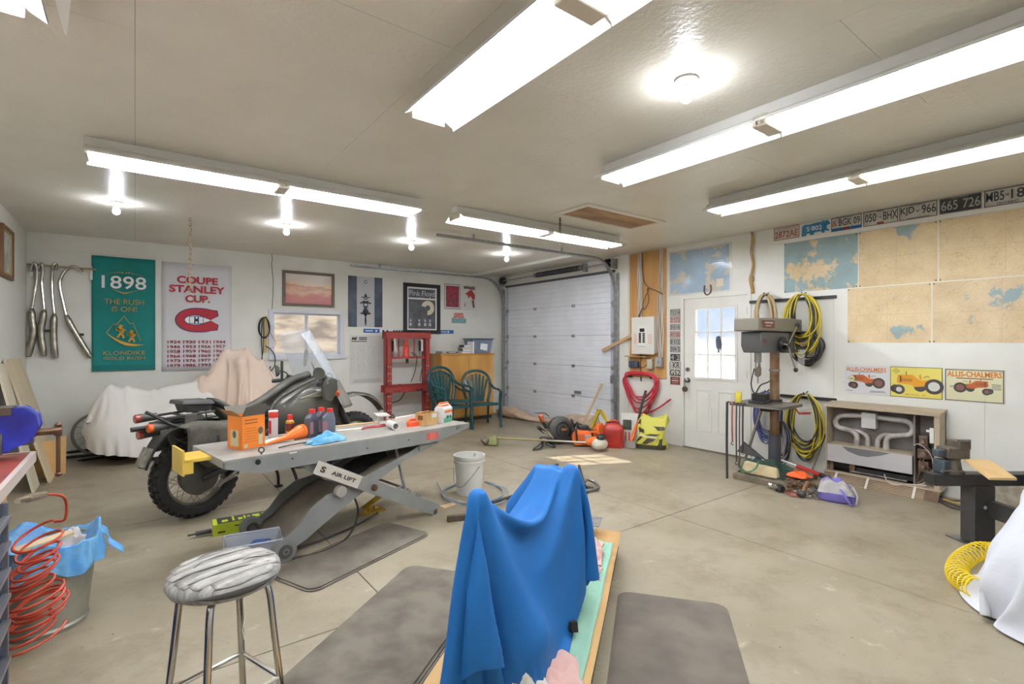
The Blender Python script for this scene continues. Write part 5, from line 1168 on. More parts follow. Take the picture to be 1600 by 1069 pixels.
# orange coil air hose + brass coupler
orh = mat('orange_red_hose', (190, 70, 46), .4)
t = thing('coiled_air_hose', 'orange red coiled air hose hanging off the bench end at the left', 'air hose', (-.34, 2.88, 0), 0)
rnd = random.Random(5); pts = []; N = 15 * 16
for i in range(N + 1):
    a = i / 16 * 2 * PI; s_ = i / N; z = .66 - .42 * s_ ** .8 + .03 * math.sin(a + 1); R = (.065 + .035 * s_) * (1 + .15 * math.sin(i * .11))
    pts.append((.02 * math.sin(i * .05) + R * math.cos(a), R * math.sin(a) + .03 * math.cos(i * .07), z))
obj('coil', M().tube(pts, .0055, 6), orh, t)
t2 = [(pts[0][0], pts[0][1], pts[0][2]), (.10, .0, .70), (.10, -.04, .80), (.05, -.20, .86), (-.0, -.36, .88)]
obj('lead', M().tube(t2, .0055, 6, k=5), orh, t)
obj('brass_coupler', M().cyl((.055, -.19, .858), (.0, -.36, .885), .012, .010, 10).cyl((.04, -.24, .866), (.02, -.30, .875), .016, n=8), mat('nickel_fitting', (170, 160, 140), .3, .8), t)
# galvanised can with blue bag
t = thing('garbage_can', 'galvanised garbage can with a blue plastic bag hung over its rim', 'garbage can', (-.37, 3.52, 0), 0)
dullz = mat('dull_zinc', (164, 164, 152), .5, .6, var=.1, vs=6)
obj('can', M().lathe([(.16, .0), (.17, .0), (.175, .02), (.168, .03), (.19, .22), (.205, .42), (.195, .42), (.18, .2), (.155, .03)], n=40), dullz, t)
def bagf(u, v):
    a = u * 2 * PI; e = .035 * math.sin(3 * a + 1) + .02 * math.sin(7 * a); low = .14 + .13 * (.5 + .5 * math.cos(a - 2.2)) + .02 * math.sin(5 * a)
    if v < .3:
        q = v / .3; r = .13 + .085 * q; z = .30 + .15 * q + .02 * math.sin(a * 4) * q
    else:
        q = (v - .3) / .7; r = .218 + .012 * math.sin(11 * a + 4 * q) * q + .006 * math.sin(23 * a + 3) + .018 * q; z = .46 - q * low + .015 * math.sin(a * 4)
    return (r * math.cos(a), r * math.sin(a), z + e * (1 if v >= .3 else v / .3) * .6)
blueb = mat('blue_plastic_bag', (46, 136, 214), .3, c2=(110, 172, 220), vs=7, pos=(.45, .75), bump=.6, bs=24)
obj('bag', M().grid(bagf, 96, 22), blueb, t, smooth=180)
obj('bag_tail', M().grid(lambda u, v: (.215 + .10 * v + .01 * math.sin(v * 9), .05 + .05 * (u - .5) * (1 - .4 * v) + .02 * math.sin(v * 6), .42 - .15 * v + .03 * u), 4, 12), blueb, t, solid=.002)
obj('trash', M().lathe([(.0, .36), (.13, .34)], n=20), mat('dark_trash', (90, 78, 66), .9, var=.4, vs=20), t)
crumple('crumpled_paper', 'crumpled pale wrapper sticking up inside the blue bag of the can', 'paper', (-.27, 3.62, .34), .07, .05, .11, mat('pale_wrap', (214, 206, 200), .6), 12, 0, n=16)
tag(obj('wood_offcut', M().box((0, 0, 0), (.22, .07, .012), ry=-3, rz=30), mat('offcut', (206, 186, 150), .6), loc=(-.36, 3.36, .478)), 'thin wooden offcut lying across the blue bag rim', 'board')
# ================================================================ STOOL
t = thing('round_stool', 'round stool with torn silver taped seat and four chrome legs', 'stool', (.245, 1.945, 0), 20)
tape = mat('grey_tape', (176, 174, 168), .5, c2=(140, 138, 134), vs=9, scale=(1, 6, 1), bump=.5, bs=26, spec=.4)
obj('seat', M().lathe([(.0, .640), (.145, .640), (.163, .650), (.172, .668), (.168, .688), (.150, .700), (.09, .706), (0, .708)], n=48), tape, t, smooth=70)
dk = mat('seat_tear', (74, 72, 70), .8)
for i, (y, a) in enumerate([(-.128, 4), (-.075, -3), (-.02, 3), (.04, -4), (.095, 3), (.14, -1)]):
    L = math.sqrt(max(.001, .164 ** 2 - y ** 2)) * .97
    def sf(u, v):
        x = (u - .5) * 2 * L; yy = y + (v - .5) * .062 + x * math.tan(R_(a)); r = math.hypot(x, yy); q = min(1, .166 / max(r, 1e-6)); x *= q; yy *= q; r *= q; return (x, yy, .7078 + .0005 * i - .012 * max(0, (r - .09) / .075) ** 2)
    obj('tape_strip', M().grid(sf, 16, 2), mat('silver_tape%d' % (i % 2), (166, 163, 156) if i % 2 else (150, 147, 141), .4, .1, var=.14, vs=12, bump=.5, bs=40), t, solid=.0008, smooth=70)
for k, (x0, y0, x1, y1) in enumerate(((-.14, -.05, .10, -.095), (-.155, .01, .14, -.03), (-.12, .08, .15, .05), (.02, -.02, .12, -.06), (-.10, .03, -.02, .075), (-.06, .12, .09, .11))):
    obj('crease', M().tube([(x0, y0, .7035), ((x0 + x1) / 2, (y0 + y1) / 2 + .006, .7115), (x1, y1, .7035)], .0016, 5, k=5), dk, t)
def rimtear(u, v):
    a = R_(-150 + 95 * u); r = .173 + .003 * math.sin(v * PI); return (r * math.cos(a), r * math.sin(a), .672 + (v - .5) * .022 * math.sin(u * PI))
obj('tear', M().grid(rimtear, 20, 4), dk, t)
obj('loose_thread', M().tube([(-.03, -.168, .65), (-.028, -.172, .60), (-.034, -.170, .55), (-.03, -.172, .52)], .0012, 5), paper, t)
for k in range(4):
    a = R_(45 + 90 * k); c, s = math.cos(a), math.sin(a)
    obj('leg', M().tube([(.06 * c, .06 * s, .634), (.115 * c, .115 * s, .630), (.138 * c, .138 * s, .60), (.155 * c, .155 * s, .45), (.205 * c, .205 * s, .012)], .0115, 12, k=5), chrome, t, smooth=60)
    obj('foot', M().cyl((.206 * c, .206 * s, 0), (.204 * c, .204 * s, .03), .015), rubber, t)
    b = a + PI / 2; R1 = .172; obj('stretcher', M().cyl((R1 * c, R1 * s, .30), (R1 * math.cos(b), R1 * math.sin(b), .30), .0085, n=10), chrome, t)
# ================================================================ LIFT TABLE
LO = (.432, 3.516); LA = 9.2
def ll(s, p, z):
    c, q = math.cos(R_(LA)), math.sin(R_(LA)); return (LO[0] + s * c - p * q, LO[1] + s * q + p * c, z)
W_, ZT = .67, .73
t = thing('lift_table', 'grey steel scissor lift table holding boxes and bottles before the motorcycle', 'lift table', (LO[0], LO[1], 0), LA)
top = mat('lift_deck', (166, 162, 154), .45, .1, c2=(148, 144, 136), vs=5)
obj('deck', M().bx(0, 2.0, 0, W_, ZT - .012, ZT), top, t, smooth=0)
prof = [(0, ZT - .012), (0, ZT - .05), (.22, ZT - .115), (1.55, ZT - .115), (1.72, ZT - .10), (2.0, ZT - .035), (2.0, ZT - .012)]
for y in (0, W_ - .012):
    s_ = obj('side_skirt', M().prism(prof, y, y + .012), grey_paint, t, smooth=0)
    if y == 0:
        for q in ((.98, ZT - .07), (1.35, ZT - .06), (.42, ZT - .055)): obj('bolt_hole', M().cyl((q[0], -.002, q[1]), (q[0], .001, q[1]), .006, n=8), black_metal, s_)
        obj('pin', M().cyl((.20, -.006, ZT - .04), (.20, .001, ZT - .04), .017, n=16), black_metal, s_); obj('pin', M().cyl((1.86, -.006, ZT - .028), (1.86, .001, ZT - .028), .014, n=16), steel, s_)
        obj('red_sticker', M().bx(1.53, 1.64, -.002, -.0005, ZT - .09, ZT - .03), mat('red_sticker', (206, 86, 74), .5), s_, smooth=0)
        obj('white_sticker', M().bx(.40, .45, -.002, -.0005, ZT - .02, ZT - .012), white_print, s_, smooth=0)
        m = M(); lines(m, 1.555, 1.63, ZT - .036, 5, .011, .003, -.0025, .3); obj('sticker_print', m, mat('sticker_print', (232, 150, 140), .5), s_, smooth=0)
obj('end_plate', M().bx(1.988, 2.0, 0, W_, ZT - .035, ZT - .012), grey_paint, t, smooth=0); obj('end_plate', M().bx(0, .012, 0, W_, ZT - .05, ZT - .012), grey_paint, t, smooth=0)
yelp = mat('yellow_paint', (226, 190, 84), .45, var=.06, vs=5)
m = M().prism([(-.16, ZT - .01), (.02, ZT - .01), (.02, ZT - .03), (-.145, ZT - .03)], .24, .50)
obj('yellow_ramp_stop', m, yelp, t, smooth=0); obj('yellow_end_plate', M().prism([(-.16, ZT + .05), (-.148, ZT + .05), (-.148, ZT - .11), (-.16, ZT - .11)], .24, .50).bx(-.15, -.10, .24, .252, ZT - .10, ZT - .02), yelp, t, smooth=0)
def nearP(u, v, p=0):
    o_ = (LO[0] - p * math.sin(R_(LA)), LO[1] + p * math.cos(R_(LA))); return onV(u, v, o_, LA)
# curved trough arm (wheel end lower left, top right)
upn = [(440, 846), (452, 836), (468, 820), (485, 795), (511, 773), (541, 762), (573, 743), (600, 728), (640, 706), (662, 692)]
lon = [(446, 872), (456, 858), (478, 843), (498, 825), (536, 793), (567, 769), (588, 752), (629, 722), (668, 700), (690, 690)]
U_ = [nearP(u, v, .05) for u, v in upn]; Lw = [nearP(u, v, .05) for u, v in lon]
arm = obj('curved_arm', M().prism(U_ + Lw[::-1], .045, .055), grey_paint, t, smooth=0)
Uf = [(a, b + (.05 if i < 6 else 0)) for i, (a, b) in enumerate(U_)]
obj('curved_arm', M().prism(U_ + Lw[::-1], .585, .595), grey_paint, t, smooth=0)
m = M(); mid = [((a[0] + b[0]) / 2, (a[1] * .45 + b[1] * .55)) for a, b in zip(U_, Lw)]
m.grid(lambda u, v: (np.interp(u * 9, range(10), [q[0] for q in mid]), .055 + v * .53, np.interp(u * 9, range(10), [q[1] for q in mid])), 18, 1)
obj('arm_pan', m, mat('dusty_steel', (132, 122, 108), .6, .2, var=.12, vs=6), t, solid=.006)
# straight arms with the AIR LIFT plate
A0 = nearP(497, 731); A1 = nearP(684, 797); dd = math.hypot(A1[0] - A0[0], A1[1] - A0[1]); ang = math.degrees(math.atan2(A1[1] - A0[1], A1[0] - A0[0]))
for y in (.0, .60):
    q = obj('straight_arm', M().bx(0, dd, 0, .03, -.05, .05), grey_paint, t, loc=(A0[0], y, A0[1] - .0), rot=(0, -R_(ang), 0), bevel=.003, smooth=0)
    if y == 0:
        obj('sign_plate', M().bx(-.02, .36, -.004, 0, -.046, .046), mat('cream_sign_plate', (212, 208, 196), .4), q, smooth=0)
        obj('lettering', M().text('AIR LIFT', .215, -.014, .028, w=.21, y=-.006, bold=.04).text('S', .04, -.022, .044, w=.04, y=-.006, bold=.05), mat('plate_print', (76, 58, 54), .5), q)
        obj('pivot_bolt', M().lathe([(.026, 0), (.026, .012), (.014, .014), (.014, .022)], (dd * .42, 0, 0), (0, -1, 0), 18), mat('rusty_bolt', (120, 92, 74), .5, .6), q)
        for k in range(5): obj('locking_tooth', M().prism([(0, .0), (.03, 0), (.03, .028)], .002, .024), grey_paint, q, smooth=0, loc=(dd * .60 + k * .052, 0, .05))
        obj('foot_roller', M().cyl((dd - .02, .0, -.02), (dd - .02, .03, -.02), .024), steel, q)
hm = [nearP(*q) for q in [(470, 726), (492, 722), (560, 752), (566, 757), (540, 759), (512, 752), (488, 740)]]
obj('half_moon_plate', M().prism(hm, .035, .043), grey_paint, t, smooth=0)
rr_ = nearP(530, 766.7, .03); obj('roller', M().lathe([(.04, 0), (.04, .01), (.028, .012), (.028, .04), (.04, .042), (.04, .05)], (rr_[0], .04, rr_[1]), (0, -1, 0), 20), mat('pale_roller', (176, 172, 164), .45, .2), t)
for p in (.0, .60):
    obj('wheel', M().lathe([(.02, -.005), (.075, 0), (.078, .01), (.06, .016), (.05, .03), (.06, .044), (.078, .05), (.075, .06), (.022, .065)], (.36, p + .035 - .01, .078), (0, -1, 0), 28).cyl((.36, p - .05, .078), (.36, p - .02, .078), .02), mat('grey_wheel', (140, 142, 138), .5, .3), t)
    obj('wheel_hub', M().cyl((.36, p - .045, .078), (.36, p - .036, .078), .044).cyl((.36, p - .052, .078), (.36, p - .045, .078), .012), mat('hub_dark', (96, 98, 96), .5, .4), t)
obj('axle', M().cyl((.36, .0, .078), (.36, .62, .078), .012), steel, t)
s0 = nearP(618, 699, .1); s1 = nearP(632, 763, .1); obj('lock_rod', M().cyl((s0[0], .10, s0[1]), (s1[0], .10, s1[1]), .012).cyl((s0[0], .50, s0[1]), (s1[0], .50, s1[1]), .012), grey_paint, t)
obj('cross_rod', M().cyl((s1[0], .05, s1[1]), (s1[0], .58, s1[1]), .01), grey_paint, t)
bg_ = nearP(572, 731, .3)
obj('air_bag', M().lathe([(.04, -.16), (.085, -.15), (.09, -.05), (.08, 0), (.09, .05), (.085, .17), (.05, .18)], (bg_[0], .32, bg_[1] + .02), (1, 0, .35), 24), rubber, t)
obj('cross_member', M().bx(1.48, 1.52, .03, .62, .56, .61).bx(.60, .64, .03, .62, .55, .60), grey_paint, t, smooth=0)
z_ = [nearP(u, v, .2) for u, v in [(560, 770)]]
tag(obj('air_line', M().tube([ll(.95, .25, .34), ll(1.0, .2, .2), ll(.98, .15, .10), ll(.82, .02, .02), ll(.6, -.06, .012), ll(.42, -.02, .012)], .008, 8, k=6), blk_h), 'black air line looping from the lift down to the floor', 'hose')
tag(obj('air_line', M().tube([ll(1.28, .35, .015), ll(1.0, .22, .014), ll(.75, .14, .02), ll(.5, .1, .02)], .007, 8, k=6), blk_h), 'black air line on the floor running to the brass foot pedal', 'hose')
p0 = onZ(580, 800)
t = thing('foot_pedal', 'small brass yellow foot pedal on the floor behind the lift arms', 'pedal', (p0[0], p0[1], 0), 10)
bras = mat('yellow_brass', (176, 142, 42), .35, .7)
obj('base', M().bx(-.11, .11, -.05, .05, 0, .012), bras, t, smooth=0); obj('valve', M().cyl((-.02, 0, .012), (-.02, 0, .06), .02).cyl((.03, 0, .03), (.06, 0, .03), .014), bras, t); obj('treadle', M().box((.0, 0, .08), (.17, .07, .01), ry=-24), bras, t)
# ---- things lying on the lift table
def onT(u, v): return onZ(u, v, ZT)
def loc2(u, v, z=ZT): q = onZ(u, v, z); return (q[0], q[1], z)
orb = mat('orange_box', (238, 134, 44), .5)
t = thing('orange_box', 'open orange cardboard filter box standing at the left end of the lift table', 'box', (.62, 3.90, ZT), 24)
m = M()
for r in ((-.085, .085, -.08, -.077), (-.085, .085, .077, .08), (-.085, -.082, -.08, .08), (.082, .085, -.08, .08)): m.bx(*r, 0, .225)
m.bx(-.085, .085, -.08, .08, 0, .003); obj('carton', m, orb, t, smooth=0)
flap = mat('dark_carton_inside', (92, 88, 78), .8)
obj('flap', M().add([(-.085, .08, .225), (.085, .08, .225), (.085, .14, .275), (-.075, .14, .28)], [(0, 1, 2, 3)]), flap, t, solid=.003, smooth=0)
obj('flap', M().add([(-.085, -.08, .225), (.085, -.08, .225), (.08, -.10, .30), (-.07, -.10, .29)], [(0, 1, 2, 3)]), flap, t, solid=.003, smooth=0)
obj('flap', M().add([(-.085, -.08, .225), (-.085, .08, .225), (-.14, .07, .27), (-.14, -.06, .27)], [(0, 1, 2, 3)]), mat('carton_brown', (150, 110, 66), .8), t, solid=.003, smooth=0)
m = M(); lines(m, -.065, .03, .20, 2, .022, .007, -.0815); lines(m, -.07, .03, .14, 6, .018, .0025, -.0815, .3)
obj('small_print', m, mat('brown_print', (150, 84, 30), .6), t, smooth=0)
m = M().bx(.035, .066, -.082, -.081, .02, .14).add([(-.0865, -.045, .02), (-.0865, .045, .02), (-.0865, .045, .13), (-.0865, -.045, .13)], [(0, 1, 2, 3)]); m.bx(-.07, -.045, -.082, -.081, .01, .035)
obj('filter_print', m, mat('cream_filter_print', (206, 196, 160), .6), t, smooth=0)
m = M().disc((.05, .115), .026, -.083, 18, .018); m.add([(-.0875, .02 * math.cos(a), .10 + .026 * math.sin(a)) for a in [2 * PI * k / 16 for k in range(16)]], [tuple(range(16))]); obj('cap_print', m, mat('cap_print', (104, 92, 76), .6), t)
t = thing('spray_can', 'white spray can with red cap on the lift table', 'spray can', loc2(427, 683), 0)
obj('can', M().lathe([(.030, 0), (.033, .004), (.033, .145), (.030, .152)], n=24), mat('can_white', (206, 204, 206), .3), t)
obj('cap', M().lathe([(.033, .150), (.033, .195), (.031, .198), (0, .198)], n=24), mat('cap_red', (206, 48, 40), .35), t)
obj('cap_top', M().lathe([(.034, .194), (.034, .203), (0, .203)], n=24), white_print, t)
m = M(); m.grid(lambda u, v: (.0337 * math.cos(R_(190 + 45 * u)), .0337 * math.sin(R_(190 + 45 * u)), .03 + .10 * v), 6, 1); obj('red_label', m, red_print, t)
t = thing('oil_bottle', 'small amber bottle with red cap and dark label beside the spray can', 'bottle', loc2(453, 683), 0)
obj('bottle', M().lathe([(.030, 0), (.033, .004), (.033, .105), (.028, .125), (.017, .133), (.016, .142)], n=20), mat('amber_fluid', (196, 138, 52), .2, coat=.5), t)
obj('label', M().lathe([(.0335, .05), (.0335, .108)], n=20, cap=False), mat('maroon_label', (96, 34, 30), .4), t)
obj('cap', M().lathe([(.019, .135), (.019, .168), (.016, .172), (0, .172)], n=16), mat('cap_red', (206, 48, 40)), t)
greyb = mat('grey_bottle', (78, 80, 92), .35, var=.08, vs=8)
def oilb(u, v, lb, rz, c=None):
    t = thing('motor_oil_bottle', lb, 'bottle', loc2(u, v), rz, 'three grey motor oil bottles')
    def rg(w, d, z, ox=0): return [(ox + w * x, d * y, z) for x, y in ((-1, -.7), (-.8, -1), (.8, -1), (1, -.7), (1, .7), (.8, 1), (-.8, 1), (-1, .7))]
    obj('bottle', M().loft([rg(.048, .028, 0), rg(.050, .030, .01), rg(.050, .030, .125), rg(.044, .028, .15), rg(.024, .02, .178, .012), rg(.020, .018, .186, .012)]), c or greyb, t, bevel=.002)
    obj('cap', M().cyl((.012, 0, .184), (.012, 0, .212), .024, .022, 16), mat('cap_red', (206, 48, 40)), t)
    obj('label', M().bx(-.047, -.01, -.031, -.0302, .03, .12), mat('label_grey_red', (150, 110, 112), .5), t, smooth=0)
oilb(486, 683, 'grey motor oil bottle with red cap, front left of the three', 35)
oilb(500, 679, 'grey motor oil bottle with red cap, middle one at the back', 30)
oilb(513, 681, 'grey motor oil bottle with red cap, right one of the three', -5, mat('grey_bottle_light', (104, 108, 122), .35))
a = onT(414, 697); b = onT(470, 685); d = (Vector(b) - Vector(a)); L = d.length; t = thing('orange_funnel', 'long orange plastic funnel lying on the lift table', 'funnel', (a[0], a[1], ZT), math.degrees(math.atan2(d.y, d.x)))
orf = mat('orange_plastic', (238, 116, 34), .35)
obj('spout', M().cyl((0, 0, .010), (L * .55, 0, .028), .008, .02), orf, t); obj('cone', M().cyl((L * .55, 0, .028), (L * .98, 0, .052), .02, .052, 24).cyl((L * .98, 0, .052), (L * 1.06, 0, .052), .052, .054, 24), orf, t)
crumple('blue_rag', 'light blue paper shop rag in front of the oil bottles', 'rag', loc2(511, 691, ZT), .14, .055, .075, mat('blue_rag', (128, 190, 222), .8, c2=(90, 160, 204), vs=9), 31, 14, n=30)
crumple('white_rag', 'white rag lying under the spray can on the lift table', 'rag', (.83, 3.98, ZT), .09, .06, .02, paper, 32, 10, n=18)
a = onT(436, 702); b = onT(522, 686)
tag(obj('pry_lever', M().tube([(0, 0, .008), (.1, .004, .012), (.25, .0, .010), (.42, .0, .008)], .008, 8, k=4, flat=.6), black_metal, loc=(a[0], a[1], ZT + .002), rot=(0, 0, math.atan2(b[1] - a[1], b[0] - a[0]))), 'long black tyre lever lying in front of the orange funnel', 'tool')
def bar_on(name, lb, cat, u0, v0, u1, v1, w_, h_, mt, z=ZT, up=0):
    a = onZ(u0, v0, z + up); b = onZ(u1, v1, z + up); L = math.hypot(b[0] - a[0], b[1] - a[1])
    return tag(obj(name, M().prism(rounded(L, w_, min(w_, L) * .2, 3), 0, h_, 'xy'), mt, loc=((a[0] + b[0]) / 2, (a[1] + b[1]) / 2, z + up), rot=(0, 0, math.atan2(b[1] - a[1], b[0] - a[0])), bevel=.001), lb, cat)
bar_on('wood_strip', 'thin wooden slat lying along the back of the lift table', 'slat', 516, 668, 592, 660, .04, .008, mat('pale_slat', (206, 172, 130), .6))
bar_on('paper_strip', 'cream cardboard strip in front of the wooden slat', 'strip', 526, 674, 568, 670, .05, .006, mat('cream_card', (222, 216, 200), .7))
bar_on('paper_strip', 'pale pinkish strip behind the white tube toward the brown box', 'strip', 614, 657, 648, 651, .05, .02, mat('pinkish_card', (222, 206, 196), .7))
tag(obj('red_twine', M().tube([(-.12, 0, 0), (-.05, .03, .008), (.03, .0, .004), (.10, .03, .010), (.12, .0, .004), (.03, -.03, .006), (-.06, -.02, .012), (-.10, .02, .004), (0, .04, .006), (.09, .04, .004)], .006, 6, k=6), mat('dark_red_cord', (158, 48, 52), .5), loc=loc2(585, 668, ZT + .006), rot=(0, 0, .2)), 'dark red looped cord beside the paper strip', 'cord')
t = thing('brake_assembly', 'white and silver brake bracket lying left of the white tube', 'bracket', loc2(602, 664), 12)
obj('plate', M().box((-.02, .02, .09), (.13, .07, .008), rx=18, ry=4), mat('pale_zinc', (206, 204, 196), .4, .3), t, bevel=.002); obj('post', M().bx(-.07, -.055, 0, .015, 0, .09).bx(.0, .015, -.03, -.015, 0, .085).bx(.03, .042, .02, .035, 0, .085), mat('pale_zinc', (206, 204, 196)), t, smooth=0)
obj('cable', M().tube([(.05, .0, .07), (.09, .02, .08), (.10, .0, .05), (.06, -.02, .06), (.10, .04, .06)], .006, 6, k=5), black_metal, t); obj('fitting', M().cyl((.0, -.06, 0), (.0, -.06, .06), .012).cyl((.03, -.05, .0), (.08, -.09, .02), .010), mat('cream_plastic', (216, 206, 178), .5), t)
a = onT(608, 668); b = onT(631, 678)
t = thing('white_pipe', 'short open white plastic pipe on the lift table edge', 'pipe', (a[0], a[1], ZT + .032), math.degrees(math.atan2(b[1] - a[1], b[0] - a[0])))
obj('pipe', M().lathe([(.024, 0), (.032, 0), (.032, .17), (.024, .17), (.024, .0)], ax=(1, 0, 0), n=24, cap=False), mat('pvc_white', (226, 224, 218), .35), t)
t = thing('orange_clamp', 'bright orange plastic clamp pieces between the pipe and the brown box', 'clamp', loc2(645, 666), 5)
obj('body', M().prism(rounded(.11, .05, .02), 0, .035, 'xy'), mat('fluor_orange', (242, 92, 38), .4), t, bevel=.004)
obj('arm', M().tube([(-.05, .0, .035), (.0, .04, .05), (.08, .05, .04), (.10, .02, .02)], .012, 8, k=4), mat('fluor_orange', (242, 92, 38)), t)
a = loc2(663, 664)
t = thing('small_carton', 'small brown cardboard box with white label on the lift table', 'box', (2.06, 3.99, ZT), 22)
m = M()
for r in ((-.085, .085, -.055, -.052), (-.085, .085, .052, .055), (-.085, -.082, -.055, .055), (.082, .085, -.055, .055)): m.bx(*r, 0, .11)
m.bx(-.085, .085, -.055, .055, 0, .003); obj('carton', m, cardb, t, smooth=0)
obj('label', M().bx(.0, .07, -.057, -.0555, .065, .10), white_print, t, smooth=0); obj('printed_mark', M().add([(-.0855, -.03, .05), (-.0855, .03, .05), (-.0855, .03, .09), (-.0855, -.03, .09)], [(0, 1, 2, 3)]), mat('brown_ink', (110, 76, 44), .6), t, smooth=0)
obj('flap', M().add([(-.085, .055, .11), (.085, .055, .11), (.08, .03, .112), (-.08, .03, .112)], [(0, 1, 2, 3)]), cardb, t, solid=.002, smooth=0)
t = thing('milk_carton', 'white carton with orange top and green print at the right end of the lift table', 'carton', (2.26, 4.05, ZT), 26)
obj('carton', M().loft([[(-.07, -.05, 0), (.07, -.05, 0), (.07, .05, 0), (-.07, .05, 0)], [(-.07, -.05, .125), (.07, -.05, .125), (.07, .05, .125), (-.07, .05, .125)], [(-.062, -.012, .165), (.062, -.012, .165), (.062, .012, .165), (-.062, .012, .165)]]), mat('carton_white', (226, 226, 222), .5), t, smooth=0)
obj('orange_top', M().bx(-.062, .062, -.012, .012, .164, .178).bx(-.065, .04, -.035, .03, .148, .158), mat('orange_band', (238, 112, 52), .5), t, smooth=0)
obj('orange_band', M().bx(-.05, .068, -.0525, -.0505, .088, .108), mat('orange_band', (238, 112, 52)), t, smooth=0); obj('green_print', M().bx(-.068, .068, -.0525, -.0505, .004, .045), mat('green_print', (92, 176, 146), .5), t, smooth=0)
m = M().disc((-.01, .05), .014, -.0535, 14, .02).disc((.035, .05), .012, -.0535, 14, .018); obj('figure_print', m, mat('dark_green_print', (50, 110, 90), .5), t)
tag(obj('eye_bolt', M().ring((0, 0, .022), (0, 1, 0), .016, .004, 20, 6).cyl((0, 0, -.006), (0, 0, .008), .005), black_metal, loc=(ll(.232, .03, ZT)[0], ll(.232, .03, ZT)[1], ZT + .006), rot=(0, 0, R_(-20))), 'dark eye bolt on the near edge of the lift table', 'bolt')
# ================================================================ OLIVE GREY MOTORCYCLE
olive = mat('olive_grey_paint', (92, 90, 83), .34, .2, c2=(76, 75, 70), vs=4, coat=.15)
olive_m = mat('matt_olive', (82, 80, 72), .6, c2=(66, 64, 58), vs=6)
dkg = mat('dark_grey_plastic', (66, 65, 62), .5, var=.15, vs=8)
blk = mat('satin_black', (42, 41, 40), .45)
alu = mat('dull_aluminium', (132, 128, 118), .45, .75, var=.2, vs=10)
canvas = mat('olive_canvas', (84, 80, 70), .9, c2=(66, 63, 55), vs=9, bump=.5, bs=70)
amber = mat('amber_lens', (214, 88, 34), .25, coat=.5); redl = mat('red_lens', (150, 62, 50), .25, coat=.5)
mc = thing('motorcycle', 'olive grey touring motorcycle with clear windshield, rack and canvas bags behind the lift', 'motorcycle', (.41, 4.97, 0), 19)
WB = 1.60
def wheel(x, R, tw, lbl, drum):
    t = obj('tyre', M().lathe([(R - .10, -tw * .35), (R - .075, -tw * .5), (R - .03, -tw * .52), (R - .012, -tw * .3), (R - .008, 0), (R - .012, tw * .3), (R - .03, tw * .52), (R - .075, tw * .5), (R - .10, tw * .35)], (x, 0, R), (0, 1, 0), 48, cap=False), rubber, mc, smooth=60)
    m = M(); n = 34
    for i in range(n):
        a = 2 * PI * i / n
        for row, (yy, da) in enumerate(((-.42, 0), (-.14, .5), (.14, 0), (.42, .5))):
            b = a + da * 2 * PI / n; rr = R - (.010 if abs(yy) < .3 else .022)
            c = Vector((x + math.sin(b) * rr, yy * tw, R + math.cos(b) * rr)); m.box(c, (.030, tw * .22, .026), ry=math.degrees(b))
    o = obj('tread_knobs', m, rubber, t, smooth=0); o['kind'] = 'stuff'
    obj('rim', M().lathe([(R - .098, -.030), (R - .118, -.028), (R - .118, .028), (R - .098, .030), (R - .104, 0), (R - .098, -.030)], (x, 0, R), (0, 1, 0), 48, cap=False), alu, t, smooth=60)
    obj('hub', M().lathe([(.03, -.09), (drum, -.075), (drum + .008, -.03), (drum, .02), (.05, .05), (.03, .09)], (x, 0, R), (0, 1, 0), 32), dkg, t)
    m = M()
    for i in range(36):
        a = 2 * PI * i / 36; s = 1 if i % 2 else -1; b = a + s * .32 * (1 if i % 4 < 2 else -1)
        m.cyl((x + math.cos(a) * drum, .03 * s, R + math.sin(a) * drum), (x + math.cos(b) * (R - .115), .008 * s, R + math.sin(b) * (R - .115)), .0022, n=5)
    o = obj('spokes', m, mat('dull_spokes', (146, 138, 116), .4, .7), t); o['kind'] = 'stuff'
    return t
wr_ = wheel(0, .335, .13, 'rear', .135); wf_ = wheel(WB, .345, .10, 'front', .07)
obj('final_drive_cover', M().lathe([(.0, -.125), (.06, -.12), (.09, -.10), (.145, -.085), (.148, -.06)], (0, 0, .335), (0, 1, 0), 36).cyl((.04, -.10, .40), (.04, -.14, .41), .022), mat('drive_cover_grey', (84, 82, 76), .5, .3, var=.15, vs=8), wr_)
obj('brake_lever', M().cyl((0, -.12, .20), (.10, -.13, .24), .008).cyl((.10, -.13, .24), (.28, -.12, .30), .010), alu, mc)
obj('swing_arm', M().tube([(0, -.11, .33), (.2, -.11, .38), (.45, -.08, .44)], .032, 10, k=3).tube([(0, .11, .33), (.2, .11, .38), (.45, .08, .44)], .028, 10, k=3), dkg, mc)
obj('shock', M().cyl((.10, -.16, .42), (.22, -.14, .72), .018).cyl((.14, -.154, .52), (.21, -.142, .69), .032), blk, mc)
obj('silver_strut', M().tube([(.08, -.19, .26), (.22, -.20, .34), (.42, -.18, .47)], .016, 10, k=3), alu, mc)
obj('frame', M().tube([(-.30, -.10, .80), (.1, -.12, .78), (.6, -.10, .76), (1.15, 0, .98)], .016, 8, k=4).tube([(-.30, .10, .80), (.1, .12, .78), (.6, .10, .76), (1.15, 0, .98)], .016, 8, k=4).tube([(.45, -.1, .44), (.5, -.12, .35), (1.0, -.1, .30), (1.25, -.02, .85)], .016, 8, k=4).tube([(.45, .1, .44), (.5, .12, .35), (1.0, .1, .30), (1.25, .02, .85)], .016, 8, k=4), blk, mc)
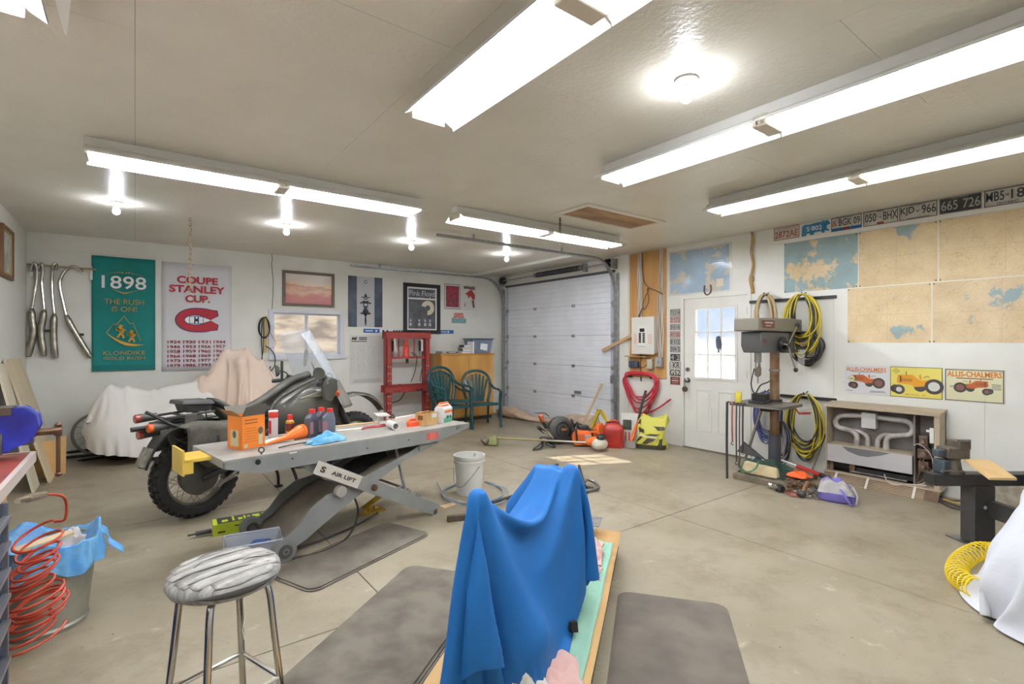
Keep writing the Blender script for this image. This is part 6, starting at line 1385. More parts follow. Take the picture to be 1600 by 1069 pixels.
obj('engine', M().loft([[(x, y, z) for x, z in ((.50, .33), (1.0, .33), (1.05, .50), (.98, .66), (.55, .66), (.46, .50))] for y in (-.12, .12)]).cyl((.78, -.12, .48), (.78, -.34, .47), .085, .075, 20).cyl((.78, .12, .48), (.78, .34, .47), .085, .075, 20), mat('engine_grey', (76, 74, 70), .5, .5, var=.25, vs=12), mc, bevel=.01)
obj('cylinder_fins', M().cyl((.78, -.34, .47), (.78, -.375, .47), .088, n=20).cyl((.78, -.30, .47), (.78, -.305, .47), .105, n=20).cyl((.78, -.27, .47), (.78, -.275, .47), .105, n=20).cyl((.78, -.24, .47), (.78, -.245, .47), .105, n=20), alu, mc)
obj('exhaust_pipe', M().tube([(.80, -.26, .42), (.98, -.22, .30), (.92, -.12, .24), (.85, -.02, .24)], .02, 10, k=5), alu, mc)
obj('silencer', M().lathe([(.03, 0), (.045, .04), (.045, .60), (.02, .64)], (.45, .20, .40), (-1, 0, .22), 20), blk, mc)
# tank / big side panel: lofted shell
rings = []
for s, zt, zb, w_ in ((.56, .80, .64, .10), (.62, .92, .58, .20), (.78, 1.04, .54, .27), (.95, 1.10, .52, .29), (1.12, 1.10, .54, .27), (1.27, 1.02, .60, .20), (1.36, .92, .68, .10)):
    r = []
    for k in range(20):
        a = 2 * PI * k / 20; x, z = math.cos(a), math.sin(a); p = .72
        r.append((s, w_ * math.copysign(abs(x) ** p, x), (zt + zb) / 2 + (zt - zb) / 2 * math.copysign(abs(z) ** p, z)))
    rings.append(r)
obj('tank', M().loft(rings), olive, mc, smooth=180, sub=1)
obj('tank_pad', M().tube([(.40, -.05, .86), (.55, -.06, .93), (.80, -.06, 1.075), (1.02, -.05, 1.135)], .045, 12, k=4, flat=.8).tube([(.52, -.20, .80), (.60, -.215, .93), (.80, -.24, 1.04), (.98, -.22, 1.10)], .016, 8, k=4), olive_m, mc, smooth=60)
obj('side_crease_panel', M().loft([[(.78, -.285, .93), (1.05, -.30, .99), (1.08, -.295, .93)], [(.78, -.275, .935), (1.05, -.285, 1.0), (1.08, -.28, .93)]]), mat('olive_light', (136, 132, 116), .4), mc, smooth=0)
# seat, rack, rear bag
def pad(x0, x1, w_, z0, z1, t0, t1):
    r = []
    for i in range(7):
        q = i / 6; x = x0 + (x1 - x0) * q; z = z0 + (z1 - z0) * q; th = t0 + (t1 - t0) * q; e = .55 if i in (0, 6) else 1
        r.append([(x, w_ * e * math.copysign(abs(math.cos(a)) ** .6, math.cos(a)), z + th * e * math.copysign(abs(math.sin(a)) ** .6, math.sin(a))) for a in [2 * PI * k / 16 for k in range(16)]])
    return M().loft(r)
obj('seat', pad(.22, .62, .14, .80, .84, .06, .05), mat('seat_vinyl', (58, 57, 54), .5, bump=.1), mc, smooth=60)
obj('pillion_backrest', pad(.11, .30, .13, .96, .83, .035, .045), mat('seat_vinyl', (58, 57, 54)), mc, smooth=60)
obj('backrest_cushion', pad(.14, .26, .10, .90, .78, .03, .04), mat('backrest_grey', (84, 82, 76), .6), mc, smooth=60)
obj('rear_rack', M().tube([(-.40, -.10, .925), (-.30, -.12, .855), (-.22, -.13, .80), (-.12, -.13, .79)], .012, 8, k=3).tube([(-.28, -.12, .86), (.02, -.12, .875), (.10, -.1, .875)], .010, 8).tube([(-.28, .12, .86), (.02, .12, .875), (.10, .1, .875)], .010, 8).cyl((-.28, -.12, .86), (-.28, .12, .86), .010).cyl((-.14, -.12, .868), (-.14, .12, .868), .009).cyl((-.02, -.12, .874), (-.02, .12, .874), .009), blk, mc)
obj('rack_plate', M().box((-.10, -.14, .80), (.09, .012, .15)).box((-.05, -.10, .84), (.10, .05, .04)), dkg, mc, bevel=.004)
obj('rack_bag', M().loft([[(-.11, -.09, .882), (.08, -.09, .882), (.08, .09, .882), (-.11, .09, .882)], [(-.13, -.10, .955), (.09, -.10, .935), (.09, .10, .935), (-.13, .10, .955)]]), dkg, mc, bevel=.012)
obj('bag_lid', M().loft([[(-.16, -.13, .952), (.10, -.12, .935), (.10, .12, .935), (-.16, .12, .952)], [(-.15, -.12, .985), (.08, -.11, .975), (.08, .11, .975), (-.15, .11, .985)]]), dkg, mc, bevel=.008)
obj('bag_strap', M().tube([(.02, -.11, .90), (.03, -.14, .80), (.02, -.22, .74)], .012, 6, k=4, flat=.3), blk, mc)
# lights in a row at the tail
for (x, z, yy, m_) in ((-.42, .865, .0, redl), (-.37, .795, -.10, amber), (-.395, .735, .02, redl)):
    q = obj('lamp_housing', M().lathe([(.028, 0), (.030, .05), (.034, .10), (.034, .115)], (x + .13, yy, z + .005), (-1, 0, -.02), 18), dkg, mc)
    obj('lens', M().lathe([(.034, 0), (.034, .028), (.028, .034), (0, .034)], (x + .015, yy, z), (-1, 0, -.02), 18), m_, q)
obj('tail_tube', M().cyl((-.47, -.03, .79), (-.25, -.03, .795), .019), blk, mc)
def fender(s0, s1, z0, pts, w_, name, mt_, th=.006):
    P_ = cat_pts([(a, 0, b) for a, b in pts], 6); n = len(P_)
    def f(u, v):
        k = min(n - 1, int(round(u * (n - 1)))); a = (v - .5) * 2.4; p = P_[k]
        T_ = (P_[min(n - 1, k + 1)] - P_[max(0, k - 1)]).normalized(); N_ = Vector((-T_.z, 0, T_.x))
        if N_.z < 0 and name == 'front_fender': N_ = -N_
        tp = 1 - .25 * abs(u - .5) * 2
        q = p - N_ * (1 - math.cos(a)) * w_ * .6; return (q.x, math.sin(a) / math.sin(1.2) * w_ * tp, q.z)
    return obj(name, M().grid(f, n - 1, 10), mt_, mc, smooth=60, solid=th)
fender(0, 0, 0, [(.18, .74), (.0, .76), (-.18, .73), (-.26, .67), (-.32, .57), (-.36, .46)], .085, 'rear_fender', dkg)
obj('plate_holder', M().box((-.375, .0, .56), (.02, .15, .15), ry=24), mat('scuffed_plate', (150, 146, 134), .6, c2=(110, 106, 98), vs=20), mc, bevel=.003)
obj('wiring', M().tube([(-.2, -.05, .70), (-.12, -.10, .64), (-.02, -.08, .66), (-.15, -.02, .60), (-.25, -.06, .62)], .009, 6, k=5), blk, mc)
fender(0, 0, 0, [(1.30, .84), (1.45, .885), (1.62, .90), (1.78, .87), (1.93, .78), (2.04, .66)], .075, 'front_fender', olive)
obj('fender_rib', M().tube([(1.36, -.03, .872), (1.62, -.03, .905), (1.85, -.03, .845), (2.0, -.03, .71)], .006, 6, k=5).tube([(1.36, .03, .872), (1.62, .03, .905), (1.85, .03, .845), (2.0, .03, .71)], .006, 6, k=5), olive_m, mc)
# saddle bag: sagging canvas body with flap, near side
def bag_r(x0, x1, y0, y1, z, dx=0, sag=0):
    r = []
    for k in range(20):
        a = 2 * PI * k / 20; c, s = math.cos(a), math.sin(a); p = .6
        r.append((x0 + (x1 - x0) * (.5 + .5 * math.copysign(abs(c) ** p, c)) + dx, y0 + (y1 - y0) * (.5 + .5 * math.copysign(abs(s) ** p, s)), z + sag * math.sin(a * 3)))
    return r
for s in (-1, 1):
    ys = lambda a, b: (s * a, s * b) if s < 0 else (b * s, a * s)
    y0, y1 = sorted((s * .15, s * .31))
    b_ = obj('saddle_bag', M().loft([bag_r(-.02, .16, y0 + .03, y1 - .02, .44), bag_r(-.06, .22, y0, y1, .47, 0, .004), bag_r(-.10, .25, y0, y1, .60, 0, .004), bag_r(-.14, .25, y0, y1 - .01, .72, 0, .004), bag_r(-.12, .22, y0 + .02, y1 - .03, .775)]), canvas, mc, smooth=60)
    def flapf(u, v):
        x = -.20 + u * .46 + .03 * v * math.sin(u * 4); d = v * .42
        yy = .13 + min(d, .17) + .012 * math.sin(u * 9 + v * 3); z = .785 - max(0, d - .15) * (1.0 - .35 * (u - .3) ** 2) + .012 * math.sin(u * 7) + (.02 * math.sin(u * PI))
        return (x, s * (yy + .02 * v), z)
    obj('flap', M().grid(flapf, 18, 14), canvas, b_, smooth=180, solid=.008)
    obj('buckle_strap', M().box((.02, s * .335, .66), (.022, .008, .10)).box((.20, s * .335, .66), (.022, .008, .08)), blk, b_)
# windshield, lower fairing, bars
wsg = glass('windshield_acrylic', (226, 232, 240), tint=.30, rough=.08)
def wsf(u, v):
    lat = (u - .5) * 2; w_ = .31 - .13 * v ** 2; s = 1.52 - .47 * v - .30 * lat * lat * (1 - .35 * v); z = .83 + .76 * v - .05 * v * lat * lat
    return (s, lat * w_, z)
obj('windshield', M().grid(lambda u, v: wsf(u, .30 + v * .70), 16, 16), wsg, mc, smooth=180, solid=.004)
obj('lower_fairing', M().grid(lambda u, v: wsf(u, -.06 + v * .37), 16, 8), mat('grey_fairing', (140, 136, 128), .35, .2, c2=(122, 120, 116), vs=4), mc, smooth=180, solid=.006)
rim = [wsf(1, -.06 + k / 12 * .9) for k in range(13)]
obj('windshield_edge', M().tube([wsf(0, .0 + k / 12) for k in range(13)], .004, 6), mat('clear_edge', (214, 220, 228), .2), mc)
obj('beak_panel', M().loft([[(1.28, -.10, .80), (1.42, -.08, .70), (1.50, -.04, .52), (1.40, -.09, .52), (1.30, -.11, .62)], [(1.28, .10, .80), (1.42, .08, .70), (1.50, .04, .52), (1.40, .09, .52), (1.30, .11, .62)]]), olive, mc, bevel=.015)
obj('handlebar', M().tube([(.93, -.36, 1.06), (1.02, -.28, 1.07), (1.12, -.12, 1.04), (1.14, 0, 1.02), (1.12, .12, 1.04), (1.02, .28, 1.07), (.93, .36, 1.06)], .012, 8, k=4), blk, mc)
obj('grip', M().cyl((.90, -.39, 1.055), (.97, -.31, 1.065), .019), blk, mc); obj('grip', M().cyl((.90, .39, 1.055), (.97, .31, 1.065), .019), blk, mc)
obj('lever', M().tube([(1.0, -.27, 1.06), (1.04, -.33, 1.07), (.98, -.42, 1.06)], .006, 6, k=4).tube([(1.0, .27, 1.06), (1.04, .33, 1.07), (.98, .42, 1.06)], .006, 6, k=4), alu, mc)
hg = [(.98, .90), (1.06, .88), (1.13, 1.00), (1.12, 1.10), (1.03, 1.13), (.97, 1.04)]
for s in (-1, 1):
    obj('hand_guard', M().loft([[(a, s * .33, b) for a, b in hg], [(a + .02, s * .355, b * .99) for a, b in hg]]), olive, mc, bevel=.01)
    mr = obj('mirror', M().lathe([(.0, .03), (.035, .028), (.055, .01), (.06, -.01)], (.93, s * .36, 1.16), (1, -s * .5, .1), 24), olive_m, mc)
    obj('stalk', M().tube([(1.02, s * .28, 1.07), (1.0, s * .30, 1.14), (.95, s * .35, 1.16)], .007, 6, k=3), blk, mr)
obj('vertical_bar', M().cyl((.83, .10, 1.05), (.83, .10, 1.27), .013), blk, mc)
q = obj('turn_signal', M().cyl((1.08, -.22, .95), (1.16, -.30, .95), .03, .033, 18), blk, mc); obj('lens', M().cyl((1.16, -.30, .95), (1.185, -.325, .95), .035, .028, 18), amber, q)
q = obj('turn_signal', M().cyl((1.08, .22, .95), (1.16, .30, .95), .03, .033, 18), blk, mc); obj('lens', M().cyl((1.16, .30, .95), (1.185, .325, .95), .035, .028, 18), amber, q)
obj('instrument_pod', M().box((1.17, 0, 1.06), (.08, .24, .08), ry=-30), blk, mc, bevel=.01)
obj('cables', M().tube([(1.0, -.26, 1.08), (1.10, -.2, 1.14), (1.18, -.05, 1.05), (1.2, -.05, .85)], .006, 6, k=5).tube([(1.02, -.22, 1.06), (1.14, -.26, 1.04), (1.22, -.12, .9), (1.3, -.05, .7)], .006, 6, k=5), blk, mc)
obj('fork', M().cyl((1.24, -.09, .98), (1.60, -.09, .345), .022).cyl((1.24, .09, .98), (1.60, .09, .345), .022).cyl((WB, -.12, .345), (WB, .12, .345), .012), alu, mc)
obj('fork_gaiter', M().cyl((1.30, -.09, .875), (1.46, -.09, .59), .034).cyl((1.30, .09, .875), (1.46, .09, .59), .034), blk, mc)
obj('olive_blade', M().prism([(1.20, 1.20), (1.23, 1.20), (1.26, 1.34), (1.235, 1.39), (1.21, 1.36)], .30, .306).prism([(1.34, 1.12), (1.37, 1.12), (1.30, 1.24), (1.29, 1.24)], .30, .306), mat('olive_blade', (98, 106, 74), .5), mc, smooth=0)
obj('far_mirror_loop', M().tube([(1.44, .22, .85), (1.40, .22, 1.0), (1.44, .23, 1.10), (1.50, .23, 1.08), (1.51, .23, .88)], .012, 8, k=5), blk, mc)
obj('centre_stand', M().tube([(.76, -.16, .30), (.80, -.19, .16), (.78, -.21, .05), (.70, -.22, .015)], .014, 8, k=4).tube([(.76, .16, .30), (.84, .19, .14), (.86, .21, .015)], .014, 8, k=4).cyl((.76, -.16, .30), (.76, .16, .30), .012), blk, mc)
obj('stand_foot', M().box((.69, -.22, .012), (.06, .05, .02)), blk, mc); obj('stand_foot', M().box((.86, .21, .012), (.06, .05, .02)), blk, mc)

# ================================================================ RED PRESS, CABINET, CHAIRS AGAINST THE BACK WALL
redp = mat('press_red', (150, 52, 46), .45, var=.1, vs=6)
t = thing('shop_press', 'red steel H-frame shop press with gauge bottle jack against the back wall', 'press', (3.80, 8.10, 0), 0)
for s in (-1, 1):
    x = s * .36; p = obj('post', M().bx(x - .045, x + .045, -.07, -.062, 0, 1.64).bx(x - .045, x - .037, -.07, .07, 0, 1.64).bx(x + .037, x + .045, -.07, .07, 0, 1.64), redp, t, smooth=0)
    m = M()
    for z in (.30, .42, .54, .80, .92, 1.04): m.disc((x - .022, z), .010, -.0712, 10).disc((x + .022, z), .010, -.0712, 10)
    o = obj('pin_holes', m, mat('hole_light', (206, 190, 184), .6), p); o['kind'] = 'stuff'
    obj('foot', M().bx(x - .05, x + .05, -.26, .26, 0, .05), redp, t, smooth=0)
obj('top_beam', M().bx(-.42, .42, -.085, -.07, 1.52, 1.64).bx(-.42, .42, .07, .085, 1.52, 1.64).bx(-.42, .42, -.085, .085, 1.628, 1.64), redp, t, smooth=0)
obj('press_head', M().bx(-.31, .31, -.06, .06, 1.17, 1.205), redp, t, smooth=0); obj('pin', M().cyl((0, 0, 1.09), (0, 0, 1.17), .025), black_metal, t)
obj('bed', M().bx(-.44, .40, -.10, -.085, .60, .72).bx(-.44, .40, .085, .10, .60, .72).bx(-.44, .40, -.10, .10, .60, .61), redp, t, smooth=0); obj('bed_flange', M().bx(-.46, .40, -.12, -.085, .60, .612).bx(-.40, .40, -.12, -.085, .708, .72), redp, t, smooth=0)
obj('bottle_jack', M().lathe([(.062, 0), (.062, .02), (.055, .03), (.055, .17), (.03, .20), (.028, .30)], (-.02, 0, 1.205), (0, 0, 1), 20), mat('jack_red', (206, 56, 46), .4), t)
obj('return_spring', M().cyl((-.26, 0, 1.205), (-.26, 0, 1.52), .016).cyl((.24, 0, 1.205), (.24, 0, 1.52), .016), steel, t)
obj('spring_sleeve', M().cyl((-.26, 0, 1.30), (-.26, 0, 1.48), .024).cyl((.24, 0, 1.30), (.24, 0, 1.48), .024), blk, t)
obj('guide_rod', M().cyl((-.16, 0, 1.205), (-.16, 0, 1.52), .012).cyl((.13, 0, 1.205), (.13, 0, 1.52), .012), redp, t)
obj('pressure_gauge', M().box((-.26, -.07, 1.40), (.03, .01, .20)).box((.25, -.07, 1.40), (.035, .01, .20)), mat('scale_white', (206, 202, 196), .5), t)
obj('jack_hose', M().tube([(.05, -.05, 1.28), (.15, -.06, 1.20), (.12, -.06, .95), (.05, -.05, .76)], .008, 6, k=5).tube([(.30, -.05, 1.12), (.25, -.05, .95), (.22, -.05, .76)], .007, 6, k=4).tube([(-.30, -.02, .42), (-.15, .0, .45), (-.04, .05, .55), (-.03, .05, .60)], .009, 6, k=5), blk, t)
for k, (x, h_, r) in enumerate([(-.27, .075, .028), (-.19, .05, .03), (-.17, .13, .012)]):
    tag(obj('press_bolt', M().cyl((0, 0, 0), (0, 0, h_), r, n=6 if k < 2 else 10).cyl((0, 0, 0), (0, 0, .02), r * 1.3), black_metal, loc=(3.80 + x, 8.03, .612)), ['left squat dark socket standing on the press bed', 'middle dark socket on the press bed', 'tall thin dark pin on the press bed'][k], 'socket')
tag(obj('press_tool', M().box((0, 0, .012), (.14, .05, .024)).cyl((.03, -.02, .02), (.05, .02, .035), .02), black_metal, loc=(3.99, 8.02, .612)), 'low dark tool lying on the right of the press bed', 'tool')
oak = mat('oak_veneer', (196, 146, 72), .4, c2=(176, 124, 56), vs=3, scale=(1, 1, .2), coat=.2)
oak2 = mat('oak_veneer_light', (212, 162, 84), .4, c2=(190, 136, 66), vs=3, scale=(1, 1, .2), coat=.2)
t = thing('wooden_cabinet', 'tall honey coloured two door wooden cabinet in the back corner', 'cabinet', (4.95, 7.92, 0), 0)
obj('carcass', M().bx(-.57, .57, .02, .50, .06, 1.22).bx(-.585, .585, .0, .51, 1.22, 1.245), oak, t, smooth=0); obj('plinth', M().bx(-.55, .55, .05, .48, 0, .06), dkg, t, smooth=0)
for s in (-1, 1): 
    d = obj('door', M().bx(min(s * .003, s * .56), max(s * .003, s * .56), 0, .02, .075, 1.21), oak2, t, bevel=.002, smooth=0)
    obj('door_pull', M().bx(s * .03 - .005, s * .03 + .005, -.02, 0, .62, .74), dkg, d, smooth=0)
t = thing('storage_bin', 'grey blue plastic storage bin with lid on top of the cabinet', 'storage bin', (5.28, 8.10, 1.245), 0)
bint = mat('bin_translucent', (128, 140, 160), .35, c2=(108, 120, 142), vs=5)
obj('tub', M().loft([[(-.20, -.13, 0), (.20, -.13, 0), (.20, .13, 0), (-.20, .13, 0)], [(-.23, -.16, .26), (.23, -.16, .26), (.23, .16, .26), (-.23, .16, .26)]]), bint, t, bevel=.012)
obj('lid', M().bx(-.25, .25, -.18, .18, .26, .285), mat('bin_lid', (84, 98, 118), .35), t, bevel=.01); obj('paper_label', M().box((.03, -.155, .14), (.16, .003, .16), rx=-7, ry=12), white_print, t)
for k, (x, y, z, w_, d_, h_, c, lb) in enumerate([(4.93, 8.05, 1.245, .20, .16, .04, (120, 116, 110), 'lowest grey book of the stack on the cabinet'), (4.94, 8.05, 1.285, .19, .15, .045, (90, 84, 84), 'dark book in the middle of the stack on the cabinet'), (4.93, 8.05, 1.33, .20, .15, .03, (150, 144, 132), 'pale book near the top of the stack on the cabinet'), (4.95, 8.05, 1.36, .18, .14, .045, (70, 74, 72), 'top dark green book of the stack on the cabinet')]):
    t = thing('book', lb, 'book', (x, y, z), 4 * k, 'books stacked on the cabinet'); bm_ = mat('book%d' % k, c, .6)
    obj('cover', M().bx(-w_ / 2, w_ / 2, -d_ / 2, d_ / 2, 0, .004).bx(-w_ / 2, w_ / 2, -d_ / 2, d_ / 2, h_ - .004, h_).bx(-w_ / 2, -w_ / 2 + .004, -d_ / 2, d_ / 2, 0, h_), bm_, t, smooth=0); obj('pages', M().bx(-w_ / 2 + .004, w_ / 2 - .006, -d_ / 2 + .004, d_ / 2 - .004, .004, h_ - .004), paper, t, smooth=0)
t = thing('white_binder', 'thin white binder standing between the books and the bin', 'binder', (5.045, 8.0, 1.245), 0); obj('cover', M().bx(-.012, .012, -.10, .10, 0, .22), white_print, t, bevel=.002, smooth=0)
t = thing('flat_case', 'flat silver grey case lying at the left of the cabinet top', 'case', (4.62, 8.08, 1.245), 0)
obj('case', M().bx(-.21, .21, -.13, .13, 0, .05), mat('silver_case', (166, 168, 166), .4, .4), t, bevel=.008); obj('latch', M().bx(-.12, -.08, -.136, -.13, .015, .035).bx(.08, .12, -.136, -.13, .015, .035), blk, t, smooth=0)
tag(obj('dark_board', M().box((0, 0, 0), (.10, .03, .82), ry=4, rx=4), mat('dark_wood', (104, 92, 80), .7), loc=(5.63, 8.33, .42)), 'dark narrow board leaning in the corner between cabinet and garage door', 'board')
grn = mat('green_plastic_chair', (30, 76, 78), .3, c2=(22, 62, 66), vs=5)
def chair(loc, rz, label, first=None):
    t = thing('garden_chair', label, 'chair', loc, rz, 'dark green plastic garden chairs')
    obj('seat', M().grid(lambda u, v: ((u - .5) * (.44 - .04 * v), -.22 + v * .42, .415 - .03 * v - .015 * math.sin(u * PI) * math.sin(v * PI)), 10, 8).bx(-.225, .225, -.235, -.215, .375, .42), grn, t, smooth=60, solid=.008)
    arch = [(-.19, .19, .40), (-.245, .225, .60), (-.25, .27, .78), (-.17, .31, .90), (0, .325, .945), (.17, .31, .90), (.25, .27, .78), (.245, .225, .60), (.19, .19, .40)]
    obj('back_frame', M().tube(arch, .024, 8, k=5), grn, t, smooth=60)
    for k in range(7):
        s = (k - 3) / 3; obj('back_slat', M().bar((s * .10, .195, .40), (s * .145, .235, .60), .036, .008, up=(0, 1, 0)).bar((s * .145, .235, .60), (s * .215, .295, .89 - .10 * abs(s) ** 2), .040, .008, up=(0, 1, 0)), grn, t, smooth=60)
    for s in (-1, 1):
        obj('arm_rest', M().tube([(s * .25, .25, .72), (s * .275, .10, .645), (s * .285, -.12, .63), (s * .27, -.24, .60)], .026, 8, k=4, flat=.7), grn, t, smooth=60)
        obj('leg', M().tube([(s * .27, -.235, .60), (s * .26, -.235, .40), (s * .27, -.26, .0)], lambda q: .030 - .008 * q, 8, k=3), grn, t, smooth=60)
        obj('leg', M().tube([(s * .20, .19, .42), (s * .215, .25, .0)], lambda q: .022 - .005 * q, 8, k=3), grn, t, smooth=60)
    return t
c1 = chair((4.82, 7.30, 0), -14, 'dark green plastic chair standing nearest the garage door')
dup(c1, (4.20, 7.30, 0), 6, 'lower of the two stacked green plastic chairs in front of the cabinet')
dup(c1, (4.195, 7.29, .085), 6, 'upper of the two stacked green plastic chairs in front of the cabinet')

# ================================================================ ALONG THE GARAGE DOOR
tarp = mat('beige_canvas', (204, 180, 158), .85, c2=(186, 160, 138), vs=6, bump=.3, bs=40)
t = thing('canvas_roll', 'long beige canvas roll lying along the foot of the garage door', 'canvas roll', (5.93, 7.05, 0), 90)
rg = []
for i in range(40):
    q = i / 39; x = 1.25 - q * 2.6; r0 = .06 + .035 * math.sin(q * 9) + .03 * q; r0 = max(.03, r0) * (.5 if i in (0, 39) else 1)
    rg.append([(x, .10 * math.sin(q * 5) + r0 * 1.7 * math.cos(a) * (1 + .12 * math.sin(3 * a + q * 20)), max(.004, r0 * .95 + r0 * math.sin(a) * (1 + .15 * math.sin(4 * a + q * 26)))) for a in [2 * PI * k / 18 for k in range(18)]])
obj('roll', M().loft(rg), tarp, t, smooth=180); obj('strap', M().tube([(-.4, .12, .15), (-.2, .05, .18), (.0, .10, .16)], .008, 6, k=4).tube([(.9, .0, .12), (.8, .1, .13), (.95, .12, .10)], .008, 6, k=4), mat('dark_strap', (90, 76, 64), .7), t)
def pole(name, lb, cat, a, b, r, mt_, group=None):
    a, b = Vector(a), Vector(b); return tag(obj(name, M().cyl((0, 0, 0), b - a, r, n=12), mt_, loc=a), lb, cat, group)
t = thing('push_broom', 'wooden pole with a beige cloth head leaning on the garage door', 'broom', (5.62, 5.70, 0), 0)
obj('handle', M().cyl((0, 0, .03), (.42, -.10, .80), .018), mat('pale_pole', (186, 162, 126), .6), t); obj('head', M().box((0, 0, .04), (.12, .30, .05), rz=20), tarp, t, bevel=.01)
obj('tape', M().cyl((.415, -.098, .79), (.425, -.102, .81), .022), white_print, t)
# blower
t = thing('backpack_blower', 'dark grey backpack blower lying in front of the garage door', 'blower', (4.96, 5.32, 0), -30)
dgp = mat('blower_black', (58, 56, 54), .5, var=.15, vs=9)
obj('fan_housing', M().lathe([(.05, -.09), (.17, -.08), (.19, -.03), (.19, .05), (.12, .09), (.04, .10)], (-.08, -.02, .20), (.25, -1, .15), 28), dgp, t)
obj('intake_grille', M().ring((-.055, -.11, .215), (.25, -1, .15), .10, .012, 28, 6).ring((-.055, -.115, .215), (.25, -1, .15), .05, .008, 20, 6), black_metal, t)
obj('logo_plate', M().box((-.05, -.125, .22), (.09, .006, .03), rz=-12), mat('copper_badge', (150, 96, 56), .5), t)
obj('engine_block', M().box((.17, .0, .13), (.24, .22, .20), rz=8), black_metal, t, bevel=.02); obj('back_frame', M().box((.02, .08, .04), (.50, .24, .05)), dgp, t, bevel=.01)
obj('tube', M().tube([(.08, .02, .22), (.22, .05, .24), (.34, .0, .18), (.42, -.05, .10)], .035, 10, k=4), black_metal, t); obj('silver_cover', M().box((.28, -.08, .14), (.10, .04, .12), rz=10), steel, t, bevel=.01)
# brush cutter
t = thing('brush_cutter', 'long brush cutter with silver shaft and two black grips lying on the floor', 'brush cutter', (4.55, 5.45, 0), 0)
A = Vector(onZ(770, 684, .10)); B_ = Vector(onZ(922, 692, .10)); O = Vector((4.55, 5.45, 0)); A -= O; B_ -= O; D = (B_ - A).normalized()
obj('shaft', M().cyl(A, B_, .014), mat('shaft_silver', (176, 170, 154), .35, .6), t); obj('shaft_cover', M().cyl(A, A + (B_ - A) * .55, .016), mat('shaft_olive', (150, 136, 96), .5), t)
obj('guard', M().loft([[tuple(A + Vector(q)) for q in ((-.12, -.05, -.09), (-.02, -.14, -.09), (.09, -.02, -.09), (-.02, .08, -.09))], [tuple(A + Vector(q)) for q in ((-.10, -.03, .03), (-.03, -.10, .04), (.06, -.02, .04), (-.03, .06, .03))]]), mat('guard_green', (136, 140, 88), .5), t, bevel=.015)
obj('cutter_head', M().cyl(A + Vector((-.16, .0, -.05)), A + Vector((-.10, -.01, .0)), .06, .045, 16), mat('head_brown', (104, 92, 76), .6), t)
hb = A + (B_ - A) * .62; G1 = Vector(onZ(846, 656, .42)) - O; G2 = Vector(onZ(841, 668, .32)) - O; H1 = hb + Vector((.02, .0, .03))
obj('handle_bar', M().tube([H1, H1 + Vector((-.05, .06, .10)), (H1 + G1) / 2, G1], .012, 8, k=4).tube([H1, H1 + Vector((-.12, -.05, .06)), G2], .012, 8, k=4), mat('shaft_silver', (176, 170, 154)), t)
obj('grip', M().cyl(G1, G1 + (H1 - G1) * .4, .024), blk, t); obj('grip', M().cyl(G2, G2 + (H1 - G2) * .4, .024), blk, t)
obj('throttle', M().box(G1 + Vector((0, 0, .02)), (.05, .05, .10), ry=-25), mat('rust_orange', (176, 84, 52), .5), t, bevel=.008)
obj('engine', M().lathe([(.03, -.04), (.05, 0), (.07, .06), (.07, .12), (.04, .16)], B_ + Vector((-.02, .0, .02)), tuple(D), 20), mat('engine_orange', (232, 112, 44), .4), t)
obj('fuel_tank', M().ell(B_ + D * .10 + Vector((0, -.04, .0)), (.12, .10, .085)), mat('tank_cream', (206, 200, 184), .4), t); obj('air_filter', M().ell(B_ + D * .11 + Vector((-.01, -.06, .09)), (.07, .06, .045)), blk, t)
t = thing('harness_strap', 'black looped harness strap lying before the brush cutter', 'strap', tuple(onZ(848, 700)), 10)
obj('webbing', M().tube([(-.22, -.02, .02), (-.12, -.06, .02), (.0, .0, .06), (.05, .08, .12), (.1, .0, .12), (.02, -.04, .06), (.06, -.12, .03), (.13, -.12, .02), (.14, -.02, .05), (.04, .0, .09), (-.1, .03, .02)], .018, 6, closed=True, k=5, flat=.35), blk, t)
# chainsaw
p = onZ(909, 697)
t = thing('chainsaw', 'orange and black chainsaw standing between the blower and the gas can', 'chainsaw', (p[0], p[1], 0), -35)
so = mat('saw_orange', (230, 108, 40), .4)
obj('body', M().loft([[(-.12, -.08, .02), (.14, -.08, .02), (.14, .08, .02), (-.12, .08, .02)], [(-.14, -.09, .12), (.15, -.09, .12), (.15, .09, .12), (-.14, .09, .12)], [(-.08, -.07, .24), (.10, -.07, .22), (.10, .07, .22), (-.08, .07, .24)]]), so, t, bevel=.015)
obj('starter_cover', M().cyl((-.02, -.085, .12), (-.02, -.11, .12), .075, .065, 20), mat('saw_orange_dark', (200, 92, 40), .45), t); obj('grey_plate', M().box((.06, -.10, .11), (.10, .02, .12)), mat('saw_grey', (180, 176, 170), .5), t, bevel=.006)
obj('front_handle', M().tube([(-.08, -.10, .08), (-.10, -.12, .26), (-.06, .0, .33), (-.08, .10, .26), (-.08, .10, .08)], .014, 8, k=4), blk, t); obj('hand_guard', M().box((-.13, 0, .33), (.02, .16, .10), ry=-15), blk, t, bevel=.006)
obj('top_cover', M().box((.02, 0, .26), (.14, .11, .06)), blk, t, bevel=.015); obj('rear_handle', M().tube([(.12, 0, .20), (.24, 0, .18), (.26, 0, .08), (.14, 0, .05)], .016, 8, k=4), so, t)
obj('guide_bar', M().prism([(-.12, .07), (-.42, .075), (-.45, .10), (-.42, .125), (-.12, .13)], .02, .026), black_metal, t, smooth=0)
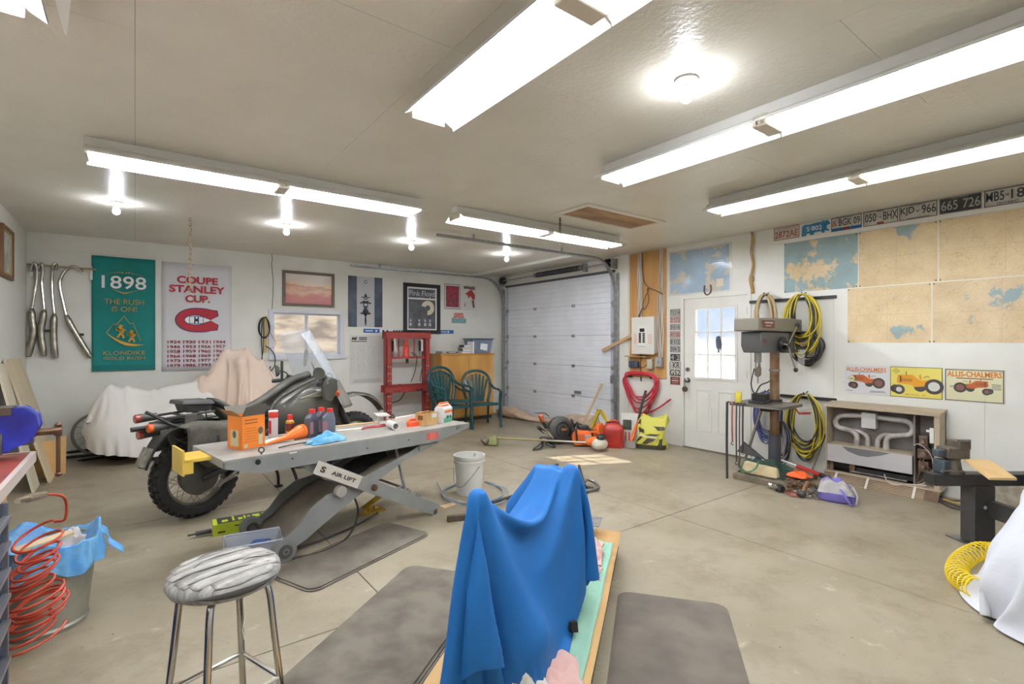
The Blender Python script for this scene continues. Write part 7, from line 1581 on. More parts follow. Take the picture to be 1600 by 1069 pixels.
tag(obj('orange_tool_case', M().loft([[(-.07, -.05, 0), (.07, -.05, 0), (.07, .05, 0), (-.07, .05, 0)], [(-.08, -.05, .14), (.08, -.05, .14), (.08, .05, .14), (-.08, .05, .14)], [(-.05, -.03, .20), (.04, -.03, .22), (.04, .03, .22), (-.05, .03, .20)]]), so, loc=(5.33, 5.0, .08), bevel=.012), 'orange machine cover behind the cream tank of the brush cutter', 'cover')
t = thing('folded_level', 'yellow wooden folding rule set up like a tent behind the chainsaw', 'rule', (5.62, 5.35, 0), 0)
yl = mat('rule_yellow', (212, 186, 70), .5)
obj('arm', M().bar(Vector(onR(924, 668, 5.66)) - Vector((5.62, 5.35, 0)), Vector(onR(936, 641, 5.66)) - Vector((5.62, 5.35, 0)), .03, .06), yl, t, smooth=0)
obj('arm', M().bar(Vector(onR(950, 660, 5.66)) - Vector((5.62, 5.35, 0)), Vector(onR(938, 641, 5.66)) - Vector((5.62, 5.35, 0)), .03, .05), yl, t, smooth=0)
obj('cap', M().box(Vector(onR(937, 641, 5.66)) - Vector((5.62, 5.35, 0)), (.03, .12, .02)), mat('rule_cap', (206, 196, 120), .5), t)
t = thing('dark_helmet_bag', 'dark olive cloth bag slumped behind the red gas can', 'bag', (5.65, 4.98, 0), 0)
obj('body', M().ell((0, 0, .13), (.16, .18, .14)).ell((.05, .12, .20), (.10, .10, .09)), mat('dark_olive_cloth', (72, 74, 58), .85, var=.2, vs=10, bump=.5, bs=30), t, smooth=180); obj('flap', M().ell((-.08, .02, .18), (.10, .14, .07)), mat('dark_olive_cloth', (72, 74, 58)), t, smooth=180)
# gas can
p = onZ(957, 699)
t = thing('gas_can', 'red plastic gas can in front of the yellow and black bag', 'gas can', (p[0] + .04, p[1] + .02, 0), -52)
rp = mat('gas_can_red', (178, 48, 36), .4, c2=(150, 38, 30), vs=6)
def gr(w_, d_, z, ox=0): return [(ox + w_ * math.copysign(abs(math.cos(a)) ** .4, math.cos(a)), d_ * math.copysign(abs(math.sin(a)) ** .4, math.sin(a)), z) for a in [2 * PI * k / 20 for k in range(20)]]
obj('body', M().loft([gr(.13, .10, 0), gr(.142, .112, .015), gr(.142, .112, .24), gr(.125, .10, .29), gr(.07, .055, .33, -.02)]), rp, t, smooth=50)
obj('handle', M().tube([(.08, 0, .28), (.06, 0, .35), (-.02, 0, .365), (-.07, 0, .33)], .016, 8, k=4), rp, t); obj('spout_cap', M().cyl((-.06, 0, .29), (-.075, 0, .345), .028).cyl((.08, 0, .26), (.09, 0, .30), .02), blk, t)
obj('rib', M().bx(-.11, .11, -.116, -.110, .05, .06).bx(-.11, .11, -.116, -.110, .18, .19), rp, t)
p = onZ(978, 699)
t = thing('paper_seed_bag', 'white printed paper bag standing behind the axe', 'bag', (p[0] + .18, p[1] + .10, 0), -62)
obj('bag', M().loft([gr(.11, .05, .0), gr(.115, .06, .1), gr(.115, .05, .30), gr(.12, .02, .40, .01), gr(.12, .004, .45, .02)]), mat('paper_bag_white', (206, 204, 196), .7), t, smooth=50)
obj('dark_print', M().bx(-.07, .05, -.062, -.058, .22, .36), mat('dark_green_print2', (66, 74, 58), .6), t, smooth=0)
m = M()
for k in range(3): m.bx(-.09 + k * .05, -.07 + k * .05, -.066, -.062, .03, .19)
obj('stripe_print', m, mat('brick_print', (186, 104, 76), .6), t, smooth=0)
# axe
p = Vector(onZ(984, 700)); q = Vector(onR(1009, 611, 5.98)); q2 = q
t = thing('splitting_axe', 'axe with black and orange handle leaning on the wall beside the yellow bag', 'axe', (p.x, p.y, 0), 0)
v0 = Vector((.02, .0, .05)); v1 = q2 - p; dv_ = (v1 - v0)
obj('handle_grip', M().cyl(v0 + dv_ * .45, v1, .021, .019, 12), blk, t); obj('handle_shank', M().cyl(v0, v0 + dv_ * .46, .026, .018, 12), mat('axe_orange', (236, 104, 42), .4), t)
obj('head', M().add([(-.05, .06, .10), (-.05, .06, .0), (-.05, -.13, .02), (-.05, -.13, .12), (.0, .06, .09), (.0, .06, .01), (-.03, -.13, .025), (-.03, -.13, .115)], [(0, 1, 2, 3), (7, 6, 5, 4), (0, 4, 5, 1), (1, 5, 6, 2), (2, 6, 7, 3), (3, 7, 4, 0)]), mat('axe_steel', (196, 196, 194), .35, .6), t, smooth=0)
# yellow black bag
p = onZ(1011, 703)
t = thing('yellow_black_bag', 'crumpled yellow and black printed plastic sack by the wall', 'sack', (p[0] + .14, p[1] + .04, 0), -60)
def sk(u, v):
    a = u * 2 * PI; z = v * .45; c, s = math.cos(a), math.sin(a); w_ = .19 - .02 * v + (.02 * math.sin(v * 9 + 1)); d_ = .10 * (1 - .75 * v ** 1.6)
    e = 1 + .06 * math.sin(5 * a + v * 8) + .04 * math.sin(9 * a - v * 15); return (w_ * math.copysign(abs(c) ** .7, c) * e + .05 * v * v, d_ * math.copysign(abs(s) ** .7, s) * e - .03 * math.sin(v * 3), z + .03 * math.sin(a * 2 + 1) * v)
ym = mat('sack_yellow', (206, 200, 78), .4)
obj('sack', M().grid(sk, 48, 20), ym, t, smooth=180, solid=.002)
def patch(u0, u1, v0, v1, sl, k=10):
    def f(u, v):
        uu, vv = u0 + (u1 - u0) * u + sl * v, v0 + (v1 - v0) * v; x, y, z = sk(uu, vv); n = Vector((x, y * 2.5, 0)).normalized() * .006; return (x + n.x, y + n.y, z)
    return M().grid(f, k, k)
dkm = mat('sack_black', (62, 60, 44), .45)
for a_ in ((.52, .95, .0, .14, 0), (.55, .60, .16, .36, .06), (.67, .73, .16, .36, .06), (.80, .86, .14, .34, .06), (.55, .68, .48, .60, .0), (.70, .80, .44, .50, .05), (.52, .62, .70, .84, .0), (.80, .90, .62, .74, -.05)): obj('black_print', patch(*a_), dkm, t, smooth=180)
obj('pale_print', patch(.56, .80, .37, .43, .05), mat('sack_cream', (226, 220, 170), .45), t, smooth=180)

# ================================================================ DRILL PRESS
dp = thing('drill_press', 'floor standing grey drill press with round column and square table', 'drill press', (5.54, 2.63, 0), 0)
dpg = mat('drill_grey', (106, 102, 94), .45, .15, var=.12, vs=8); dpb = mat('drill_base', (110, 100, 82), .7, var=.2, vs=8)
obj('base', M().loft([[(-.42, -.32, 0), (.28, -.32, 0), (.28, .24, 0), (-.42, .24, 0)], [(-.42, -.32, .055), (.28, -.32, .055), (.28, .24, .055), (-.42, .24, .055)], [(-.38, -.28, .075), (.24, -.28, .075), (.24, .20, .075), (-.38, .20, .075)]]), dpb, dp, smooth=0, bevel=.006)
obj('column', M().cyl((0, 0, .44), (0, 0, 1.58), .047, n=28), mat('rusty_column', (150, 124, 98), .35, .7, c2=(124, 88, 60), vs=6), dp)
obj('lower_sleeve', M().cyl((0, 0, .075), (0, 0, .46), .062, n=28).cyl((0, 0, .075), (0, 0, .10), .10, n=28), mat('sleeve_grey', (78, 80, 86), .5, .3), dp)
obj('clamp_ring', M().cyl((0, 0, 1.145), (0, 0, 1.165), .055, n=28), steel, dp)
obj('table_bracket', M().cyl((0, 0, .72), (0, 0, .84), .075, n=24).box((-.12, 0, .75), (.2, .10, .05)), black_metal, dp)
obj('table', M().prism(rounded(.50, .56, .05), 0, .028, 'xy'), dpg, dp, loc=(-.20, 0, .785), bevel=.004)
obj('table_slot', M().box((-.20, .10, .8145), (.30, .02, .002)).box((-.20, -.10, .8145), (.30, .02, .002)), black_metal, dp)
obj('belt_housing', M().loft([[(-.60, -.13, 1.57), (.05, -.15, 1.57), (.40, -.11, 1.57), (.40, .11, 1.57), (.05, .15, 1.57), (-.60, .13, 1.57)], [(-.60, -.13, 1.70), (.05, -.15, 1.71), (.40, -.11, 1.71), (.40, .11, 1.71), (.05, .15, 1.71), (-.60, .13, 1.70)]]), mat('housing_tan_grey', (124, 118, 106), .4, .2), dp, bevel=.012)
obj('name_label', M().box((-.42, -.142, 1.64), (.22, .003, .08), rz=-2), mat('label_maroon', (108, 62, 54), .5), dp); m = M(); m.box((-.42, -.145, 1.655), (.15, .002, .014), rz=-2).box((-.43, -.145, 1.625), (.10, .002, .008), rz=-2); obj('label_print', m, mat('label_silver', (190, 184, 176), .4), dp)
obj('head', M().loft([[(-.47, -.10, 1.35), (.09, -.10, 1.35), (.09, .10, 1.35), (-.47, .10, 1.35)], [(-.50, -.11, 1.42), (.10, -.11, 1.42), (.10, .11, 1.42), (-.50, .11, 1.42)], [(-.50, -.11, 1.565), (.10, -.11, 1.565), (.10, .11, 1.565), (-.50, .11, 1.565)]]), mat('head_grey', (92, 92, 92), .45, .2), dp, bevel=.012)
obj('switch_plate', M().box((-.44, -.114, 1.47), (.07, .004, .04)), mat('label_maroon', (108, 62, 54)), dp); obj('motor', M().cyl((.26, 0, 1.34), (.26, 0, 1.56), .085, n=24), mat('motor_dark', (70, 72, 76), .5, .3), dp)
obj('quill', M().cyl((-.36, 0, 1.25), (-.36, 0, 1.36), .035).cyl((-.36, 0, 1.165), (-.36, 0, 1.25), .030, .024), steel, dp); obj('chuck', M().lathe([(.018, 1.10), (.032, 1.12), (.034, 1.19), (.026, 1.20)], (-.36, 0, 0), n=20), mat('chuck_steel', (150, 146, 136), .3, .9), dp); obj('drill_bit', M().cyl((-.36, 0, 1.03), (-.36, 0, 1.11), .006), steel, dp)
obj('feed_hub', M().cyl((-.10, -.10, 1.43), (-.10, -.19, 1.43), .045, n=20).cyl((-.10, -.125, 1.43), (-.10, -.14, 1.43), .085, n=28), black_metal, dp)
for a, L_ in ((50, .27), (-62, .30), (175, .18)):
    c, s = math.cos(R_(a)), math.sin(R_(a)); q = obj('feed_handle', M().cyl((-.10, -.18, 1.43), (-.10 + c * L_, -.20, 1.43 + s * L_), .009), chrome, dp)
    obj('knob', M().ell((-.10 + c * L_, -.20, 1.43 + s * L_), (.022, .022, .026)), blk, q)
obj('chip_shield', M().prism([(.08, 1.10), (.24, 1.10), (.26, 1.38), (.10, 1.38)], -.2, -.196), glass('clear_shield', tint=.22), dp, smooth=0)
obj('cord', M().tube([(-.36, .04, 1.18), (-.40, .05, 1.02), (-.34, .04, .92), (-.2, .05, 1.0), (.1, .08, 1.05), (.18, .05, 1.30)], .007, 6, k=5).tube([(.0, -.08, .72), (-.05, -.10, .60), (-.03, -.09, .45)], .006, 6, k=4), blk, dp)
obj('crank', M().tube([(.08, 0, .78), (.22, -.10, .74), (.26, -.14, .68)], .010, 8, k=3).cyl((.26, -.14, .68), (.38, -.20, .68), .014), mat('crank_red', (160, 70, 56), .5), dp)
obj('height_rack', M().bx(.06, .11, -.03, .03, .46, .60), black_metal, dp)
# things on the drill table
t = thing('drill_vise', 'black drill vise with tools standing on the drill press table', 'vise', (5.28, 2.66, .813), 10)
obj('base', M().bx(-.12, .14, -.08, .08, 0, .03), black_metal, t, bevel=.004); obj('fixed_jaw', M().bx(-.04, .0, -.07, .07, .03, .10), black_metal, t, bevel=.004); obj('moving_jaw', M().bx(.06, .10, -.07, .07, .03, .10), black_metal, t, bevel=.004); obj('screw', M().cyl((.10, 0, .06), (.24, 0, .06), .010).cyl((.22, -.04, .06), (.22, .04, .06), .006), steel, t)
tag(obj('oil_tin', M().lathe([(.032, 0), (.033, .003), (.033, .11), (.030, .115), (0, .115)], n=20), mat('tin_yellow', (214, 196, 72), .4), loc=(5.16, 2.83, .813)), 'small yellow tin on the left end of the drill table', 'tin')
for k, (y, L_, c, r, lb) in enumerate([(2.905, .80, (40, 40, 42), .014, 'long black rubber strap hanging lowest at the left drill table edge'), (2.845, .40, (150, 60, 52), .008, 'short red hook strap hanging from the drill table'), (2.80, .60, (50, 46, 44), .008, 'thin dark strap hanging right of the red hook strap'), (2.765, .62, (70, 56, 50), .007, 'thin brownish cord hanging under the drill table'), (2.73, .48, (44, 44, 46), .010, 'rightmost black strap hanging from the drill table edge')]):
    t = thing('hanging_strap', lb, 'strap', (5.08, y, .80), 0, 'straps hanging from the drill table')
    obj('strap', M().tube([(.03, 0, .016), (-.005, 0, .012), (-.012, 0, -.03), (-.010, .004, -L_ * .5), (-.012, 0, -L_)], r, 8, k=4, flat=.5), mat('strap%d' % k, c, .5), t)
    obj('hook', M().tube([(-.012, 0, -L_), (-.012, .015, -L_ - .02), (-.012, .0, -L_ - .035), (-.012, -.012, -L_ - .02)], .004, 6, k=3), black_metal, t)
t = thing('squeegee', 'black triangular ended pole leaning behind the drill press', 'pole', (5.75, 2.95, 0), 0)
obj('pole', M().cyl((.0, .12, .08), (.28, .02, .80), .016), mat('grey_pole', (120, 112, 100), .5), t); obj('head', M().add([(-.04, .20, .16), (-.04, -.14, .12), (-.0, .14, .28), (-.02, .20, .16), (-.02, -.14, .12), (.02, .14, .28)], [(0, 1, 2), (5, 4, 3), (0, 3, 4, 1), (1, 4, 5, 2), (2, 5, 3, 0)]), blk, t, smooth=0)
# green bag on the base
crumple('green_tool_bag', 'dark green and beige canvas bag lying on the drill press base', 'bag', (5.33, 2.62, .078), .17, .24, .17, mat('green_canvas', (52, 78, 66), .8, c2=(30, 52, 44), vs=6, bump=.4, bs=50), 41, 5, n=30, power=3)
tag(obj('cloth_strap', M().tube([(0, .16, .10), (-.05, .14, .02), (-.07, .05, -.02), (-.05, -.03, .03), (0, -.04, .10)], .012, 8, k=5, flat=.5), mat('handle_green', (60, 96, 72), .7), loc=(5.14, 2.64, .13)), 'green cloth loop hanging at the front of the green bag', 'strap')
tag(obj('folded_canvas', M().loft([[(-.02, -.20, 0), (.08, -.20, 0), (.08, .18, 0), (-.02, .18, 0)], [(.02, -.18, .10), (.08, -.18, .10), (.08, .16, .12), (.02, .16, .12)]]), mat('beige_canvas2', (186, 170, 132), .85, var=.1, vs=9), loc=(5.15, 2.62, .078), bevel=.02), 'beige folded canvas under the green bag front', 'bag')
# pole with red and white
t = thing('red_white_pole', 'telescopic pole, red, white and black, lying slanted beside the drill press', 'pole', (5.72, 2.50, 0), 0)
a, b = Vector(onR(1213, 716, 5.86)) - Vector((5.72, 2.5, 0)), Vector(onR(1296, 748, 5.72)) - Vector((5.72, 2.5, 0)); D = b - a
obj('white_tube', M().cyl(a, a + D * .5, .012), white_paint, t); obj('red_sleeve', M().cyl(a + D * .42, a + D * .85, .022), mat('sleeve_red', (196, 44, 40), .4), t); obj('black_grip', M().cyl(a + D * .84, b, .024), blk, t); obj('red_collar', M().cyl(a - D * .05, a + D * .06, .03), mat('sleeve_red', (196, 44, 40)), t)
pole('thin_rod', 'thin dark rod leaning on the wall left of the heater', 'rod', onR(1268, 738, 5.84), onR(1290, 678, 6.10), .010, mat('dark_rod', (96, 88, 80), .5, .5))
crumple('orange_cloth', 'bright orange cloth on top of the chain pile', 'cloth', (5.42, 2.36, .085), .09, .12, .06, mat('hi_vis_orange', (246, 104, 50), .7), 43, 0, n=20)
# chain pile and fittings
t = thing('chain_pile', 'heap of rusty and bright tow chains on the floor by the drill press', 'chain', (5.20, 2.22, 0), 0)
for k, (mt_, cx, cy, sp_r, n) in enumerate(((mat('rusty_links', (136, 104, 78), .6, .5, var=.3, vs=20), .02, .10, .16, 90), (mat('bright_links', (176, 172, 164), .35, .8), -.10, -.12, .12, 60), (mat('dark_links', (96, 86, 76), .5, .6), .05, -.02, .18, 60))):
    m = M(); rnd = random.Random(50 + k)
    for i in range(n):
        r = sp_r * math.sqrt(rnd.random()); a = rnd.uniform(0, 2 * PI); x, y = cx + r * math.cos(a), cy + r * math.sin(a) * 1.1; z = .012 + .11 * rnd.random() * max(0, 1 - r / sp_r) ; an = rnd.uniform(0, PI); tl = rnd.uniform(-.6, .6)
        d = Vector((math.cos(an), math.sin(an), tl * .4)) * .02; s = Vector((-math.sin(an), math.cos(an), .3 * tl)) * .010
        c = Vector((x, y, z + .006)); m.tube([c - d, c - d * .6 + s, c + d * .6 + s, c + d, c + d * .6 - s, c - d * .6 - s], .0045, 5, closed=True)
    o = obj('links', m, mt_, t); o['kind'] = 'stuff'
t = thing('trailer_hitch_ball', 'shiny chrome tow ball fitting on the floor in front of the chains', 'tow ball', (5.02, 2.36, 0), -20)
obj('ball', M().ell((0, .08, .035), (.032, .032, .032), 20, 12), chrome, t); obj('shank', M().cyl((0, .05, .035), (0, -.06, .035), .022).cyl((0, .0, .035), (0, -.012, .035), .036), chrome, t); obj('nut', M().cyl((0, -.03, .035), (0, -.07, .035), .034, n=6), black_metal, t)
t = thing('pintle_hook', 'brown leather and iron hook lying upright against the chain heap', 'hook', (5.02, 2.12, 0), 0)
obj('body', M().tube([(-.02, .0, .03), (.02, -.02, .12), (.06, -.02, .13), (.09, -.04, .11)], .019, 8, k=4), mat('brown_iron', (140, 100, 70), .6, .3, var=.2, vs=12), t); obj('jaw', M().ell((-.03, .0, .035), (.035, .04, .035)), dkg, t)
tag(obj('red_chain_hook', M().tube([(0, .05, .012), (.03, .0, .03), (0, -.05, .012), (-.04, -.02, .012), (-.02, .03, .02)], .008, 6, k=4, closed=True), mat('red_iron', (136, 50, 46), .5), loc=(4.98, 2.20, .002)), 'small red iron hook in front of the chains', 'hook')
# purple bag
t = thing('purple_bag', 'small grey and purple cloth bag on the floor before the heater', 'bag', (5.16, 1.89, 0), -75); t.scale = (.86, .86, .86)
pur = mat('purple_cloth', (118, 108, 184), .8, bump=.2, bs=60); gyc = mat('grey_cloth', (168, 164, 162), .8, bump=.2, bs=60)
def bagr(w_, d_, z, ox=0): return [(ox + w_ * math.copysign(abs(math.cos(a)) ** .7, math.cos(a)), d_ * math.copysign(abs(math.sin(a)) ** .7, math.sin(a)), z) for a in [2 * PI * k / 20 for k in range(20)]]
obj('lower_body', M().loft([bagr(.15, .10, 0), bagr(.175, .12, .03), bagr(.17, .12, .10)]), pur, t, smooth=60)
def ub(u, v):
    x, y = (u - .5) * 2, (v - .5) * 2; r = min(1, (abs(x) ** 3 + abs(y) ** 3) ** (1 / 3)); e = max(0, 1 - r ** 2.4) ** .5
    return (x * .168, y * .116, .095 + .125 * e * (1 - .25 * x) + .016 * e * (math.sin(7 * x + 4 * y) + math.sin(11 * y - 5 * x + 1)))
obj('upper_body', M().grid(ub, 22, 18), gyc, t, smooth=180)
def bandf(u, v): p_ = ub(.12 + .76 * u, .30 + .14 * v + .1 * math.sin(u * 3)); return (p_[0], p_[1] - .004, p_[2] + .006)
obj('purple_panel', M().grid(bandf, 16, 3), pur, t, smooth=180); obj('dark_opening', M().tube([(-.13, -.04, .15), (-.06, .0, .222), (.03, .03, .215)], .02, 8, k=4, flat=.5), blk, t)
obj('handle', M().tube([(.04, -.10, .15), (.08, -.16, .12), (.13, -.18, .04), (.16, -.14, .02), (.15, -.08, .10)], .014, 6, k=5, flat=.4), pur, t); obj('side_strap', M().tube([(.15, -.05, .18), (.19, -.10, .10), (.18, -.12, .02)], .012, 6, k=4, flat=.5), gyc, t)
obj('white_tag', M().tube([(-.03, .11, .18), (-.02, .11, .25)], .006, 6), white_print, t)

# ================================================================ HEATER
ht = thing('gas_wall_heater', 'old beige wall heater with its front cover off, showing curved grey pipes', 'heater', (XR - .005, 1.79, 0), -90)
hb_ = mat('heater_beige', (172, 156, 132), .5, var=.06, vs=5); hin = mat('heater_inner', (128, 122, 116), .6, c2=(108, 100, 94), vs=4); hrust = mat('heater_rust', (116, 92, 72), .8, var=.25, vs=9)
hw = .475; yf = -.22
obj('back_panel', M().bx(-hw, hw, -.03, -.005, .10, .78), hin, ht, smooth=0)
obj('side_panel', M().bx(-hw, -hw + .012, yf, -.005, .07, .79), hb_, ht, smooth=0); obj('side_panel', M().bx(hw - .04, hw, yf, -.005, .07, .79), hb_, ht, smooth=0)
obj('top_cover', M().loft([[(-hw - .01, yf - .02, .775), (hw + .01, yf - .02, .775), (hw + .01, -.005, .80), (-hw - .01, -.005, .80)], [(-hw - .01, yf - .02, .80), (hw + .01, yf - .02, .80), (hw + .01, -.005, .825), (-hw - .01, -.005, .825)]]), hb_, ht, smooth=0)
obj('inner_divider', M().bx(.27, .285, yf + .04, -.03, .10, .76), hin, ht, smooth=0)
tubem_ = mat('exchanger_pipe', (178, 172, 166), .55, .1, c2=(150, 142, 134), vs=8)
def hp(u, v, y=-.12): x_, y_, z_ = onR(1260 + u / 4.453, 560 + v / 4.453, XR + y); return (-(y_ - 1.79), y + .005, z_)
obj('exchanger_pipe', M().tube([hp(345, 610), hp(350, 540), hp(300, 500), hp(225, 480), hp(203, 440), hp(235, 402), hp(320, 398), hp(420, 402)], .026, 12, k=5), tubem_, ht, smooth=60)
obj('exchanger_pipe', M().tube([hp(470, 408), hp(600, 425), hp(700, 440), hp(742, 485), hp(715, 532), hp(620, 538), hp(562, 560), hp(555, 640)], .026, 12, k=5), tubem_, ht, smooth=60)
obj('exchanger_pipe', M().tube([hp(425, 625, -.07), hp(425, 550, -.07), hp(370, 510, -.07), hp(300, 500, -.07)], .024, 12, k=5), tubem_, ht, smooth=60)
obj('exchanger_pipe', M().tube([hp(498, 640, -.07), hp(500, 570, -.07), hp(545, 535, -.07), hp(620, 538, -.07)], .024, 12, k=5), tubem_, ht, smooth=60)
a, b = hp(395, 478), hp(495, 382); obj('joint_box', M().bx(a[0], b[0], -.17, -.09, a[2], b[2]), mat('joint_grey', (190, 188, 184), .5), ht, bevel=.004, smooth=0)
obj('shield_shelf', M().bx(-hw + .012, .27, yf + .02, -.03, .372, .385), hb_, ht, smooth=0)
obj('white_shield', M().bx(-hw + .015, .27, yf + .005, yf + .012, .20, .375), mat('galv_white', (196, 194, 194), .4, .2), ht, smooth=0)
obj('scorch_patch', M().prism([(-.32, .372), (.10, .372), (.02, .335), (-.09, .30), (-.17, .30), (-.27, .33)], yf + .002, yf + .005), mat('scorched_grey', (112, 110, 112), .5), ht, smooth=0)
obj('burner_tray', M().bx(-.20, .27, yf + .03, -.06, .13, .17).bx(-hw + .012, .27, yf + .04, -.04, .095, .105), black_metal, ht, smooth=0)
obj('burner_rail', M().cyl((-.25, yf + .04, .12), (.22, yf + .04, .12), .008), steel, ht); obj('burner_post', M().bx(-hw + .03, -hw + .06, yf + .03, yf + .06, .10, .20).bx(-.27, -.22, yf + .05, yf + .09, .10, .19), hrust, ht, smooth=0)
obj('louvre_panel', M().prism([(yf - .09, .0), (yf - .07, .0), (yf + .02, .085), (yf - .0, .10)], -hw - .005, hw + .005, 'yz'), hrust, ht, smooth=0)
m = M()
for k in range(7):
    q = k / 7; m.bar((-hw + .06, yf - .085 + q * .085, .008 + q * .088), (hw - .10, yf - .085 + q * .085, .008 + q * .088), .006, .007)
o = obj('louvre_slats', m, hb_, ht, smooth=0); o['kind'] = 'stuff'
for x in (-.08, .30, -.36): obj('louvre_brace', M().bar((x, yf - .097, .0), (x, yf - .01, .10), .02, .008), mat('brace_light', (206, 198, 186), .5), ht, smooth=0)
obj('bottom_sill', M().bx(-hw - .01, hw + .01, yf - .02, -.005, .085, .10), hb_, ht, smooth=0)
for q in ((.34, .52, .035, .10), (.345, .40, .05, .09), (.34, .28, .04, .10)):
    obj('gas_valve', M().bx(q[0] - q[2], q[0] + q[2], -.16, -.06, q[1] - q[3] / 2, q[1] + q[3] / 2).cyl((q[0], -.16, q[1]), (q[0], -.20, q[1]), q[2] * .6), mat('valve_brown', (120, 100, 84), .6, .4, var=.3, vs=20), ht, bevel=.006)
obj('control_plate', M().bx(.29, .43, -.05, -.03, .18, .56), mat('control_dark', (96, 100, 92), .6), ht, smooth=0)
obj('thin_bracket', M().bx(.40, .43, yf + .01, yf + .02, .52, .66).bx(.375, .40, yf + .01, yf + .02, .62, .64), white_paint, ht, smooth=0)
obj('wires', M().tube([(.28, -.2, .48), (.34, -.24, .50), (.41, -.2, .40), (.42, -.2, .25), (.36, -.22, .14), (.25, -.23, .10)], .004, 5, k=6).tube([(.05, yf, .16), (.08, yf - .02, .10), (.14, yf - .02, .08), (.28, yf - .01, .11), (.38, yf, .12)], .005, 5, k=6), mat('pinkish_wire', (206, 190, 186), .5), ht)
obj('wires', M().tube([(.37, -.18, .5), (.40, -.2, .42), (.35, -.2, .34), (.41, -.2, .26), (.36, -.2, .18), (.30, -.2, .12)], .005, 5, k=6).tube([(.31, -.18, .45), (.33, -.2, .3), (.31, -.2, .16)], .005, 5, k=5), mat('brown_wire', (96, 70, 54), .6), ht)
tag(obj('extension_cord', M().tube([(5.85, 1.33, .012), (5.7, 1.15, .012), (5.78, .95, .03), (5.6, .8, .012), (5.2, .75, .012)], .008, 6, k=6).tube([(5.9, 1.30, .012), (5.85, 1.1, .06), (5.8, .9, .09), (5.75, .8, .06)], .008, 6, k=6).tube([(5.88, 1.32, .012), (5.72, 1.0, .012), (5.68, .7, .012)], .009, 6, k=6), mat('dark_brown_cord', (64, 54, 44), .6)), 'tangle of dark cords on the floor right of the heater', 'cord')
tag(obj('extension_cord', M().tube([(5.86, 1.28, .03), (5.76, 1.12, .045), (5.72, .95, .03), (5.66, .8, .045)], .006, 6, k=6), mat('yellow_cord', (190, 160, 66), .6)), 'single yellow cord lying on the dark cords', 'cord')

# ================================================================ STEEL STAND, YELLOW COIL, WHITE COVER (right edge)
def cam_pt(d, lat, z): return Vector((FW[0] * d + RT[0] * lat, FW[1] * d + RT[1] * lat, z))
stm = mat('charcoal_paint', (64, 62, 62), .45, .2, var=.12, vs=7)
pc = cam_pt(3.66, 3.40, 0)
t = thing('steel_stand', 'low charcoal square tube stand carrying a small vise and a board', 'stand', (pc.x, pc.y, 0), -YAW)
obj('post', M().bx(-.075, .075, -.06, .06, .008, .42), stm, t, bevel=.006, smooth=0); obj('base_plate', M().bx(-.13, .13, -.12, .12, 0, .008), steel, t, smooth=0)
obj('top_beam', M().bx(-.345, .78, -.05, .05, .42, .505), stm, t, bevel=.006, smooth=0); obj('end_cap', M().bx(-.352, -.345, -.045, .045, .425, .50), blk, t, smooth=0)
obj('lower_beam', M().bx(.02, .075, -.85, -.06, .20, .32), stm, t, bevel=.004, smooth=0)
obj('cross_arm', M().bx(.30, .38, -.60, -.05, .42, .50), stm, t, bevel=.004, smooth=0)
obj('bolt_hole', M().cyl((.0, -.061, .27), (.0, -.055, .27), .013), mat('hole_pale', (206, 200, 190), .5), t)
t = thing('machinist_vise', 'small dark worn machinist vise bolted on the left end of the steel stand', 'vise', tuple(cam_pt(3.66, 3.21, .505)), -YAW)
vm = mat('worn_iron', (84, 76, 68), .5, .5, c2=(110, 100, 90), vs=9)
obj('base', M().lathe([(.075, 0), (.075, .02), (.06, .03), (.05, .10), (.065, .115)], n=20), vm, t); obj('body', M().bx(-.07, .09, -.055, .055, .11, .19), vm, t, bevel=.008); obj('jaw', M().bx(.01, .09, -.06, .06, .18, .235), vm, t, bevel=.005)
obj('slide', M().bx(-.12, -.04, -.03, .03, .12, .17), mat('blue_grey_iron', (74, 84, 92), .5, .4), t, bevel=.006); obj('handle', M().cyl((-.13, -.07, .03), (-.06, -.07, .035), .008).cyl((.0, -.06, .245), (.08, -.06, .245), .010), steel, t); obj('anvil', M().bx(-.10, -.05, -.05, .05, .0, .10), mat('blue_grey_iron', (74, 84, 92)), t, bevel=.01)
pb = [onZ(u, v, z) for u, v, z in ((1506, 721, .60), (1546, 722, .60), (1589, 751, .515), (1546, 750, .515))]
m = M(); m.add([*pb, *[(a, b, c + .016) for a, b, c in pb]], [(0, 1, 2, 3), (7, 6, 5, 4), (0, 4, 5, 1), (1, 5, 6, 2), (2, 6, 7, 3), (3, 7, 4, 0)])
tag(obj('pine_board', m, mat('fresh_pine', (222, 188, 134), .6, c2=(204, 164, 108), vs=4, scale=(1, .2, 1)), smooth=0), 'pale pine board resting slanted on the charcoal steel stand', 'board')
t = thing('yellow_coil_hose', 'bright yellow coiled air hose lying on the floor at the foot of the stand', 'hose', (4.2, .85, 0), 0)
path = cat_pts([Vector(onZ(u, v, .06)) - Vector((4.2, .85, 0)) for u, v in ((1556, 862), (1530, 861), (1508, 872), (1496, 888), (1500, 905), (1526, 920))], 12); n = 23 * 12; pts = []
L_ = len(path) - 1
for i in range(n + 1):
    q = i / n * L_; k = min(L_ - 1, int(q)); c = path[k].lerp(path[k + 1], q - k); T_ = (path[k + 1] - path[k]).normalized(); N_ = Vector((-T_.y, T_.x, 0)); a = i / 12 * 2 * PI
    pts.append(c + N_ * .055 * math.cos(a) + Vector((0, 0, .055 * math.sin(a))))
obj('coil', M().tube(pts, .0046, 6), mat('bright_yellow_hose', (238, 206, 34), .35), t)
obj('fitting', M().cyl(path[0] + Vector((.05, -.03, .0)), path[0] + Vector((.0, .0, .0)), .014), steel, t)
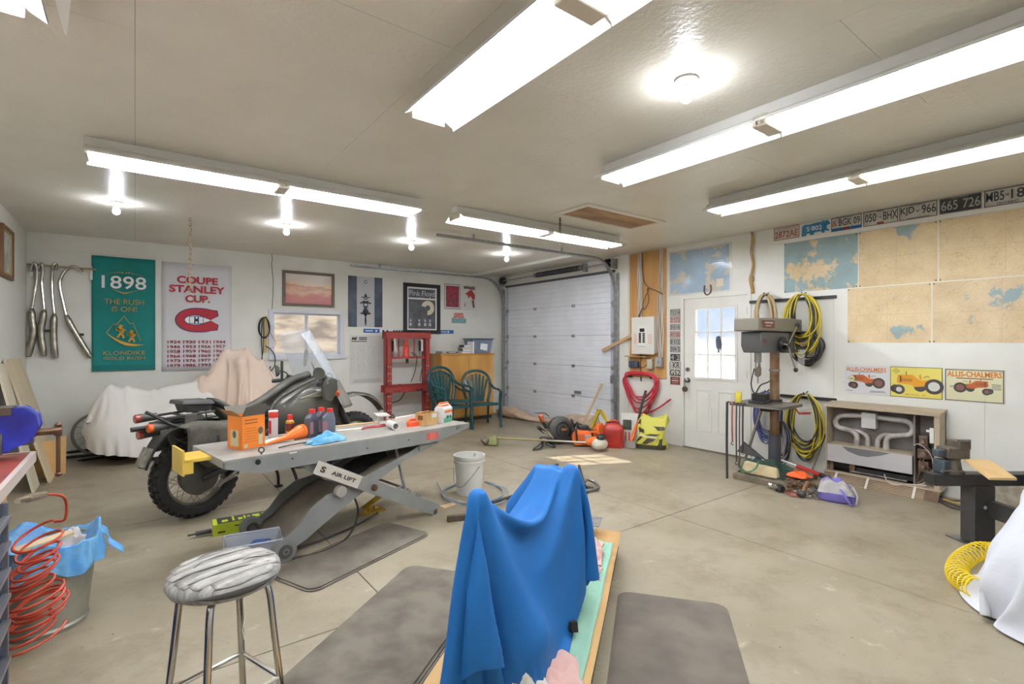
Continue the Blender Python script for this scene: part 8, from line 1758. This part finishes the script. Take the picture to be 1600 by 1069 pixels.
tag(obj('plastic_wrap', M().tube([tuple(onZ(1548, 893, .10)), tuple(onZ(1535, 903, .10)), tuple(onZ(1522, 902, .06)), tuple(onZ(1512, 899, .05))], lambda q: .03 * (1 - q * .75), 8, k=4, flat=.6), mat('clear_plastic', (206, 208, 208), .3)), 'twisted clear plastic neck reaching into the yellow coil', 'plastic')
wc = mat('white_cover', (214, 216, 222), .6, var=.02, vs=3, bump=.5, bs=14)
capsC = [((3.68, .52, .16), (3.78, .36, .3), .13, .16), ((3.80, .38, .26), (4.25, -.25, .34), .26, .28), ((4.02, .42, .58), (4.35, -.15, .78), .12, .16), ((3.86, .36, .45), (4.2, -.1, .5), .20, .24), ((3.62, .30, .15), (3.5, .05, .18), .10, .12), ((4.3, -.4, .5), (3.7, -.3, .4), .3, .25)]
P3 = drape(56, 56, (2.1, 2.1), (4.0, -.08), R_(-YAW), capsC, lambda x, y: np.full_like(x, .012), steps=120, iters=10, z0=.95, seed=9, fric=.6, round_=.9, bendk=.15, stretch=1.06)
t = thing('white_covered_machine', 'machine under a wrinkled white fabric cover at the right photo edge', 'covered machine', (4.0, -.08, 0), 0)
cloth_obj(P3 - np.array([4.0, -.08, 0]), 'cover', wc, t)
obj('hidden_body', M().box((.1, .0, .25), (.5, .5, .4), rz=-YAW), dkg, t, bevel=.03)

# ================================================================ FLOOR ITEMS IN THE MIDDLE AND LEFT
t = thing('white_bucket', 'white plastic pail with wire handle on the floor behind the blue cover', 'bucket', (2.585, 4.125, 0), 0)
obj('pail', M().lathe([(.118, 0), (.122, .004), (.140, .30), (.152, .302), (.152, .322), (.143, .325), (.145, .345), (.153, .347), (.153, .372), (.140, .372), (.134, .30), (.116, .01)], n=40), mat('bucket_white', (228, 227, 220), .35), t)
obj('handle', M().tube([(.02, -.15, .28), (-.10, -.14, .16), (-.15, -.09, .10), (-.165, .0, .12), (-.15, .04, .26)], .004, 6, k=5), steel, t); obj('marker_print', M().tube([(.11, .078, .350), (.115, .074, .340), (.108, .080, .33)], .004, 5, k=3), blk, t)
cbm = mat('blue_grey_tube', (122, 134, 146), .4)
tag(obj('tube_coil', M().tube([tuple(onZ(u, v, .012)) for u, v in ((713, 757), (694, 766), (695, 777), (720, 786), (755, 785), (780, 778), (786, 768), (775, 758), (758, 753))], .011, 8, k=6), cbm), 'blue grey plastic tube lying in a ring around the white bucket', 'hose')
tag(obj('tube_coil', M().tube([tuple(onZ(u, v, .03)) for u, v in ((689, 768), (700, 782), (740, 792), (780, 786), (797, 774), (790, 762), (765, 757))] + [tuple(onZ(689, 766, .05)), tuple(onZ(683, 752, .14))][:0], .005, 8, k=6).tube([tuple(onZ(692, 772, .02)), tuple(onZ(688, 764, .07)), tuple(onZ(682, 753, .14))], .004, 6, k=4), mat('clear_blue_tube', (160, 172, 182), .3)), 'thin clear tube with an upturned end beside the bucket', 'hose')
def onfloor_bar(name, lb, cat, u0, v0, u1, v1, w_, h_, mt_):
    a = onZ(u0, v0); b = onZ(u1, v1); L = math.hypot(b[0] - a[0], b[1] - a[1])
    return tag(obj(name, M().bx(-L / 2, L / 2, -w_ / 2, w_ / 2, 0, h_), mt_, loc=((a[0] + b[0]) / 2, (a[1] + b[1]) / 2, 0), rot=(0, 0, math.atan2(b[1] - a[1], b[0] - a[0])), smooth=0), lb, cat)
onfloor_bar('wood_lath', 'thin pale wooden lath on the floor at the foot of the lift', 'lath', 690, 794, 722, 784, .07, .008, mat('pale_lath', (206, 176, 136), .6))
tag(obj('long_dark_bar', M().cyl((0, 0, 0), Vector(onZ(800, 776, .04)) - Vector(onZ(770, 786, .03)), .015), black_metal, loc=onZ(770, 786, .03)), 'dark round bar showing behind the dip of the blue cover', 'bar')
# long green box with tool
a = Vector(onZ(333, 839)); b = Vector(onZ(436, 822)); D = b - a; rzz = math.degrees(math.atan2(D.y, D.x)); 
t = thing('green_product_box', 'long bright green and black product box under the lift', 'box', (a.x, a.y, 0), rzz + 4)
lime = mat('lime_print', (190, 206, 52), .5); BL = .66
obj('carton', M().bx(0, BL, 0, .15, 0, .085), lime, t, bevel=.002, smooth=0); obj('dark_top', M().bx(.03, BL - .10, .003, .147, .0855, .087), mat('box_black', (56, 56, 50), .5), t, smooth=0)
m = M()
for k, (x, w_, h_) in enumerate(((.06, .04, .05), (.13, .015, .11), (.17, .03, .05), (.21, .012, .08), (.235, .02, .06), (.27, .05, .07), (.34, .02, .08))): m.bx(x, x + w_, .03, .03 + h_, .0875, .0885)
obj('lime_print', m, lime, t, smooth=0)
m = M(); lines(m, .14, .44, .06, 1, .02, .008, -.001); lines(m, .03, .08, .03, 1, .02, .012, -.001); lines(m, .30, .60, .035, 2, .014, .003, -.001); obj('dark_print', m, mat('box_black', (56, 56, 50)), t, smooth=0)
obj('wheel_print', M().disc((.50, .042), .034, -.001, 20, .06), mat('grey_print2', (150, 150, 156), .5), t)
tag(obj('torque_tool', M().cyl((0, 0, .03), (-.10, -.02, .03), .018).cyl((-.10, -.02, .03), (-.15, -.03, .03), .007), blk, loc=(a.x - .005, a.y + .06, 0), rot=(0, 0, R_(rzz))), 'black tool grip sticking out of the left end of the green box', 'tool')
t = thing('clear_plastic_bin', 'clear plastic bin with blue printed packs behind the stool seat', 'bin', (.63, 3.72, 0), rzz)
obj('tub', M().loft([[(-.14, -.10, .02), (.14, -.10, .02), (.14, .10, .02), (-.14, .10, .02)], [(-.17, -.125, .15), (.17, -.125, .15), (.17, .125, .15), (-.17, .125, .15)]], cap=False).bx(-.14, .14, -.10, .10, .0, .02), glass('frosted_bin', (210, 216, 228), tint=.45, rough=.3), t, solid=.003, smooth=0)
obj('rim', M().tube([(-.17, -.125, .15), (.17, -.125, .15), (.17, .125, .15), (-.17, .125, .15)], .006, 6, closed=True), mat('rim_clear', (200, 206, 216), .3), t)
for k in range(2): tag(obj('packet', M().box((0, 0, 0), (.16, .09, .03), rz=10 + 50 * k), mat('packet_blue', (44, 90, 160), .4), loc=(.60 + .06 * k, 3.72 + .03 * k, .045 + .035 * k), bevel=.003), ['lower blue packet in the clear plastic bin', 'upper blue packet in the clear plastic bin'][k], 'packet')

# repeats of one kind share a group
GR = {'fluorescent_fixture': 'fluorescent ceiling lights', 'bare_bulb': 'bare ceiling bulbs', 'tractor_sign': 'tin tractor signs on the wall', 'hose_coil': 'hose coils on the wall rails', 'cardboard_sheet': 'cardboard on the low platform',
      'switch_box': 'switch boxes under the breaker panel', 'door_track': 'garage door tracks', 'hockey_poster': 'small posters by the door track', 'wall_rail': 'black wall rails', 'hanging_chain': 'chains hanging from the ceiling',
      'press_bolt': 'sockets on the press bed', 'packet': 'blue packets in the bin', 'tube_coil': 'tubes around the bucket', 'extension_cord': 'cords right of the heater', 'air_line': 'lift air lines', 'framed_picture': 'framed pictures', 'cable_run': 'cable bundles on the plywood', 'black_lead': 'black cords under the panel', 'power_cable': 'brown cords on the plywood', 'paper_strip': 'card strips on the lift table', 'charger_lead': 'leads by the window'}
for o in list(COL.objects):
    if o.parent is None and 'category' in o and 'group' not in o:
        g_ = GR.get(o.name.split('.')[0])
        if g_: o['group'] = g_
